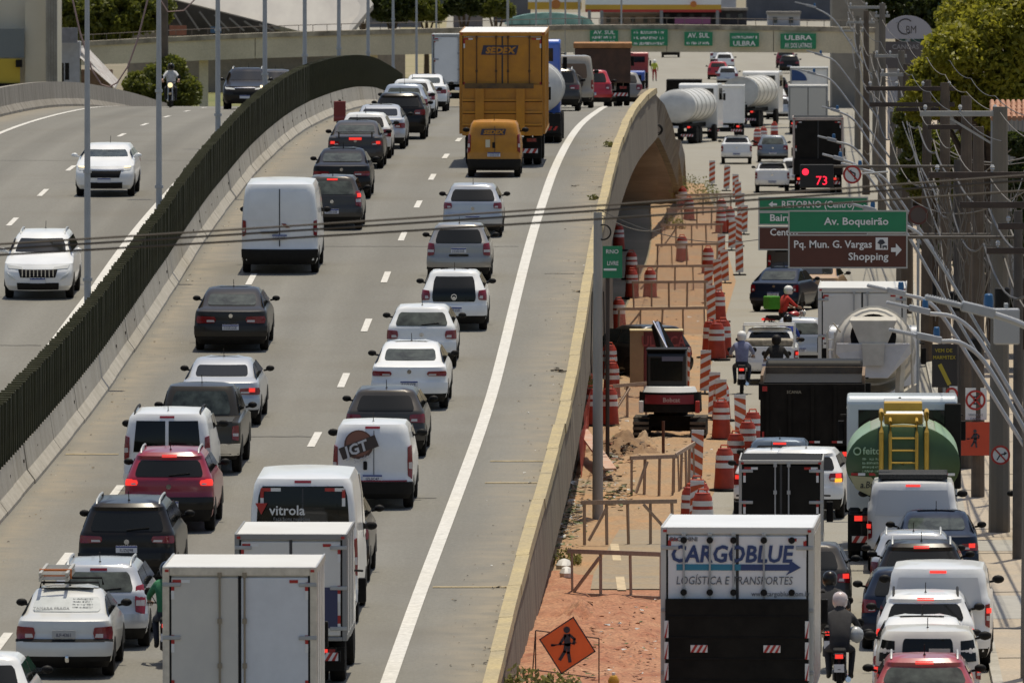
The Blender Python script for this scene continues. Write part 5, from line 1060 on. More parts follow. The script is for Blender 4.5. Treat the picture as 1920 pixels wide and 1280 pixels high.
truck_under(tk, 2.4, 8.0, 1.15, (1.4, 2.7, 6.6), .52); CABW = paint('cab_pale_blue', (.55, .60, .63))
c = cab(tk, 5.6, 2.4, 3.30, 2.1, .8, CABW); m = MB(); m.box(.92, 1.28, 5.3, 5.55, 1.3, 3.15); m.build('air_intake', PLAS, tk, bevel=.03); m = MB(); m.tube([(-.05, 5.55, 2.5), (-.05, 5.55, 3.28)], .03); m.build('seam_pipe', PLAS, tk)
m = MB(); m.lathe([(.14, 0), (.14, .5)], 12, Matrix.Translation((-.75, .2, .55))); m.tube([(-.9, .1, .9), (-.6, .0, .7), (-.35, .1, .9)], .05, 8); m.build('hose_valve', DARKST, tk, True)
# white box truck, mixer
p = GD(1617, 290); wb_ = empty('box_truck', 'tall white box truck under the road signs behind the mixer', 'truck', p, -math.atan(.04)); cargo_box(wb_, 2.38, 1.0, 3.60, 5.5, SHW, mat('box_frame', (.55, .54, .50), rough=.45), rods=(-.22, .15), edge=.09); truck_under(wb_, 2.3, 7.5, 1.0, (1.5, 6.3), .48); cab(wb_, 5.6, 2.2, 2.6, 1.8, .7, WHITE)
p = GD(1638, 277); mx = empty('mixer_truck', 'dusty white concrete mixer truck with drum mouth facing back', 'truck', p, -math.atan(.036))
MIXW = mat('mixer_white', (.52, .49, .42), rough=.6, col2=(.40, .37, .31), vs=2.5); M = Matrix.Translation((0, .55, 2.75)) @ Matrix.Rotation(-PI/2 - .22, 4, 'X')
m = MB(); m.lathe([(.42, -.1), (.47, -.08), (.50, 0), (.78, .5), (1.02, 1.2), (1.08, 2.2), (.98, 3.2), (.6, 4.0), (.3, 4.2)], 26, M); dr = m.build('drum', MIXW, mx, True, ang=50)
m = MB(); m.lathe([(.60, -.16), (.60, -.13)], 24, M); m.build('drum_mouth', DARKST, dr)
for z in (.55, 1.2, 2.2): m = MB(); rr_ = {.55: .82, 1.2: 1.04, 2.2: 1.10}[z]; m.lathe([(rr_-.02, z-.04), (rr_+.02, z-.03), (rr_+.02, z+.03), (rr_-.02, z+.04)], 26, M); m.build('drum_band', mat('band_grey', (.44, .42, .37), rough=.6, var=.2), dr, True)
m = MB(); m.add([(-.62, .05, 3.22), (.62, .05, 3.22), (.30, -.05, 2.45), (-.30, -.05, 2.45), (-.58, .5, 3.3), (.58, .5, 3.3), (.26, .35, 2.45), (-.26, .35, 2.45)], [(0,1,2,3), (4,7,6,5), (0,4,5,1), (1,5,6,2), (2,6,7,3), (3,7,4,0)]); m.build('hopper', MIXW, mx, bevel=.02)
m = MB(); m.add([(-.95, -.06, 2.62), (.95, -.06, 2.62), (.98, -.02, 2.35), (.38, -.1, 1.72), (-.38, -.1, 1.72), (-.98, -.02, 2.35), (-.95, .08, 2.62), (.95, .08, 2.62), (.98, .1, 2.35), (.38, .05, 1.72), (-.38, .05, 1.72), (-.98, .1, 2.35)], [(0,1,2,3,4,5), (11,10,9,8,7,6)] + [(i, 6+i, 6+(i+1)%6, (i+1)%6) for i in range(6)]); m.build('splash_guard', mat('guard_grey', (.48, .48, .49), rough=.5, var=.1), mx, bevel=.015)
m = MB(); m.add([(-.30, -.12, 2.62), (.30, -.12, 2.62), (.26, -.22, 2.05), (-.26, -.22, 2.05), (-.3, -.08, 2.62), (.3, -.08, 2.62), (.26, -.17, 2.05), (-.26, -.17, 2.05)], [(0,1,2,3), (7,6,5,4), (0,4,5,1), (1,5,6,2), (2,6,7,3), (3,7,4,0)]); m.build('chute', MIXW, mx)
for sg in (-1, 1): m = MB(); m.bar((sg*.65, .25, .9), (sg*.75, .35, 2.5), .16, .16); m.bar((sg*1.05, .1, .9), (sg*1.0, .15, 2.35), .06, .06); m.build('support_post', MIXW, mx)
m = MB(); m.tube([(-1.18, .1, 1.0), (-1.2, .1, 2.9), (-1.05, .15, 3.15), (-.85, .3, 2.9)], .025); m.tube([(-.98, .1, 1.0), (-1.0, .1, 2.9)], .025)
for i in range(7): m.tube([(-1.19, .1, 1.1+.27*i), (-.99, .1, 1.1+.27*i)], .015)
m.build('access_ladder', MIXW, mx, True)
for sg in (-1, 1): m = MB(); m.add([(sg*1.2, .05, .75), (sg*.62, .05, .75), (sg*.62, .05, 1.25), (sg*1.2, .05, 1.6), (sg*1.2, 3.4, 1.3), (sg*.62, 3.4, 1.3)], [(0,1,2,3), (3,2,5,4)]); m.build('fender', MIXW, mx)
truck_under(mx, 2.4, 8.4, 1.1, (1.3, 2.6, 6.9), .52); cab(mx, 6.3, 2.4, 2.8, 1.9, .8, WHITE)
# vehicles in the middle distance
px_, pb_ = gcar('pickup_truck', 'white pickup with loaded rack in the middle of the street', 1442, 722, 'pickup', 4.4, 1.68, 1.62, WHITE, cat='pickup', lit=1, wheels=.30)
m = MB(); m.box(-.7, .7, .15, 1.5, 1.14, 1.32); m.build('load', mat('load_sacks', (.25, .22, .17), rough=.9, var=.5, vs=8), px_, bevel=.05)
m = MB()
for sg in (-1, 1): m.tube([(sg*.74, .1, 1.1), (sg*.74, .1, 1.75)], .03); m.tube([(sg*.74, 1.5, 1.1), (sg*.74, 1.5, 1.75)], .03)
m.tube([(-.74, .1, 1.75), (.74, .1, 1.75)], .03); m.tube([(-.74, 1.5, 1.75), (.74, 1.5, 1.75)], .03); m.build('rack', WHT, px_, True)
gcar('hatchback', 'silver white car beside the tall box truck', 1500, 690, 'hatch', 4.0, 1.70, 1.50, SILVER, lit=1, rwm=GLASS2, tl=(.62,.88,.72,.95))
gcar('sedan', 'dark blue sedan turning right below the brown sign', 1450, 585, 'sedan', 4.3, 1.73, 1.52, BLUED, hd=.24, rwm=GLASS2, tl=(.66,.88,.68,.94))
gcar('taxi', 'silver and orange taxi beyond the dark blue sedan', 1527, 574, 'sedan', 4.3, 1.72, 1.48, paint('taxi_orange', (.5, .33, .18)), hd=.12)
gcar('van', 'dark van showing under the left edge of the brown sign', 1482, 530, 'minivan', 4.3, 1.78, 1.85, GREY, cat='van')
ps, pb2 = gcar('pickup_truck', 'white pickup beside the first striped panels', 1381, 308, 'pickup', 4.4, 1.68, 1.55, WHITE, cat='pickup', wheels=.3, hd=.02)
gcar('hatchback', 'silver grey car right of the small white pickup', 1449, 305, 'hatch', 4.0, 1.70, 1.50, paint('blue_grey', (.20, .22, .24), .4), hd=.02, rwm=GLASS2)
gcar('pickup_truck', 'white pickup above the green sign', 1448, 362, 'pickup', 4.4, 1.68, 1.55, WHITE, cat='pickup', wheels=.3, hd=.02)
gcar('hatchback', 'small white car right of the pickup above the green sign', 1492, 352, 'hatch', 3.9, 1.66, 1.48, WHITE, lit=1, hd=.03)
p = GD(1534, 527); bt = empty('box_truck', 'black truck with white roof edge behind the countdown signal', 'truck', p, -math.atan(.03)); cargo_box(bt, 2.5, .9, 3.72, 6, MC['box_black'], mat('rusty_frame', (.45, .38, .33), rough=.6, var=.2), rods=(), hinges=False, edge=.1); truck_under(bt, 2.4, 8, .9, (1.4, 6.5), .5); cab(bt, 6.1, 2.3, 2.7, 1.8, .7, WHITE)
m = MB(); m.box(-1.2, 1.2, -.1, -.04, .9, 1.7); m.build('tail_lift', DARKST, bt)
p = GD(1515, 667); b3 = empty('box_truck', 'pale grey two door box truck beyond the black truck', 'truck', p, -math.atan(.03)); cargo_box(b3, 2.45, .9, 3.05, 6, mat('box_pale', (.46, .45, .41), rough=.5), STEEL, rods=(), hinges=False, refl=False); truck_under(b3, 2.4, 8, .9, (1.4, 6.5), .5); cab(b3, 6.1, 2.2, 2.6, 1.8, .7, WHITE)
p = GD(1517, 735); b4 = empty('box_truck', 'white truck with blue circle painted on its back', 'truck', p, -math.atan(.03)); cargo_box(b4, 2.6, .9, 3.2, 6, WHITE, STEEL, rods=(), hinges=False, refl=False, doors=False); truck_under(b4, 2.4, 8, .9, (1.4, 6.5), .5); cab(b4, 6.1, 2.2, 2.6, 1.8, .7, WHITE)
m = MB(); n = 16; m.prism([(-1.2, 2.3)] + [(-1.2 + 1.05*math.sin(PI/2*i/n), 2.3 + .75*math.cos(PI/2*i/n)) for i in range(n+1)], -.02, .02); m.build('blue_disc', mat('disc_blue', (.02, .06, .19)), b4)
far = [('hatchback', 'silver car left of the pale grey box truck', 1461, 224, 'hatch', SILVER), ('hatchback', 'black car above the silver car in the far lane', 1456, 182, 'hatch', BLACK), ('suv', 'dark red suv far up the right lane', 1473, 128, 'suv', paint('wine', (.16, .02, .03))),
       ('suv', 'black suv behind the dark red suv', 1480, 138, 'suv', BLACK), ('hatchback', 'white car far away under the footbridge', 1351, 108, 'hatch', WHITE), ('hatchback', 'second white car under the footbridge', 1349, 119, 'hatch', WHITE), ('hatchback', 'white car right behind the far red car', 1358, 131, 'hatch', WHITE),
       ('hatchback', 'red car in the far left lane of the street', 1346, 149, 'hatch', paint('bright_red', (.4, .02, .02))), ('hatchback', 'silver car beside the far red car', 1364, 160, 'hatch', SILVER), ('suv', 'grey suv right under the footbridge signs', 1257, 108, 'suv', GREY), ('hatchback', 'white car in the far right lane', 1452, 205, 'hatch', WHITE)]
for nm, lb_, x, y, kd, cl in far: gcar(nm, lb_, x, y, kd, 4.1, 1.75, 1.6 if kd == 'suv' else 1.5, cl, hd=.028, detail=False)
p = GD(1282, 700); b5 = empty('dump_truck', 'dark dump truck seen beyond the wing wall', 'truck', p, -math.atan(.03)); m = MB(); m.box(-1.15, 1.15, 0, 4.5, 1.0, 2.9); m.build('dump_body', BLK, b5); truck_under(b5, 2.3, 6.6, 1.0, (1.2, 2.4, 5.6), .5); cab(b5, 4.7, 2.2, 2.7, 1.7, .8, WHITE)
for (px, dd, lb_, L_, hd) in ((1266, 640, 'white ribbed tank trailer beside the wing wall', 7.5, .19), (1386, 690, 'white ribbed tank trailer right of the plain white truck', 9.0, .17)):
    p = GD(px, dd); q = empty('tank_trailer', lb_, 'truck', p, -math.atan(hd)); tank(q, L_, 1.2, 1.0, 2.25, .3, TANKW, ribs=5, ribm=mat('tank_ring', (.42, .41, .38), rough=.5)); truck_under(q, 2.4, L_+2, 1.2, (1.3, 2.5, L_+.4), .52); cab(q, L_+.6, 2.4, 3.5, 2.0, .8, WHITE)
p = GD(1360, 655); b6 = empty('box_truck', 'plain white truck between the two ribbed tank trailers', 'truck', p, -math.atan(.03)); cargo_box(b6, 2.3, .95, 3.25, 5, WHITE, WHT, rods=(), hinges=False, refl=False, doors=False); truck_under(b6, 2.3, 7, .95, (1.3, 5.7), .48); cab(b6, 5.1, 2.2, 2.6, 1.8, .7, WHITE)
for px, dd, lb_, c1, c2 in ((1186, 800, 'far truck with red roof beyond the crest', paint('far_red', (.35, .03, .03)), DARKST), (1178, 760, 'far truck with blue cab beyond the crest', BLUEC, DARKST)):
    p = GD(px, dd); q = empty('flatbed_truck', lb_, 'truck', p, -math.atan(.03)); cab(q, 1.5, 2.3, 3.4 if 'red' in lb_ else 2.6, 1.8, .7, c1); m = MB(); m.box(-1.15, 1.15, 0, 1.4, .8, 1.9); m.build('load', c2, q); truck_under(q, 2.2, 3.4, .9, (.8, 2.7), .5)
# ------------------------------------------------------------------ roadworks furniture
ORG = mat('drum_orange', (.34, .035, .014), rough=.55, var=.18, vs=6); ORGT = mat('drum_top_lit', (.55, .10, .04), rough=.5); PANO = mat('panel_orange', (.50, .085, .02), rough=.5)  # handle orange is brightened to look sunlit on top
def drum(label, px, py, s=1., group='orange and white drums in the roadworks', d=None):
    r = empty('traffic_drum', label, 'traffic drum', GP(px, py) if d is None else GD(px, d), random.uniform(-.3, .3), 0, group); r.scale = (s, s, s)
    m = MB(); m.lathe([(.26, .06), (.235, .36), (.20, .92), (.165, .98), (.16, 1.02), (.08, 1.03)], 18); b = m.build('drum_shell', ORG, r, True)
    for z0_, z1_, r0, r1 in ((.56, .68, .224, .217), (.75, .86, .212, .205)):
        m = MB(); m.lathe([(r0+.006, z0_), (r1+.006, z1_)], 18); m.build('white_band', REFW, b, True)
    m = MB(); m.tube([(-.10, 0, 1.02), (-.08, 0, 1.10), (.08, 0, 1.10), (.10, 0, 1.02)], .022, 6); m.build('handle', ORGT, b, True)
    m = MB(); m.lathe([(.40, 0), (.40, .05), (.28, .07)], 8); m.build('rubber_base', RUB, r); return r
DR = [(1296, 1000), (1313, 992), (1307, 984), (1359, 921), (1380, 892), (1402, 868), (1412, 848), (1353, 826), (1353, 790), (1333, 672), (1344, 676), (1356, 670), (1348, 604), (1143, 712), (1147, 748), (1108, 704), (1143, 800), (1108, 800), (1219, 560), (1184, 524), (1279, 492), (1328, 515), (1292, 414), (1280, 394), (1353, 418), (1352, 438), (1369, 436), (1185, 560), (1160, 470), (1432, 272), (1452, 262), (1420, 274), (1160, 620)]
DR.sort(key=lambda t: -t[1]); big = {(1333, 672), (1344, 676), (1356, 670)}
for i, (x, y) in enumerate(DR): drum(f'{ORD[i] if i < 24 else "far " + ORD[i-24]} orange and white drum of the roadworks', x, y, 1.12 if (x, y) in big else 1.0)
r = drum('round topped red drum right behind the cargo truck roof', 1318, 1016, 1.05)
def panel(label, px, py, flip=False, lean=0.):
    r = empty('delineator_panel', label, 'delineator', GP(px, py), random.uniform(-.12, .12), 0, 'striped panels along the roadworks'); r.rotation_euler = (0, lean, r.rotation_euler[2])
    m = MB(); m.box(-.15, .15, -.02, .02, .12, 1.22); b = m.build('board', WHT, r, bevel=.008)
    for i in range(4):
        z = .16 + .28 * i; h = .15; m = MB(); sg = -1 if flip else 1
        pts = [(-.148*sg, z), (.148*sg, z+.16), (.148*sg, min(1.215, z+.16+h)), (-.148*sg, z+h)]; m.prism(pts, -.027, -.021); m.build('stripe', PANO, b)
    m = MB(); m.box(-.15, .15, -.03, .03, 1.20, 1.28); m.build('lamp_bracket', REFW, r); m = MB(); m.tube([(0, 0, .04), (0, 0, .14)], .03); m.build('post', STEEL, r)
    m = MB(); m.box(-.24, .24, -.2, .2, 0, .05); m.build('rubber_base', RUB, r, bevel=.015); return r
PN = [(1305, 1010, 0), (1305, 905, 1), (1390, 832, 1), (1353, 800, 0), (1338, 785, 0), (1322, 740, 0), (1283, 735, 1), (1334, 606, 0), (1327, 570, 0), (1347, 552, 0), (1360, 532, 0), (1387, 516, 0), (1352, 500, 0), (1372, 470, 0), (1385, 462, 1), (1395, 440, 0), (1388, 415, 0), (1385, 392, 0), (1380, 376, 0), (1362, 358, 0), (1335, 348, 0)]
for i, (x, y, fl) in enumerate(PN): panel(f'{ORD[i] if i < 24 else "farthest"} orange and white striped panel along the works edge', x, y, fl, random.uniform(-.04, .04))
WOOD = mat('raw_timber', (.42, .30, .215), rough=.85, col2=(.30, .225, .17), vs=5, str3=(6, 1, 1)); NET = net_mat('orange_net', (.72, .46, .38), .93); NETR = net_mat('red_net', (.50, .05, .02), .55)
def barricade(label, a, b, h, n, brace=True, net=False, low=False, bars=()):
    A, B = GP(*a), GP(*b); L = (B - A).length; rz = math.atan2(B.y - A.y, B.x - A.x); r = empty('wooden_barricade', label, 'barricade', A, rz, 0, 'wooden barricades round the works')
    for i in range(n): x = L * i / (n - 1); m = MB(); m.bar((x, random.uniform(-.04, .04), .02), (x + random.uniform(-.03, .03), 0, h), .06, .04); m.build('post', WOOD, r)
    m = MB(); m.bar((-.08, -.045, h), (L + .08, -.045, h + random.uniform(-.02, .02)), .04, .09); m.build('rail', WOOD, r)
    if low: m = MB(); m.bar((.0, -.045, .06), (L, -.045, .05), .05, .07); m.build('rail', WOOD, r)
    if brace: m = MB(); m.bar((.08, -.07, .12), (L / (n-1) * (1.0 if n > 2 else .9), -.07, h-.1), .05, .06); m.build('brace', WOOD, r)
    for x0, x1 in bars: m = MB(); m.bar((L*x0, -.07, h-.05), (L*x1, -.07, .2), .05, .06); m.build('brace', WOOD, r)
    if net: m = MB(); m.q([(0, .03, .1), (L, .03, .1), (L, .03, h-.02), (0, .03, h-.02)]); m.build('netting', NET, r)
    return r
barricade('nearest wooden barricade frame on the red dirt', (1073, 1120), (1238, 1126), .93, 4, True, low=True)
barricade('wooden barricade across the old lane marking', (1096, 1024), (1262, 1022), .95, 5, True, bars=((.66, .98),))
barricade('wooden barricade beside the light pole rubble', (1184, 934), (1262, 930), .95, 4, True)
barricade('side wing of wooden slats by the striped drums', (1264, 928), (1300, 905), .95, 6, False)
barricade('low white barricade left of the excavator', (1140, 790), (1212, 782), .95, 3, True, net=True)
for i, (x0, x1, y, h) in enumerate(((1160, 1322, 634, .95), (1188, 1322, 580, .95), (1196, 1335, 548, .95), (1232, 1345, 505, .95), (1240, 1352, 465, .95), (1252, 1362, 432, .95), (1268, 1370, 405, .95))):
    barricade(f'{ORD[i]} netted barricade crossing the works beyond the black car', (x0, y), (x1, y - 2), h, 5, i % 2 == 0, net=True)
# loose netting against the wall, debris, dirt heaps
m = MB(); A = [GP(1090, 900), GP(1098, 850), GP(1104, 800), GP(1112, 742), GP(1122, 690)]
for a, b in zip(A[:-1], A[1:]): m.q([a, b, b + Vector((.05, 0, 1.0)), a + Vector((-.05, 0, 1.0))])
tag(m.build('safety_net', NETR), 'crumpled orange safety net along the foot of the wall', 'net')
def mound(name, label, c, rx_, ry_, h, mt, cat='dirt pile', n=30):
    m = MB(); v = []; f = []
    for i in range(n + 1):
        for j in range(n + 1):
            x, y = -1 + 2*i/n, -1 + 2*j/n; rr_ = math.hypot(x, y); z = max(0, 1 - rr_**1.6) ** 1.1 * h * (.8 + .4 * math.sin(x*5+1.3) * math.cos(y*4.4) + .22 * math.sin(x*11) * math.sin(y*9+2)) + random.uniform(-.10, .12) * h * (rr_ < 1)
            v.append((c.x + x*rx_, c.y + y*ry_, c.z + z - .02))
    f = [(i*(n+1)+j, (i+1)*(n+1)+j, (i+1)*(n+1)+j+1, i*(n+1)+j+1) for i in range(n) for j in range(n)]
    m.add(v, f); return tag(m.build(name, mt, None, True, ang=180), label, cat)
mound('dirt_pile', 'brown heap of dug earth beside the light pole', GP(1168, 848), 1.0, 3.6, .48, mat('dug_earth', (.15, .085, .042), rough=.95, col2=(.25, .155, .08), vs=3, bump=1, bs=9))
mound('dirt_pile', 'low ochre heap behind the slatted barricade', GP(1205, 838), .5, 2., .35, DIRT)
mound('dirt_pile', 'red earth ridge under the nearest barricade', GP(1085, 1160), .6, 3.0, .3, REDD)
m = MB()
for _ in range(260):
    p = GP(1168 + random.gauss(0, 24), 848 + random.gauss(0, 14)); q = math.hypot((p.x - GP(1168, 848).x) / 1.0, (p.y - GP(1168, 848).y) / 3.6); p.z = max(0, .42 * (1 - q)); chunk(m, p, random.uniform(.03, .12), random.choice((3, 3, 4)))
for _ in range(420):
    px, py = random.choice(((1080, 930), (1075, 960), (1150, 935), (1165, 930), (1070, 990), (1060, 1010), (1140, 900), (1150, 860))); p = GP(px + random.gauss(0, 14), py + random.gauss(0, 14)); p.z = .1 * random.random() + .03
    chunk(m, p, random.uniform(.03, .13), random.choice((0, 0, 1, 2, 2, 3)))
for _ in range(260):
    p = GP(random.uniform(1040, 1235), random.uniform(1135, 1290)); p.z = .1; chunk(m, p, random.choice((.02, .03, .05, .07)), random.choice((4, 4, 4, 1, 2)))
for _ in range(160):
    p = GP(random.uniform(1150, 1340), random.uniform(560, 900)); p.z = .08; chunk(m, p, random.uniform(.03, .09), random.choice((0, 3, 1)))
struct(m.build('rubble', [mat('rubble_grey', (.30, .28, .23), rough=.9, var=.3), mat('rubble_white', (.55, .55, .52), rough=.8), mat('rubble_green', (.16, .18, .08), rough=.9), mat('rubble_dark', (.07, .05, .035), rough=.9), mat('rubble_red', (.22, .10, .06), rough=.95)]), 'stuff')
m = MB(); a = GP(1092, 862); m.bar(a + Vector((0, 0, .75)), GP(1145, 905) + Vector((0, -.5, .35)), .28, .05); m.bar(a + Vector((.05, .6, .5)), GP(1142, 890) + Vector((0, 0, .3)), .12, .05); o = m.build('loose_plank', mat('pale_plank', (.50, .40, .33), rough=.8, col2=(.45, .22, .13), vs=3)); tag(o, 'pale plank leaning beside the light pole', 'plank')
for i, (px, py, rx_) in enumerate(((1058, 1070, .16), (1062, 1085, .13))):
    m = MB(); m.lathe([(rx_, .03), (rx_*1.1, .12), (rx_*.7, .22), (.03, .25)], 10, Matrix.Translation(GP(px, py)) @ Matrix.Diagonal((1, 1.8, 1, 1))); tag(m.build('plastic_sack', mat('sack_white', (.62, .60, .56), rough=.6, var=.1), None, True), ('white sack lying by the wall foot', 'smaller white sack just below the other by the wall')[i], 'sack')
# weeds
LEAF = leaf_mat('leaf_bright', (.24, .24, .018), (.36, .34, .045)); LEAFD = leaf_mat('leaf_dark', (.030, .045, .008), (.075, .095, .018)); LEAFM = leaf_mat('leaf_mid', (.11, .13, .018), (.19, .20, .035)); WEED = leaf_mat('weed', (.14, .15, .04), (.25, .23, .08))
def leaves(pts_r, n, size, flat=.5):
    P = []; tot = sum(r[1]**2 for r in pts_r)
    for c, r, sq in pts_r:
        k = int(n * r * r / tot); u = RNG.normal(size=(k, 3)); u /= np.linalg.norm(u, axis=1)[:, None]; rad = r * (.45 + .55 * RNG.random(k) ** .55)
        nz = np.sin(u[:, 0]*5 + c[0]) * np.sin(u[:, 1]*4.3 + c[1]) * np.sin(u[:, 2]*4.7 + c[2]); keep = nz > -.42 + .25 * RNG.random(k); rad = rad * (1 + .22 * nz)
        P.append((np.array(c) + u * rad[:, None] * np.array([1, 1, sq]))[keep])
    P = np.concatenate(P); k = len(P); a = RNG.normal(size=(k, 3)); a /= np.linalg.norm(a, axis=1)[:, None]; b = RNG.normal(size=(k, 3)); b -= (b * a).sum(1)[:, None] * a; b /= np.linalg.norm(b, axis=1)[:, None]
    s = size * (.6 + .8 * RNG.random(k))[:, None]; V = np.empty((k * 4, 3)); V[0::4] = P - a*s; V[1::4] = P + b*s*flat; V[2::4] = P + a*s; V[3::4] = P - b*s*flat
    me = bpy.data.meshes.new('crown'); me.vertices.add(k*4); me.vertices.foreach_set('co', V.ravel()); me.loops.add(k*4); me.loops.foreach_set('vertex_index', np.arange(k*4)); me.polygons.add(k); me.polygons.foreach_set('loop_start', np.arange(0, k*4, 4)); me.update(calc_edges=True); me.validate(); return me
BARK = mat('bark', (.07, .05, .035), rough=.95, var=.3, vs=6)
def tree(name, label, base, blobs, n, size, mt, cat='tree', tr=.25, group=None, trunk=True):
    r = empty(name, label, cat, base, 0, 0, group); loc = [((c[0]-base.x, c[1]-base.y, c[2]-base.z), rr, sq) for c, rr, sq in blobs]
    me = leaves(loc, n, size); me.materials.append(mt); link('crown', me, r)
    if trunk:
        m = MB(); top = Vector(loc[0][0]); m.tube([(0, 0, -.1), top * .45, top * .8], [tr, tr*.8, tr*.5], 8)
        for c, rr, sq in loc: cc = Vector(c); m.tube([top * .5, top*.25 + cc*.6, cc], [tr*.55, tr*.35, tr*.15], 6)
        m.build('trunk', BARK, r, True)
    return r
def weed(label, p, s, n=260, mt=WEED): return tree('weed_clump', label, p, [((p.x, p.y, p.z + s*.5), s, .8), ((p.x + s*.6, p.y + .5, p.z + s*.35), s*.6, .8)], n * 2, .055, mt, 'plant', trunk=False)
weed('green weeds at the foot of the wall by the diamond sign', GP(985, 1330), .55, 500); weed('yellow green weeds at the bottom edge below the diamond sign', GP(1050, 1330), .5, 400)
weed('dry grass tuft on the wall beside the light pole', GP(1092, 790) + Vector((0, 0, .9)), .35, 250); weed('grass clump at the corner of the wing wall', GP(1303, 385), 1.1, 700); weed('small grass tuft in the shade edge under the viaduct', GP(1262, 432), .5, 250)
weed('tiny weed growing on the parapet shoulder', UP(1141, 276), .16, 70); weed('tiny weed growing where the wires cross the parapet', UP(1112, 375), .14, 60); weed('weeds by the near wall foot', GP(1062, 1062), .3, 160)
# excavator
ex = empty('mini_excavator', 'white and red compact excavator with black cab seen from behind', 'excavator', GP(1256, 822), -.05)
for sg in (-1, 1):
    m = MB(); n = 12; pts = [(0.0 + .26*math.cos(PI/2 + PI*i/n), .27 + .26*math.sin(PI/2 + PI*i/n)) for i in range(n+1)] + [(1.55 + .26*math.cos(-PI/2 + PI*i/n), .27 + .26*math.sin(-PI/2 + PI*i/n)) for i in range(n+1)]
    xa, xb = sorted((sg*.55, sg*.95)); m.side(pts, xa, xb); tr_ = m.build('track', RUB, ex); m = MB()
    for i in range(9): y = .0 + .2*i; m.box(xa-.01, xb+.01, y-.05, y+.05, .515, .55)
    for z in (.1, .24, .38): m.box(xa-.01, xb+.01, -.285, -.24, z, z+.07)
    m.build('track_pad', mat('track_dust', (.12, .10, .075), rough=.9, var=.3, vs=6), tr_)
m = MB(); m.box(-.6, .6, .2, 1.4, .3, .58); m.lathe([(.45, .55), (.45, .72)], 16, Matrix.Translation((0, .8, 0))); m.build('undercarriage', DARKST, ex)
m = MB(); m.box(-.92, .92, 1.95, 2.1, .1, .5); m.bar((-.5, 1.2, .35), (-.5, 2.0, .3), .08); m.bar((.5, 1.2, .35), (.5, 2.0, .3), .08); m.build('dozer_blade', DARKST, ex)
m = MB(); n = 14; out = [(math.cos(PI*i/n), math.sin(PI*i/n)) for i in range(n+1)]; v = [(.82*c, .15 - .62*s_, .70) for c, s_ in out] + [(.80*c, .18 - .62*s_, 1.22) for c, s_ in out]; k = n+1
m.add(v + [(-.82, .9, .7), (.82, .9, .7), (-.8, .9, 1.22), (.8, .9, 1.22)], [(i, i+1, k+i+1, k+i) for i in range(n)] + [tuple(range(k)), tuple(range(2*k-1, k-1, -1)), (k-1, 2*k, 2*k+2, 2*k-1), (0, k, 2*k+3, 2*k+1)]); m.build('counterweight', DARKST, ex, True, ang=40)
m = MB(); v = [(.72*c, .20 - .58*s_, 1.22) for c, s_ in out] + [(.66*c, .24 - .52*s_, 1.36) for c, s_ in out]; m.add(v, [(i, i+1, k+i+1, k+i) for i in range(n)] + [tuple(range(2*k-1, k-1, -1))]); m.build('hood', WHT, ex, True, ang=40)
m = MB(); sub = [i for i in range(3, n-2)]; v = [(.83*out[i][0], .148 - .63*out[i][1], .92) for i in sub] + [(.815*out[i][0], .175 - .63*out[i][1], 1.16) for i in sub]; q_ = len(sub); m.add(v, [(i, i+1, q_+i+1, q_+i) for i in range(q_-1)]); m.build('red_panel', mat('bob_red', (.22, .02, .025), rough=.5), ex, True)
text('Bobcat', .16, mat('bob_letters', (.45, .35, .34)), ex, (.06, -.50, .98), bold=.02)
for sg in (-1, 1): m = MB(); m.box(sg*.74-.06, sg*.74+.06, -.32, -.2, .68, 1.0); m.build('corner_guard', WHT if sg < 0 else REDM, ex, bevel=.02)
m = MB(); m.side([(.35, .72), (.35, 2.18), (.45, 2.30), (1.35, 2.30), (1.55, 1.4), (1.5, .72)], -.62, .42); cb_ = m.build('cab', mat('cab_black', (.014, .014, .013), rough=.3), ex, bevel=.04)
m = MB(); m.box(-.64, .44, .30, 1.4, 2.29, 2.34); m.build('cab_roof', PLAS, cb_, bevel=.02); m = MB(); m.box(-.52, .32, .335, .352, 1.5, 2.1); m.build('rear_window', GLASS, cb_)
m = MB(); m.box(-.22, .34, .33, .336, 2.02, 2.14); m.build('cab_sticker', mat('sticker_grey', (.12, .12, .16)), cb_)
m = MB(); m.bar((.05, 1.6, 1.0), (-.45, 2.6, 2.9), .2, .24); m.bar((-.45, 2.6, 2.9), (-.1, 3.6, 2.2), .16, .18); m.bar((-.1, 3.6, 2.2), (.0, 3.7, 1.2), .12, .14); m.build('boom', PLAS, ex)
m = MB(); m.tube([(-.02, 1.5, 1.9), (-.42, 2.4, 2.95)], .05, 8); m.tube([(-.12, 1.5, 2.3), (-.52, 2.4, 2.98)], .03, 8); m.build('hydraulic_ram', CHROME, ex, True)
bk = MB(); bk.side([(3.5, 1.2), (3.9, 1.1), (4.0, .7), (3.6, .6), (3.5, .8)], -.25, .25); bk.build('bucket', DARKST, ex)
st_ = MB(); p = GP(1244, 852); st_.tube([p, p + Vector((0, 0, .85))], .04, 6); tag(st_.build('stake', mat('rust_stake', (.12, .05, .03), rough=.9)), 'rusty stake in the dirt below the excavator', 'stake')
sb_ = empty('site_box', 'dark red site box with tan side standing behind the excavator', 'box', GP(1244, 748), .0)
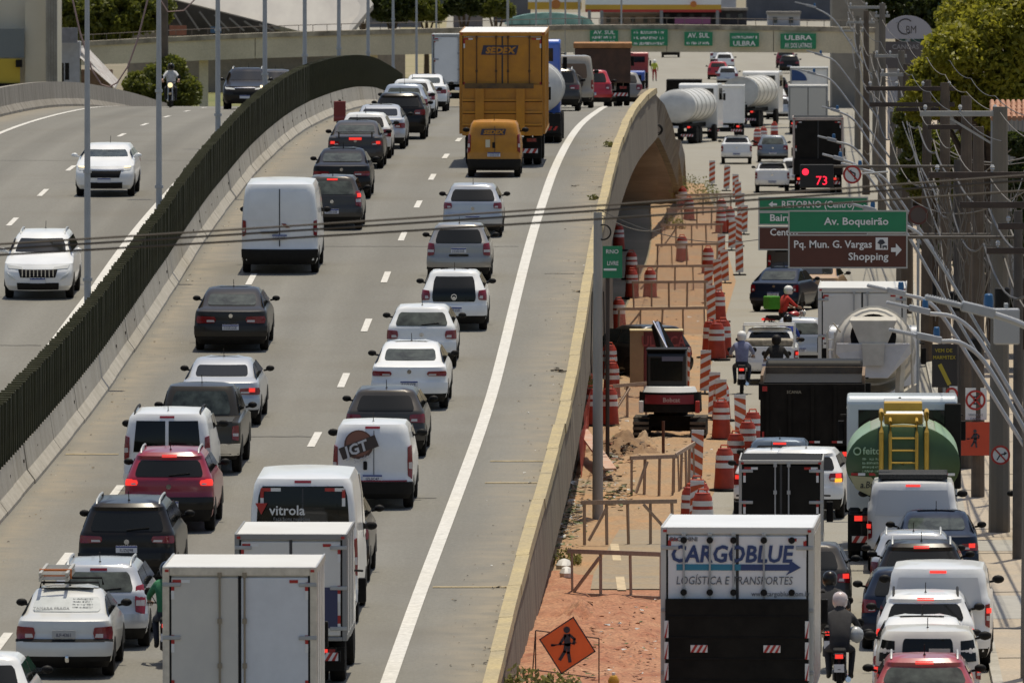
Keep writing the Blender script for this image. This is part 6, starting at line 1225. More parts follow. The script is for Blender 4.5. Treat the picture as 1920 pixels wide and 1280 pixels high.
m = MB(); m.box(-.55, .55, .0, .9, .05, 1.92); m.build('shell', mat('box_red', (.13, .018, .02), rough=.6, var=.15), sb_, bevel=.015); m = MB(); m.box(-.95, -.56, .02, .06, .35, 1.92); m.build('side_panel', mat('box_tan', (.33, .22, .125), rough=.8, var=.1), sb_); m = MB(); m.box(-.95, .57, -.02, .92, 1.922, 1.96); m.build('lid', mat('lid_lit', (.55, .45, .25), rough=.8), sb_)  # lid coloured pale yellow to show a sunlit top edge
text('UL  OCA', .42, mat('faded_red_letters', (.30, .06, .06)), sb_, (0, -.01, 1.5), bold=.02, sx=.75)
gcar('suv', 'black car parked across the works behind the excavator', 1252, 712, 'hatch', 4.4, 1.80, 1.58, BLACK, hd=-.42, rwm=GLASS)
# ------------------------------------------------------------------ works signs
sgn = empty('works_sign', 'orange diamond sign with a digging worker on a wire easel', 'sign', GP(1064, 1302)); sgn.rotation_euler = (0, 0, .0)
S_ = .0; c0 = (0.0, .86)
m = MB(); R_ = .525; rot = math.radians(78); m.prism([(c0[0] + R_*math.cos(rot + i*PI/2)*.98, c0[1] + R_*math.sin(rot + i*PI/2)) for i in range(4)], -.012, .012); bd = m.build('sign_board', mat('sign_orange', (.92, .17, .035), rough=.5, var=.06), sgn)
m = MB(); cs = [(c0[0] + R_*.97*math.cos(rot + i*PI/2)*.98, c0[1] + R_*.97*math.sin(rot + i*PI/2)) for i in range(5)]; stroke(m, cs, .022, -.0125, .004); m.build('border', SEAM, bd)
PICT = mat('pictogram', (.035, .035, .045), rough=.6)
def worker(parent, cx_, cz, s, y):
    m = MB(); T = lambda q: [(cx_ + a*s, cz + b*s) for a, b in q]; disc(m, T([(0, .30)])[0], .055*s*1.15, y, 16)
    m.prism(T([(-.05, .22), (.06, .22), (.075, .0), (.03, -.02), (-.05, .0)]), y-.006, y)
    stroke(m, T([(-.03, .19), (-.12, .04), (-.13, .03)]), .05*s, y); stroke(m, T([(.05, .2), (.15, .12), (.13, .03)]), .05*s, y)
    stroke(m, T([(-.30, .0), (-.2, .01), (.18, .05)]), .018*s, y); m.prism(T([(-.30, .03), (-.21, .02), (-.22, -.01), (-.30, -.02)]), y-.006, y)
    stroke(m, T([(-.02, .02), (-.04, -.12), (-.13, -.27)]), .06*s, y); stroke(m, T([(.04, .02), (.03, -.14), (.06, -.31)]), .06*s, y); return m.build('pictogram', PICT, parent)
worker(bd, c0[0] - .01, c0[1], .92, -.018)
m = MB()
for a, b in (((-.56, .02), (-.56, 1.12)), ((.56, -.02), (.56, .98)), ((-.56, 1.12), (.56, .98)), ((-.6, .18), (.5, .14)), ((-.56, .42), (.5, .28)), ((-.64, .0), (-.56, 1.12))): m.tube([(a[0], .05, a[1]), (b[0], .05, b[1])], .012, 5)
m.tube([(.5, .05, .1), (.5, .6, .0)], .012, 5); m.build('easel', mat('rusty_wire', (.07, .04, .03), rough=.8), sgn)
hyd = empty('warning_light', 'small amber warning lamp at the bottom edge below the sign', 'lamp', GP(1151, 1322)); m = MB(); m.lathe([(.05, 0), (.05, .32), (.09, .34), (.1, .42), (.06, .5), (.02, .52)], 12); m.build('lamp_body', mat('amber', (.55, .28, .02), rough=.4), hyd, True); m = MB(); m.lathe([(.03, .52), (.035, .56)], 8); m.build('cap', WHT, hyd)
# ------------------------------------------------------------------ overhead street signs
GSN = mat('sign_green', (.010, .20, .085), rough=.45, var=.06); BSN = mat('sign_brown', (.085, .023, .012), rough=.5, var=.1)
def board(parent, px0, px1, y0, y1, d, mt, name='sign_board', ref=None):
    A, B = PT(px0, y1, d), PT(px1, y0, d); o_ = parent.location; m = MB(); m.box(A.x-o_.x, B.x-o_.x, d-o_.y-.02, d-o_.y+.02, A.z-o_.z, B.z-o_.z); b = m.build(name, mt, parent)
    m = MB(); x0, x1, z0_, z1_ = A.x-o_.x, B.x-o_.x, A.z-o_.z, B.z-o_.z
    for a, c, e, f_ in ((x0, x1, z0_, z0_+.03), (x0, x1, z1_-.03, z1_), (x0, x0+.03, z0_+.03, z1_-.03), (x1-.03, x1, z0_+.03, z1_-.03)): m.box(a, c, d-o_.y-.027, d-o_.y-.018, e, f_)
    m.build('border', mat('sign_border', (.42, .42, .38), rough=.5), b); return b
def stext(parent, s, px, py, hpx, d, mt=WHT, align='LEFT', sx=1., bold=.012, to=None):
    p = PT(px, py, d) - parent.location
    if to:
        o = text(s, hpx * d / F * 1.38, mt, parent, (p.x, p.y-.032, p.z), align='LEFT', bold=bold); xs = [v.co.x for v in o.data.vertices]; sc_ = (to - px) * d / F / (max(xs) - min(xs)); o.scale[0] = sc_; o.location.x = p.x - min(xs) * sc_; return o
    return text(s, hpx * d / F * 1.38, mt, parent, (p.x, p.y-.032, p.z), align=align, sx=sx, bold=bold)
GPO = mat('post_dark_paint', (.075, .065, .055), rough=.7, var=.2)
def gantry(name, label, px, d, z_top, arms):
    p = GD(px, d); r = empty(name, label, 'road sign', p); m = MB(); m.tube([(0, .15, 0), (0, .15, z_top)], [.11, .09], 12); m.build('post', GPO, r, True)
    for (pa, z) in arms: m = MB(); q = PT(pa, 0, d); m.tube([(0, .15, z), (q.x - p.x, .15, z)], .035, 8); m.build('arm', GPO, r, True)
    return r
d1 = 225.; z1 = lambda y, d: HC - (y - YH) * d / F
s2 = gantry('direction_sign', 'nearer green and brown overhead sign with right arrow', 1910, d1, z1(395, d1), ((1480, z1(445, d1)),))
board(s2, 1478, 1702, 394, 437, d1, GSN); board(s2, 1478, 1702, 439, 503, d1, BSN)
stext(s2, 'Av. Boqueirão', 1545, 421, 14, d1, to=1666, bold=.018); stext(s2, 'Pq. Mun. G. Vargas', 1489, 464, 14, d1, to=1635, bold=.018); stext(s2, 'Shopping', 1591, 487, 14, d1, to=1666, bold=.018)
m = MB(); T = lambda q: [((PT(a, b, d1) - s2.location).x, (PT(a, b, d1) - s2.location).z) for a, b in q]; y = -.03
m.prism(T([(1671, 464), (1680, 464), (1680, 456), (1691, 468), (1680, 480), (1680, 472), (1671, 472)]), y-.006, y); m.build('arrow', WHT, s2)
m = MB(); m.prism(T([(1642, 468), (1665, 468), (1665, 445), (1642, 445)]), y-.004, y); w_ = m.build('park_symbol', WHT, s2); m = MB(); m.prism(T([(1645, 455), (1650, 449), (1656, 449), (1660, 455), (1655, 458), (1653, 458), (1653, 465), (1650, 465), (1650, 458)]), y-.012, y-.006); m.prism(T([(1655, 466), (1655, 460), (1663, 460), (1663, 466), (1661, 466), (1661, 463), (1657, 463), (1657, 466)]), y-.012, y-.006); m.build('tree_symbol', PICT, w_)
d2 = 246.
s1 = gantry('direction_sign', 'farther green overhead sign with left arrow, half covered', 1870, d2, z1(372, d2), ((1424, z1(440, d2)),))
board(s1, 1422, 1628, 369, 397, d2, GSN); board(s1, 1422, 1628, 397, 422, d2, GSN); board(s1, 1422, 1628, 424, 469, d2, BSN)
stext(s1, 'RETORNO (Centro)', 1466, 389, 13, d2, to=1602, bold=.018); stext(s1, 'Bairro', 1444, 414, 13, d2, to=1494, bold=.018); stext(s1, 'Centro', 1444, 441, 13, d2, to=1496, bold=.018)
m = MB(); T2 = lambda q: [((PT(a, b, d2) - s1.location).x, (PT(a, b, d2) - s1.location).z) for a, b in q]; m.prism(T2([(1457, 381), (1457, 385), (1449, 385), (1449, 389), (1441, 383), (1449, 377), (1449, 381)]), -.036, -.03); m.build('arrow', WHT, s1)
d3 = 268.; sg_ = gantry('traffic_signal', 'red countdown traffic signal showing 73', 1796, d3, z1(300, d3), ((1505, z1(312, d3)),)); sg_['category'] = 'traffic light'
def quad(parent, px0, px1, y0, y1, d, mt, name, dy=0., th=.02, bevel=0.):
    A, B = PT(px0, y1, d) - parent.location, PT(px1, y0, d) - parent.location; m = MB(); m.box(A.x, B.x, A.y+dy-th, A.y+dy, A.z, B.z); return m.build(name, mt, parent, bevel=bevel)
quad(sg_, 1500, 1563, 308, 352, d3, mat('signal_black', (.015, .015, .014), rough=.6), 'signal_housing', .0, .12, .02)
LED = mat('led_red', (1., .02, .05), emit=1.6)
m = MB(); p = PT(1510, 322, d3) - sg_.location; disc(m, (p.x, p.z), .085, -.121, 16); m.build('red_lens', LED, sg_)
stext(sg_, '73', 1529, 346, 17, d3, LED, bold=.0).location.y = -.13
rs = empty('regulatory_sign', 'round no left turn sign beside the countdown signal', 'sign', GD(1598, d3)); 
def round_sign(parent, px, py, rpx, d, kind='bar'):
    p = PT(px, py, d) - parent.location; R = rpx * d / F; m = MB(); disc(m, (p.x, p.z), R, p.y, 28, .015); b = m.build('sign_face', WHT, parent); m = MB(); ringf(m, (p.x, p.z), R*.80, R*1.02, p.y-.016, 28); m.build('red_ring', REDM, b)
    m = MB(); y = p.y - .016
    if kind == 'arrow': stroke(m, [(p.x - .35*R, p.z - .5*R), (p.x - .05*R, p.z + .0*R), (p.x + .45*R, p.z + .15*R)], .13*R, y); m.prism([(p.x+.4*R, p.z+.38*R), (p.x+.7*R, p.z+.18*R), (p.x+.36*R, p.z-.05*R)], y-.006, y)
    else: stroke(m, [(p.x + .3*R, p.z - .5*R), (p.x + .3*R, p.z + .1*R), (p.x - .2*R, p.z + .35*R)], .16*R, y); m.prism([(p.x-.45*R, p.z+.3*R), (p.x-.1*R, p.z+.55*R), (p.x-.12*R, p.z+.1*R)], y-.006, y)
    m.build('arrow', PICT, b); m = MB(); stroke(m, [(p.x - .55*R, p.z + .6*R), (p.x + .55*R, p.z - .6*R)], .16*R, y-.008); m.build('slash', REDM, b); return b
round_sign(rs, 1598, 327, 17, d3); m = MB(); m.tube([(0, .05, z1(327, d3)), (.9, .05, z1(322, d3))], .03); m.build('bracket', STEEL, rs)
# signs on the pavement
sp = empty('sign_post', 'pole carrying the square no stopping sign on the pavement', 'sign', GD(1835, 249)); dq = 249.
m = MB(); m.tube([(0, .12, .1), (0, .12, 8.8)], [.16, .13], 10); m.build('pole', mat('pole_brown', (.11, .085, .062), rough=.9, var=.2, vs=2), sp, True)
quad(sp, 1811, 1851, 727, 787, dq, WHT, 'sign_board'); p = PT(1830, 750, dq) - sp.location; m = MB(); ringf(m, (p.x, p.z), .19, .235, -.026, 28); 
for a in (PI/4, -PI/4): stroke(m, [(p.x - .19*math.cos(a), p.z - .19*math.sin(a)), (p.x + .19*math.cos(a), p.z + .19*math.sin(a))], .045, -.026)
m.build('no_stopping_ring', REDM, sp); text('E', .27, PICT, sp, (p.x, -.026, p.z-.095), bold=.02); text('VEICULOS', .075, mat('small_print', (.30, .30, .32)), sp, (p.x, -.026, p.z-.37)); text('CARGA', .075, MC['small_print'], sp, (p.x, -.026, p.z-.46))
so_ = quad(sp, 1799, 1857, 791, 854, dq-.2, mat('works_orange', (.50, .055, .018), rough=.5, var=.06), 'works_board', -.0)
p = PT(1829, 823, dq-.2) - sp.location; worker(so_, p.x, p.z, .62, p.y-.028)
ns = empty('regulatory_sign', 'round no right turn sign on the near concrete pole', 'sign', GD(1877, 233.5)); round_sign(ns, 1877, 853, 18, 233.5, 'arrow'); m = MB(); m.tube([(-.02, .0, z1(853, 233.5)), (-.02, .9, z1(853, 233.5))], .02); m.build('bracket', STEEL, ns)
n2 = empty('regulatory_sign', 'small speed sign half hidden behind the tanker cab', 'sign', GD(1786, 252)); b_ = quad(n2, 1781, 1796, 724, 754, 252., WHT, 'sign_face'); p = PT(1785, 738, 252) - n2.location; m = MB(); ringf(m, (p.x, p.z), .10, .15, -.025, 20); m.build('red_ring', REDM, b_); m = MB(); m.tube([(.02, .05, .1), (.02, .05, z1(724, 252.))], .03); m.build('post', STEEL, n2)
n3 = empty('regulatory_sign', 'round sign with shade-darkened face among the poles right of the brown sign', 'sign', GD(1722, 262)); m = MB(); p = PT(1722, 403, 262) - n3.location; disc(m, (p.x, p.z), .23, 0., 24); b_ = m.build('sign_face', mat('shaded_white', (.085, .065, .055)), n3); m = MB(); ringf(m, (p.x, p.z), .19, .24, -.01, 24); m.build('ring', mat('shaded_ring', (.10, .03, .022)), b_); m = MB(); m.tube([(0, .05, .1), (0, .05, p.z)], .035); m.build('post', STEEL, n3)  # white face and red ring coloured dark as in shade
lv_ = empty('shop_sign', 'dark poster board with yellow lettering on the pavement', 'sign', GD(1771, 262)); quad(lv_, 1748, 1795, 645, 726, 262., mat('poster_dark', (.03, .026, .024), rough=.6), 'poster'); YTX = mat('poster_yellow', (.42, .33, .03)); stext(lv_, 'VEM DE', 1770, 660, 7, 262., YTX, 'CENTER'); stext(lv_, 'MARMITEX', 1771, 673, 7, 262., YTX, 'CENTER', .9)
p = PT(1771, 700, 262) - lv_.location; m = MB(); stroke(m, [(p.x-.1, p.z+.2), (p.x+.12, p.z-.25)], .1, -.025); m.build('poster_stripe', YTX, lv_); m = MB(); m.tube([(0, .06, .1), (0, .06, z1(645, 262.))], .04); m.build('post', STEEL, lv_)
# light pole by the wall with small green sign
P = GP(1121, 976); lp_ = empty('light_pole', 'grey concrete pole standing in the works beside the wall', 'pole', P); m = MB(); m.tube([(0, 0, 0), (0, 0, 7.0)], [.125, .095], 12); m.build('pole', mat('pole_grey', (.33, .32, .29), rough=.85, var=.12, vs=2, str3=(1, 1, .2)), lp_, True)
m = MB(); m.tube([(-.13, -.02, 5.2), (-.16, -.05, 3.6), (-.14, -.03, 3.35)], .014, 5); m.build('cable_loop', PLAS, lp_, True); m = MB(); m.tube([(.13, -.02, 5.2), (.16, -.05, 3.6), (.14, -.03, 3.35)], .014, 5); m.build('cable_loop', PLAS, lp_, True); m = MB(); m.torus((.12, -.05, 6.55), .17, .02, 'y', 18, 5); m.build('cable_coil', PLAS, lp_, True)
gs = empty('direction_sign', 'small green sign behind the grey pole by the wall', 'road sign', GD(1147, 262)); quad(gs, 1130, 1167, 461, 521, 262., GSN, 'sign_board'); stext(gs, 'RNO', 1148, 475, 8, 262., align='CENTER'); stext(gs, 'LIVRE', 1149, 497, 8, 262., align='CENTER', sx=.8); quad(gs, 1132, 1156, 503, 507, 262., WHT, 'arrow_bar', -.022, .006); m = MB(); m.tube([(-.1, .06, 0), (-.1, .06, z1(461, 262.))], .05); m.build('post', mat('post_dark', (.06, .045, .035), rough=.8), gs, True)
co = MB(); p = PT(1232, 243, 449); co.torus(p, .22, .035, 'y', 22, 6); co.torus(p + Vector((.02, -.05, .02)), .16, .02, 'y', 20, 5); co.torus(p + Vector((-.02, -.03, -.03)), .2, .02, 'y', 20, 5); tag(co.build('cable_coil', PLAS, None, True), 'black coil of spare cable hanging at the viaduct corner', 'cable coil')
# ------------------------------------------------------------------ median light poles
MP = mat('painted_pole', (.36, .375, .385), rough=.5, metal=.2, var=.08, vs=2)
dm = 262.; k = 0; XS = [163, 297, 408, 496, 571, 635, 690, 737, 781, 818]
for px in XS:
    d = 200.
    while 960 + F * off(d, -9.62) / d < px and d < 760: d += .5
    b = empty('light_pole', f'{ORD[k]} grey light pole rising behind the median slats', 'light pole', (off(d, -9.62), d, zu(d) + .84), 0, 0, 'light poles along the median')
    m = MB(); m.tube([(0, 0, 0), (0, 0, 4.2), (0, 0, 9.5)], [.085, .072, .05], 12); m.build('pole', MP, b, True); m = MB(); m.lathe([(.115, 1.55), (.115, 1.63)], 12); m.lathe([(.10, 4.1), (.10, 4.18)], 12); m.build('collar', MP, b, True)
    m = MB(); m.tube([(0, 0, 9.4), (-1.2, 0, 9.9)], .04); m.tube([(0, 0, 9.4), (1.2, 0, 9.9)], .04); m.box(-1.8, -1.1, -.14, .14, 9.85, 9.95); m.box(1.1, 1.8, -.14, .14, 9.85, 9.95); m.build('lamp_head', STEEL, b); k += 1
rb = empty('red_block', 'red plastic water barrier on the shoulder by the median', 'barrier', UP(637, 228)); m = MB(); m.side([(-.2, 0), (-.2, .12), (-.12, .2), (-.1, .75), (.1, .75), (.12, .2), (.2, .12), (.2, 0)], -.22, .22); m.build('shell', mat('block_red', (.20, .03, .025), rough=.6, var=.1), rb, bevel=.02); m = MB(); m.box(-.05, .05, -.05, .05, .75, .80); m.build('cap', PLAS, rb)
# ------------------------------------------------------------------ street lamps on the right
LH = mat('lamp_grey', (.36, .37, .38), rough=.45, metal=.3, var=.1, vs=4); PHO = mat('photocell_blue', (.015, .10, .24), rough=.35); POLC = mat('pole_concrete', (.165, .145, .115), rough=.9, var=.15, vs=1.5, str3=(1, 1, .15)); POLB = MC['pole_brown']
def lamp(label, d, h0, h1, arm, ppx, th=1., pole=True):
    P = GD(ppx, d); r = empty('street_lamp', label, 'street lamp', P, 0, 0, 'street lamps along the pavement'); L_ = lambda q: PT(q[0], q[1], d) - P
    A, B = L_(h0), L_(h1); m = MB(); dv = (B - A); n = dv.normalized(); mid = A + dv * .52
    m.bar(A, mid, .26*th, .055*th); m.bar(mid, B, .22*th, .11*th); m.build('lamp_head', LH, r, bevel=.015)
    m = MB()
    for i in range(12): q = A + dv * (.04 + .037 * i); m.box(q.x-.006, q.x+.006, q.y-.12*th, q.y+.12*th, q.z+.02, q.z+.036*th)
    m.build('cooling_fins', LH, r); m = MB(); q = B - n * .08; m.lathe([(.05*th, .03), (.055*th, .12*th), (.045*th, .19*th), (.03*th, .2*th)], 12, Matrix.Translation(q)); m.build('photocell', PHO, r, True)
    pts = [L_(q) for q in arm]; sm_ = []
    for i in range(len(pts) - 1):
        p0 = pts[max(i-1, 0)]; p1, p2 = pts[i], pts[i+1]; p3 = pts[min(i+2, len(pts)-1)]
        for t in (0, .25, .5, .75): sm_.append(.5*((2*p1) + (p2-p0)*t + (2*p0-5*p1+4*p2-p3)*t*t + (3*p1-p0-3*p2+p3)*t**3))
    sm_.append(pts[-1]); m = MB(); m.tube(sm_, .036*th, 8); m.build('arm', LH, r, True)
    if pole: m = MB(); m.tube([(0, 0, .1), (0, 0, max(6.0, pts[-1].z + 1.5))], [.17, .13], 10); m.build('pole', POLC, r, True)
    return r
lamp('nearest street lamp with grey box, head at the right edge', 133, (1735, 557), (1866, 588), [(1866, 590), (1925, 612), (2000, 660), (2050, 740)], 2052, 1.15)
lamp('street lamp with long low head beside the mixer drum', 171, (1667, 618), (1766, 638), [(1766, 640), (1800, 642), (1838, 668), (1875, 722), (1930, 820), (1962, 880)], 1964)
lamp('street lamp head just above the mixer drum', 181, (1662, 567), (1744, 585), [(1744, 588), (1788, 594), (1826, 622), (1862, 676), (1935, 800)], 1938)
lamp('street lamp head over the tall box truck roof', 190, (1626, 535), (1698, 551), [(1698, 553), (1734, 562), (1762, 586), (1804, 648), (1930, 850)], 1933)
lamp('street lamp covering the end of the brown and green sign', 235.4, (1624, 399), (1688, 416), [(1688, 419), (1724, 438), (1756, 482), (1796, 548), (1872, 676)], 1875, pole=False)
lamp('street lamp head over the middle of the green sign', 243, (1592, 381), (1643, 395), [(1643, 398), (1678, 410), (1708, 450), (1760, 540), (1836, 668)], 1838, pole=False)
lamp('street lamp left of the round no left turn sign', 283, (1577, 306), (1618, 316), [(1618, 318), (1654, 331), (1690, 378), (1742, 455), (1803, 545)], 1806)
lamp('street lamp over the roof edge of the black truck', 300, (1542, 289), (1581, 299), [(1581, 300), (1614, 315), (1650, 362), (1720, 470), (1770, 560)], 1772)
lamp('street lamp above the black truck roof', 332, (1533, 255), (1568, 264), [(1568, 266), (1600, 276), (1632, 314), (1690, 400), (1737, 470)], 1739)
lamp('street lamp beside the pale grey box truck', 380, (1541, 200), (1574, 209), [(1574, 210), (1602, 226), (1640, 280), (1702, 360)], 1704)
lamp('street lamp over the truck with the blue circle', 420, (1496, 130), (1530, 139), [(1530, 140), (1560, 152), (1602, 205), (1672, 300)], 1675)
lamp('street lamp right of the last green bridge sign', 470, (1512, 95), (1542, 104), [(1542, 105), (1566, 116), (1602, 162), (1652, 230)], 1655)
lamp('street lamp at the top edge left of the far pole', 560, (1490, 4), (1530, 14), [(1530, 16), (1562, 36), (1600, 90), (1638, 150)], 1641)
# ------------------------------------------------------------------ utility poles with crossarms and cables
ENDS = []
INS = mat('insulator', (.40, .40, .39), rough=.25, coat=.5)
def upole(label, px, d, ytop, arms, mt=POLC, r0=.19):
    P = GD(px, d); zt = z1(ytop, d); r = empty('utility_pole', label, 'utility pole', P, 0, 0, 'utility poles along the pavement'); m = MB(); m.tube([(0, 0, .1), (0, 0, zt)], [r0, r0*.68], 10); m.build('pole', mt, r, True)
    for (x0, x1, y, am, ni) in arms:
        a, b = PT(x0, y, d) - P, PT(x1, y, d) - P; m = MB(); m.box(a.x, b.x, -.06, .06, a.z-.06, a.z+.06); ar = m.build('crossarm', am, r, bevel=.01)
        for i in range(ni):
            q = a + (b - a) * ((i + .15) / (ni - .6)); m = MB(); m.lathe([(.018, .05), (.018, .10), (.042, .11), (.03, .14), (.046, .155), (.02, .20)], 10, Matrix.Translation(q)); m.build('insulator', INS, ar, True); ENDS.append((P + q + Vector((0, 0, .25)), px, y))
    return r
WARM = mat('timber_arm', (.055, .042, .034), rough=.9, var=.25, vs=4); GARM = mat('concrete_arm', (.34, .335, .31), rough=.85, var=.1)
u1 = upole('near concrete pole carrying the round no right turn sign', 1875, 235, 200, [(1725, 1882, 213, GARM, 3)], r0=.24)
m = MB(); a, b = PT(1782, 222, 235) - u1.location, PT(1858, 268, 235) - u1.location; m.bar(a, b, .05, .05); m.build('brace', GARM, u1)
upole('dark pole with two long timber arms below the big tree', 1772, 290, 155, [(1624, 1792, 166, WARM, 4), (1630, 1790, 196, WARM, 0)], POLB)
upole('pole off the right edge with stacked timber arms', 1966, 205, 300, [(1742, 1990, 328, WARM, 3), (1800, 1990, 384, WARM, 0), (1872, 2050, 424, WARM, 2), (1850, 2050, 470, WARM, 2)], POLB, .22)
upole('pale far pole with bare crossarm at the top', 1654, 441, 6, [(1590, 1662, 14, GARM, 3), (1640, 1668, 30, GARM, 2)])
upole('dark pole between the two timber arms', 1812, 262, 180, [(1740, 1830, 238, WARM, 0)], POLB); upole('dark pole below the small tree', 1738, 325, 150, [(1680, 1760, 205, WARM, 3)], POLB); upole('brown pole right of the no left turn sign', 1700, 365, 120, [(1650, 1722, 140, GARM, 3)], POLB); upole('slim grey pole behind the round dark sign', 1690, 392, 95, [(1640, 1700, 105, GARM, 3)])
upole('far pole next to the bridge end', 1624, 520, 20, [(1588, 1640, 42, GARM, 3)], POLB); upole('farthest grey pole at the bridge end', 1608, 620, 30, [(1575, 1622, 58, GARM, 3)])
CAB = mat('cable_black', (.05, .045, .04), rough=.6); CABG = mat('cable_grey', (.135, .12, .10), rough=.7)
def cable(label, A, B, sag, r=.012, mt=CAB, n=14, group='overhead cables'):
    A, B = Vector(A), Vector(B); m = MB(); m.tube([A.lerp(B, i/n) + Vector((0, 0, -4*sag*(i/n)*(1-i/n))) for i in range(n+1)], r, 5); return tag(m.build('cable', mt), label, 'cable', group)
for i, (ya, yb) in enumerate(((461, 327), (470, 337), (480, 357))):
    A, B = PT(-260, ya + 12, 118), PT(2180, yb - 18, 118); cable(f'{("upper", "middle", "lower")[i]} of three dark cables crossing the whole picture', A, B, .03, .0125, mat('cable_brown', (.075, .06, .045), rough=.7), 24, 'three cables crossing the road')
A = PT(1122, 400, 242); B = PT(1250, 424, 470); cable('silvery cable from the grey pole to the viaduct shade', A, B, .3, .012, CABG); cable('thin dark cable from the grey pole to the brown sign', PT(1122, 392, 242), PT(1440, 446, 250), .35, .010)
px_line = [(2010, 150, 170), (1875, 213, 235), (1772, 300, 290), (1738, 330, 325), (1700, 365, 365), (1654, 441, 441), (1624, 520, 520), (1608, 620, 620)]
poles_xy = [(1966, 205), (1875, 235), (1812, 262), (1772, 290), (1738, 325), (1700, 365), (1654, 441), (1624, 520), (1608, 620), (1595, 760)]
names = ['phone cable', 'power cable', 'thick bundle', 'service cable', 'lower bundle', 'upper line', 'slack cable', 'guy line']
for j, (z, dx, sag, rr_) in enumerate(((9.4, -.9, .25, .011), (9.4, .0, .3, .011), (9.3, .7, .25, .011), (8.1, -.3, .5, .014), (7.3, -.25, .6, .03), (6.9, .2, .7, .022), (6.5, -.35, .9, .026), (6.2, .1, 1.0, .02))):
    m = MB(); pts = []
    for (xa, da), (xb, db) in zip(poles_xy[:-1], poles_xy[1:]):
        A = GD(xa, da) + Vector((dx, 0, z)); B = GD(xb, db) + Vector((dx, 0, z)); s_ = sag * min(1, (db-da)/60) * random.uniform(.7, 1.4)
        for i in range(8): pts.append(A.lerp(B, i/8) + Vector((0, 0, -4*s_*(i/8)*(1-i/8))))
    m.tube(pts, rr_, 5); tag(m.build('cable', CABG if j % 2 else CAB), f'{names[j]} running pole to pole along the right pavement', 'cable', 'overhead cables')
for j in range(16):      # drooping service drops between poles and over the pavement
    (xa, da), (xb, db) = random.sample(poles_xy[:7], 2); A = GD(xa, da) + Vector((random.uniform(-.3, .3), 0, random.uniform(5.2, 9))); B = GD(xb, db) + Vector((random.uniform(-1.5, 1.5), 0, random.uniform(5, 8.5)))
    cable(f'{ORD[j]} drooping service cable tangled among the right poles', A, B, random.uniform(.3, 1.5), random.choice((.012, .016, .02)), random.choice((CAB, CABG)), 12)
m = MB()
for i in range(150):
    px = random.gauss(random.choice((1765, 1805, 1835, 1890)), 17); d = random.uniform(240, 300); y = random.uniform(330, 470); A = PT(px, y, d); L_ = random.uniform(.6, 2.6); q = [A]
    for k in range(4): q.append(q[-1] + Vector((random.uniform(-.12, .16), random.uniform(-.05, .05), -L_/4)))
    m.tube(q, random.uniform(.006, .013), 4)
struct(m.build('dangling_wires', CABG), 'stuff')
for i, (px, y, d) in enumerate(((1792, 565, 262), (1880, 560, 233), (1828, 655, 249), (1760, 545, 300))):
    m = MB(); m.lathe([(.12, -.25), (.17, -.22), (.17, .22), (.12, .25)], 12, Matrix.Translation(PT(px, y, d))); m.bar(PT(px, y, d), PT(px, y, d) + Vector((.1, .3, 0)), .08); tag(m.build('splice_box', PLAS, None, True), ('dark splice box left of the pale cables', 'dark splice box beside the blue photocell', 'dark splice box above the no stopping sign', 'small dark splice box far along the cables')[i], 'box')
m = MB(); o = empty('junction_box', 'grey metal box hanging at the nearest street lamp', 'box', PT(1888, 608, 134)); m = MB(); m.box(-.16, .16, -.1, .1, -.25, .2); m.build('case', mat('grey_case', (.40, .41, .42), rough=.4, metal=.2), o, bevel=.02); m = MB(); m.box(-.02, .02, -.02, .3, .2, .26); m.build('hook', STEEL, o)
# rope-like cable over the left carriageway
m = MB(); pts = [PT(x, y, 330) for x, y in ((282, -20), (272, 20), (258, 75), (240, 125), (220, 155), (205, 163), (190, 158), (172, 130), (150, 60), (130, -30))]; m.tube(pts, .028, 6); tag(m.build('cable', mat('cable_pink', (.28, .19, .17), rough=.7)), 'pale sagging cable loop above the left carriageway', 'cable')
m = MB(); m.tube([PT(295, -10, 360), PT(315, 22, 360), PT(345, 20, 360), PT(375, -10, 360)], .026, 6); tag(m.build('cable', MC['cable_pink']), 'short pale cable loop at the top left edge', 'cable')
# ------------------------------------------------------------------ trees
def tp(px, py, d): p = PT(px, py, d); return (p.x, p.y, p.z)
def rp(r, d): return r * d / F
d = 330.; big_ = [(tp(1850, 120, d), rp(95, d), .95), (tp(1790, 95, d-1), rp(62, d), .8), (tp(1900, 60, d), rp(95, d), .9), (tp(1830, 40, d+2), rp(75, d), .9), (tp(1770, 160, d), rp(70, d), .7), (tp(1735, 195, d+1), rp(48, d), .7), (tp(1890, 190, d), rp(75, d), .8), (tp(1940, 150, d+1), rp(90, d), .9), (tp(1745, 130, d), rp(42, d), .7), (tp(1850, 230, d+1), rp(55, d), .7), (tp(1950, 20, d), rp(90, d), .9)]
tree('broadleaf_tree', 'big yellow green tree filling the top right corner', GD(1868, 332), big_, 46000, .10, LEAF, tr=.28)
d = 345.; tree('broadleaf_tree', 'smaller tree behind the pole arms below the big tree', GD(1752, 346), [(tp(1750, 290, d), rp(60, d), .9), (tp(1715, 255, d), rp(38, d), .8), (tp(1790, 330, d), rp(50, d), .9), (tp(1725, 330, d), rp(40, d), .9), (tp(1700, 215, d), rp(26, d), .8)], 22000, .08, LEAFM, tr=.18)
d = 470.; tree('broadleaf_tree', 'dark tree mass behind the round white sign', GD(1720, 500), [(tp(1700, 10, d), rp(60, d), .8), (tp(1770, 20, d), rp(60, d), .9), (tp(1660, -10, d), rp(45, d), .8), (tp(1800, 70, d), rp(60, d), 1.)], 16000, .13, LEAFD, tr=.3)
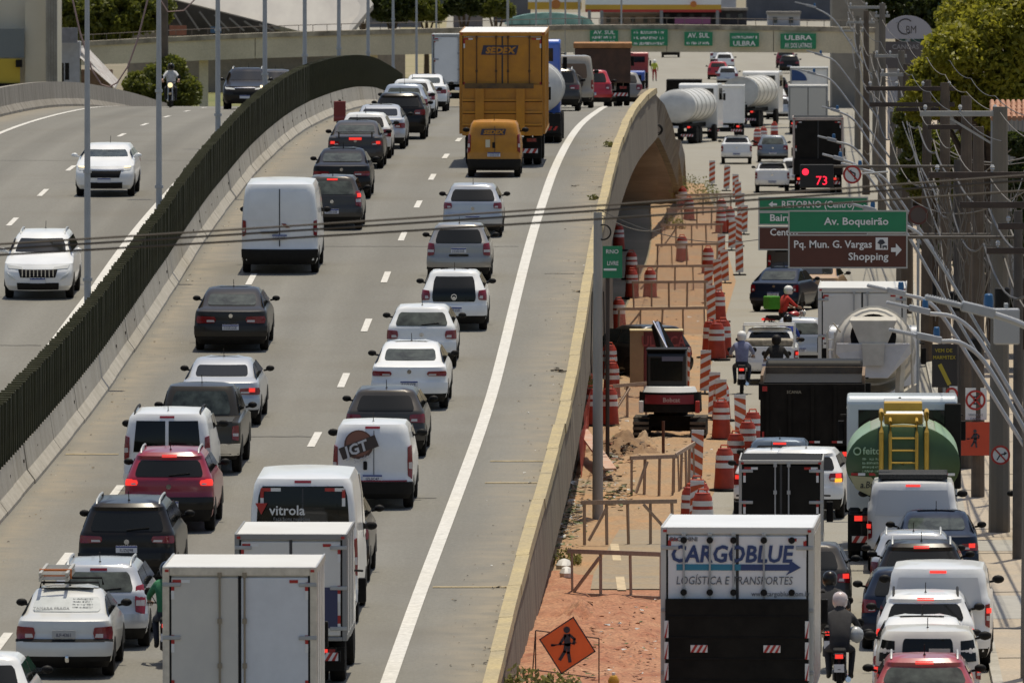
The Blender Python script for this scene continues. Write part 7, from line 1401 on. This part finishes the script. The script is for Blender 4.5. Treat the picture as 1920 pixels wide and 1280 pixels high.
d = 300.; tree('broadleaf_tree', 'dark leafy tree at the right edge below the tiled roof', GD(1925, 300), [(tp(1925, 340, d), rp(45, d), 1.), (tp(1935, 430, d), rp(50, d), 1.), (tp(1905, 270, d), rp(26, d), .9)], 9000, .08, LEAFD, tr=.15)
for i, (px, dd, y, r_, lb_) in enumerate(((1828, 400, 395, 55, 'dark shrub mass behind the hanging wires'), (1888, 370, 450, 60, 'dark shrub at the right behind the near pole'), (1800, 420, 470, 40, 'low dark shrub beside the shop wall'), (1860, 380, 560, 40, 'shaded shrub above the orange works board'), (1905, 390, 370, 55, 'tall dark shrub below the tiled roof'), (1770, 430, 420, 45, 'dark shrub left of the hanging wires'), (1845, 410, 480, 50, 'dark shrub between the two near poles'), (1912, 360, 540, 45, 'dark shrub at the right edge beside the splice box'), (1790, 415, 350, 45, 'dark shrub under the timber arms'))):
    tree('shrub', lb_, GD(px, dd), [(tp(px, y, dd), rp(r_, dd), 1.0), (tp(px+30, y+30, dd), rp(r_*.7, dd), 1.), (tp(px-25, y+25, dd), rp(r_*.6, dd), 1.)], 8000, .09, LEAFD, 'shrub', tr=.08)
d = 760.; tree('broadleaf_tree', 'green tree behind the beige building at top left', GD(205, 770), [(tp(165, 30, d), rp(55, d), .9), (tp(225, 25, d), rp(55, d), .9), (tp(280, 20, d), rp(45, d), .9), (tp(130, 10, d), rp(40, d), .9), (tp(200, 65, d), rp(35, d), .7)], 26000, .20, LEAFM, tr=.3)
d = 600.; tree('broadleaf_tree', 'bushy tree behind the oncoming motorcyclist', GD(300, 600), [(tp(300, 165, d), rp(48, d), .9), (tp(262, 160, d), rp(32, d), .8), (tp(345, 172, d), rp(35, d), .9), (tp(320, 130, d), rp(30, d), .9)], 12000, .14, LEAFM, tr=.15)
d = 900.
for i, (px, y, r_, lb_) in enumerate(((735, 5, 40, 'dark tree at the top between the light poles'), (800, 15, 26, 'small dark tree left of the yellow truck top'), (870, 0, 30, 'tree at the top edge above the yellow truck'), (930, 10, 22, 'slim dark tree right of the yellow truck top'), (680, -5, 40, 'tree at the top edge above the grey roof'))):
    tree('broadleaf_tree', lb_, GD(px, d + 4*i), [(tp(px, y, d), rp(r_, d), .9), (tp(px+20, y+10, d), rp(r_*.7, d), .9), (tp(px-18, y+8, d), rp(r_*.7, d), .9)], 7000, .2, LEAFM if i % 2 else LEAFD, tr=.25)
# ------------------------------------------------------------------ footbridge
FB = 690.; fb_ = empty('footbridge', 'stained concrete footbridge crossing the whole road in the distance', 'bridge', GD(900, FB)); o_ = fb_.location
TANC = mat('bridge_concrete', (.60, .535, .39), rough=.9, col2=(.46, .41, .30), vs=.35, fine=.1); MOTT = mat('bridge_stain', (.14, .12, .09), rough=.95, col2=(.42, .37, .28), vs=1.2)
segs = [(150, 78, 122), (300, 70, 116), (480, 62, 109), (640, 57, 104), (860, 52, 100), (1060, 47, 98), (1250, 46, 97), (1450, 48, 98), (1640, 52, 100)]
for i, (a, b) in enumerate(zip(segs[:-1], segs[1:])):
    T3 = lambda x, y: ((PT(x, y, FB) - o_).x, (PT(x, y, FB) - o_).z); e = 1.2
    m = MB(); m.prism([T3(a[0], a[2]), T3(b[0] - e, b[2]), T3(b[0] - e, b[1] + 9), T3(a[0], a[1] + 9)], -1.2, 1.2); m.build('girder', TANC, fb_)
    m = MB(); m.prism([T3(a[0], a[1] + 9), T3(b[0], b[1] + 9), T3(b[0], b[1]), T3(a[0], a[1])], -1.3, 1.3); m.build('kerb_beam', MOTT, fb_)
for px in (382, 700, 1140, 1612):
    p = PT(px, 100, FB) - o_; m = MB(); m.box(p.x-.28, p.x+.28, -.4, .4, 0, p.z + .3); m.build('column', TANC, fb_)
m = MB()
for (a, b) in zip(segs[:-1], segs[1:]):
    A, B = PT(a[0], a[1] - 12, FB) - o_, PT(b[0], b[1] - 12, FB) - o_; m.tube([A, B], .025, 5)
    for i in range(6): t = i / 6; q = A.lerp(B, t); m.tube([q, q - Vector((0, 0, .42))], .02, 4)
m.build('railing', mat('rail_dark', (.12, .10, .085), rough=.7), fb_)
for i, (x0, y0_, x1, y1_, tx_) in enumerate(((1106, 57, 1159, 83, ('AV. SUL', '~', '~')), (1183, 55, 1252, 86, ('~', '~', '~')), (1283, 60, 1336, 86, ('AV. SUL', '~')), (1368, 62, 1423, 88, ('~', 'ULBRA')), (1463, 63, 1530, 92, ('ULBRA', 'AV. DOS LATINOS')))):
    s_ = empty('direction_sign', f'{("leftmost", "second from left", "middle", "second from right", "rightmost")[i]} of the green signs on the footbridge', 'road sign', PT(x0, y1_, FB - 1.5), 0, 0, 'green signs on the footbridge'); dS = FB - 1.5
    quad(s_, x0, x1, y0_, y1_, dS, GSN, 'sign_board', 0, .08); n = len(tx_)
    for j, t_ in enumerate(tx_):
        w_ = x1 - x0; yb = y0_ + (y1_ - y0_) * (j + .82) / n
        if t_ == '~': p = PT(x0 + w_*.08, yb, dS) - s_.location; scribble(s_, p.x, p.x + w_*.84*dS/F, p.z, .17, -.085, WHT)
        else: stext(s_, t_, x0 + w_*.12, yb, 7 if n > 2 else 9, dS, bold=.02, to=x1 - w_*.12).location.y -= .09
for i, px in enumerate((952, 1005, 1032, 1060, 1086, 1165)):
    m = MB(); m.tube([PT(px, 52, 715), PT(px, -40, 715)], .06 if i % 2 else .085, 6); m.tube([PT(px, 52, 715), GD(px, 715)], .085, 6); tag(m.build('light_pole', STEEL), f'{("first","second","third","fourth","fifth","sixth")[i]} from left of the thin poles behind the footbridge', 'light pole', 'poles behind the footbridge')
# ------------------------------------------------------------------ buildings
def bld(name, label, cat='building', loc=None): return empty(name, label, cat, loc)
def bq(parent, px0, px1, y0, y1, d, mt, name, th=.2, dy=0.): return quad(parent, px0, px1, y0, y1, d, mt, name, dy, th)
BEI = mat('render_beige', (.62, .57, .45), rough=.9, col2=(.55, .50, .39), vs=.3); DGL = mat('dark_pane', (.05, .06, .06), rough=.2)
b = bld('apartment_building', 'beige building with shuttered window and yellow panel, top left', loc=GD(30, 620)); bq(b, -160, 108, -90, 420, 621., BEI, 'wall', 6, 6)
w = bq(b, -40, 46, 54, 108, 620., mat('shutter_grey', (.16, .18, .18), rough=.6), 'window', .1, -.02)
for i in range(7): bq(w, -36 + 11.5*i, -35 + 11.5*i, 54, 108, 619.9, SEAM, 'shutter_slat', .05)
bq(b, -60, 38, 110, 156, 620., mat('panel_yellow', (.50, .36, .03), rough=.6), 'panel', .1, -.02); bq(b, 30, 42, 112, 126, 619.8, DARKST, 'air_conditioner', .3); bq(b, 87, 108, -60, 168, 619.5, CONCP, 'pilaster', .4)
for i in range(4): bq(b, 90 + 5*i, 91 + 5*i, -50, 165, 619.0, mat('flute', (.22, .2, .17)), 'flute', .05)
bq(b, -60, 46, 156, 168, 619.9, DARKST, 'awning', .2); bq(b, 48, 86, 0, 168, 620.6, BEI, 'bay', .2, -.2)
b = bld('house', 'small pale blue house beside the beige building', loc=GD(128, 640)); bq(b, 108, 150, 78, 420, 640., mat('pale_blue_wall', (.36, .37, .40), rough=.9, var=.1), 'wall', 2, 2); bq(b, 104, 146, 52, 80, 639.5, mat('tin_grey', (.20, .20, .22), rough=.7, var=.2), 'roof', .5); bq(b, 113, 120, 118, 160, 637.5, DARKST, 'door', .05); bq(b, 122, 130, 118, 150, 637.5, DARKST, 'window', .05)
b = bld('shed', 'low shed with white broken roof behind the left parapet', loc=GD(185, 650)); m = MB(); v = [PT(145, 88, 640), PT(160, 84, 650), PT(222, 150, 650), PT(215, 165, 640), PT(150, 108, 640)]; v = [p - b.location for p in v]; m.add(v + [p + Vector((0, 1.5, -.1)) for p in v], [(0,1,2,3,4), (9,8,7,6,5)] + [(i, 5+i, 5+(i+1)%5, (i+1)%5) for i in range(5)]); m.build('roof', mat('white_tin', (.58, .57, .54), rough=.6, col2=(.30, .24, .2), vs=1.5), b); bq(b, 150, 212, 130, 400, 652., mat('brick_dull', (.20, .13, .09), rough=.9, var=.25, vs=2), 'wall', 1)
b = bld('warehouse', 'large warehouse with grey metal roof and dark eaves at top', loc=GD(480, 830)); m = MB(); v = [PT(x, y, d_) - b.location for x, y, d_ in ((430, -60, 860), (660, -60, 860), (700, 8, 830), (655, 62, 820), (560, 58, 820), (300, -8, 830))]; m.add(v + [p + Vector((0, .3, -.4)) for p in v], [tuple(range(6)), tuple(range(11, 5, -1))] + [(i, 6+i, 6+(i+1)%6, (i+1)%6) for i in range(6)]); m.build('roof', mat('roof_metal', (.34, .32, .28), rough=.6, col2=(.27, .25, .22), vs=.2, str3=(3, .3, 1)), b)
m = MB(); v = [PT(x, y, 822) - b.location for x, y in ((300, -6), (560, 60), (585, 66), (560, 74), (300, 66))]; m.add(v + [p + Vector((0, 1, 0)) for p in v], [tuple(range(5)), tuple(range(9, 4, -1))] + [(i, 5+i, 5+(i+1)%5, (i+1)%5) for i in range(5)]); m.build('gable', mat('gable_shade', (.06, .05, .04), rough=.9, var=.4, vs=.6), b); bq(b, 240, 760, 60, 172, 826., mat('wh_wall', (.26, .22, .17), rough=.9, var=.15), 'wall', 1)  # gable coloured near black as the shadow behind the trusses
for i in range(9): A, B = PT(318 + 28*i, 10 + 6*i, 821.5) - b.location, PT(346 + 28*i, 58, 821.5) - b.location; m = MB(); m.bar(A, B, .12); m.build('truss', mat('truss_grey', (.22, .2, .18), rough=.8), b)
bq(b, 395, 415, 50, 62, 820., mat('tarp_blue', (.04, .10, .2)), 'tarp', .1); bq(b, 318, 350, 48, 66, 820., mat('roof_terracotta', (.28, .11, .07), rough=.9, var=.2), 'lean_to_roof', .3)
m = MB(); p = GD(309, 600); m.tube([p, p + Vector((0, 0, 10.5))], [.24, .18], 8); tag(m.build('utility_pole', POLB, None, True), 'dark brown utility pole above the oncoming motorcyclist', 'utility pole')
b = bld('fuel_station', 'fuel station canopy with white, yellow and red band at top', loc=GD(1200, 1300)); D_ = 1300.
bq(b, 1098, 1352, -8, 9, D_, WHT, 'canopy_white', 8, 8); bq(b, 1098, 1352, 9, 18, D_, mat('band_yellow', (.56, .33, .03), rough=.5), 'canopy_yellow', 8, 8); bq(b, 1098, 1352, 18, 23, D_, REDM, 'canopy_red', 8, 8); bq(b, 990, 1090, 4, 18, D_ + 3, MC['band_yellow'], 'price_band', .5); bq(b, 990, 1090, -2, 4, D_ + 3, WHT, 'fascia', .5)
for px in (1105, 1128, 1240, 1345): bq(b, px-3, px+3, 20, 52, D_ - 1, mat('col_grey', (.2, .2, .2)), 'column', .5)
for px, r_ in ((1042, 9), (1300, 6)): m = MB(); p = PT(px, 8, D_ - .5) - b.location; disc(m, (p.x, p.z), r_*D_/F, p.y, 20, .3); m.build('emblem', mat('emblem_orange', (.5, .16, .03)), b)
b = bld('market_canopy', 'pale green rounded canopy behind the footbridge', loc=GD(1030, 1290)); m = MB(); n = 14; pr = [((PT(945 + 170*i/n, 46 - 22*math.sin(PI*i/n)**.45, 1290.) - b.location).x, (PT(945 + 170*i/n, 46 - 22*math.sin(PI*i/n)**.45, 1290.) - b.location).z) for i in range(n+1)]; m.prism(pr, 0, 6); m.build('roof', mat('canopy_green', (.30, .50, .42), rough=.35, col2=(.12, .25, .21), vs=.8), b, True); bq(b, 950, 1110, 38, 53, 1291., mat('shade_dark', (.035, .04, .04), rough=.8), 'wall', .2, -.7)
for i, (x0, x1, y0_, y1_, D_, c, lb_) in enumerate(((690, 790, 20, 100, 980, (.22, .20, .19), 'low grey building behind the median light poles'), (850, 905, 14, 60, 960, (.20, .17, .16), 'small brown house left of the yellow truck top'), (925, 995, -40, 60, 1040, (.11, .11, .115), 'dark grey block behind the green canopy'), (1352, 1380, -30, 60, 1010, (.40, .40, .42), 'white tank house right of the fuel station'), (1240, 1400, 18, 60, 985, (.035, .035, .04), 'dark shop front under the fuel station'), (1400, 1600, -60, 60, 1060, (.10, .105, .12), 'dark blue grey building behind the rightmost bridge sign'), (1440, 1500, 25, 60, 1000, (.45, .45, .46), 'white van body shaped kiosk behind the bridge signs'), (1560, 1660, -60, 300, 760, (.22, .20, .165), 'dark grey building behind the far poles'), (560, 700, 58, 110, 985, (.20, .185, .15), 'low tan building under the warehouse roof'), (1690, 1790, -60, 330, 720, (.02, .06, .045), 'dark green awning building behind the round sign'), (1130, 1245, 24, 60, 990, (.33, .31, .28), 'pale kiosk wall below the fuel canopy'), (800, 960, -80, 40, 1300, (.14, .14, .10), 'far building block at the top edge'))):
    b = bld('building', lb_, loc=GD((x0+x1)/2, D_)); mt_ = mat(f'far_wall_{i}', c, rough=.85, var=.25, vs=.25); D_ = D_ if D_ < 800 else D_ + 320; b.location = GD((x0+x1)/2, D_); bq(b, x0, x1, y0_, YH + HC*F/D_ + 1, float(D_), mt_, 'wall', 5, 5)
    bq(b, x0 - 2, x1 + 2, y0_ - 3, y0_ + 2, float(D_) - .3, mat('parapet_tone', (.25, .23, .2), rough=.9, var=.2), 'roof_edge', 5.6, 5.4)
    n = max(1, int((x1 - x0) / 22))
    for j in range(n):
        xx = x0 + (x1 - x0) * (j + .3) / n; w = bq(b, xx, xx + 8, y0_ + 8, y0_ + 18, float(D_), DGL, 'window', .12); bq(w, xx - 1, xx + 9, y0_ + 18, y0_ + 19.5, float(D_), CONCP, 'sill', .2)
bq(bld('shop_awning', 'purple awning strip behind the bridge signs', 'awning', GD(1300, 1290)), 1265, 1332, 33, 45, 1290., mat('awning_purple', (.20, .06, .14), rough=.7), 'fabric', .6)
# property line along the right pavement
i = 0; d = 296.
SEG = [(12, 3.0, (.20, .17, .13), 'dark stained yard wall'), (10, 2.4, (.34, .28, .20), 'beige yard wall'), (14, 3.6, (.06, .055, .035), 'overgrown dark fence'), (16, 3.4, (.14, .12, .09), 'brown shop wall'), (14, 3.0, (.38, .32, .05), 'yellow painted shop wall'), (18, 3.6, (.09, .085, .07), 'shaded shop front'), (20, 3.2, (.40, .35, .28), 'pale beige wall'), (24, 3.6, (.11, .10, .085), 'grey brown shop front'), (28, 3.4, (.42, .37, .30), 'cream shop wall'), (34, 3.8, (.13, .12, .10), 'dark brick front'), (40, 3.6, (.36, .31, .25), 'sandy wall'), (50, 4.0, (.16, .15, .13), 'far grey front'), (60, 4.0, (.32, .28, .22), 'far tan front')]
for L_, h, c, lb_ in SEG:
    x0, x1 = kerb_x(d) + 3.4, kerb_x(d + L_) + 3.4; b = empty('yard_wall', f'{lb_} along the right pavement behind the poles', 'wall', (x0, d, .14), -math.atan((x1-x0)/L_)); m = MB(); m.box(0, .25, 0, L_ - .1, 0, h); m.build('wall', mat(f'yard_{i}', c, rough=.9, col2=tuple(q*.6 for q in c), vs=.7), b); m = MB(); m.box(-.06, .31, 0, L_-.1, h, h+.12); m.build('coping', CONC, b)
    for k in range(int(L_ // 5)): m = MB(); m.box(-.03, .0, 1.2+5*k, 2.6+5*k, .1 if k % 2 else 1.0, 2.1); m.build('door' if k % 2 else 'window', DGL if k % 2 == 0 else DARKST, b); 
    i += 1; d += L_
b = bld('house', 'house with red tile roof and grey corrugated fence at the right edge', loc=GD(1905, 318)); bq(b, 1866, 1990, 222, 560, 318., mat('corrugated', (.30, .30, .29), rough=.6, var=.15, vs=1), 'wall', 3, 3)
for k in range(14): bq(b, 1868 + 8*k, 1870 + 8*k, 226, 420, 314.9, mat('corr_dark', (.19, .19, .19), rough=.7), 'corrugation', .06)
TER = mat('terracotta', (.30, .13, .075), rough=.85, col2=(.42, .24, .15), vs=4)
for r_ in range(4):
    for c_ in range(11): m = MB(); p = PT(1862 + 10*c_, 222 - 7*r_, 315. + .5*r_) - b.location; m.tube([p, p + Vector((0, .75, .16))], [.085, .07], 6); m.build('roof_tile', TER, b, True)
gb = bld('round_sign_board', 'grey white half round shop sign with monogram', 'sign', GD(1702, 450)); m = MB(); n = 20; pr = [((PT(1702 + 49*math.cos(PI*i/n), 73 - 44*math.sin(PI*i/n), 450.) - gb.location).x, (PT(1702 + 49*math.cos(PI*i/n), 73 - 44*math.sin(PI*i/n), 450.) - gb.location).z) for i in range(n+1)]; m.prism(pr, 0, .15); m.build('sign_face', mat('sign_pale', (.40, .385, .40), rough=.6), gb)
INK = mat('sign_ink', (.07, .06, .055)); p = PT(1702, 50, 450.) - gb.location; m = MB()
for k in range(16):
    a0, a1 = PI*(.25 + 1.45*k/16), PI*(.25 + 1.45*(k+1)/16); stroke(m, [(p.x - .1 + .32*math.cos(a0), p.z + .32*math.sin(a0)), (p.x - .1 + .32*math.cos(a1), p.z + .32*math.sin(a1))], .05, -.002)
m.build('monogram', INK, gb); text('BM', .46, INK, gb, (p.x + .14, -.004, p.z - .28), sx=.75); bq(gb, 1660, 1748, 78, 128, 450.1, mat('sign_taupe', (.115, .10, .095), rough=.7), 'sign_base', .1); stext(gb, 'CANOAS', 1672, 92, 9, 449.9, mat('taupe_letters', (.32, .30, .29)))
m = MB(); m.tube([(0, .1, 0), (0, .1, p.z - .5)], .1); m.build('post', STEEL, gb); bq(gb, 1664, 1692, 128, 260, 450.3, mat('sign_lower', (.36, .36, .38), rough=.6), 'side_panel', .1)
p = GD(1917, 233); pk = car('parked_car', 'black car parked on the pavement at the right edge', GP(1985, 1032), 'hatch', 4.0, 1.7, 1.5, BLACK, hd=.02)
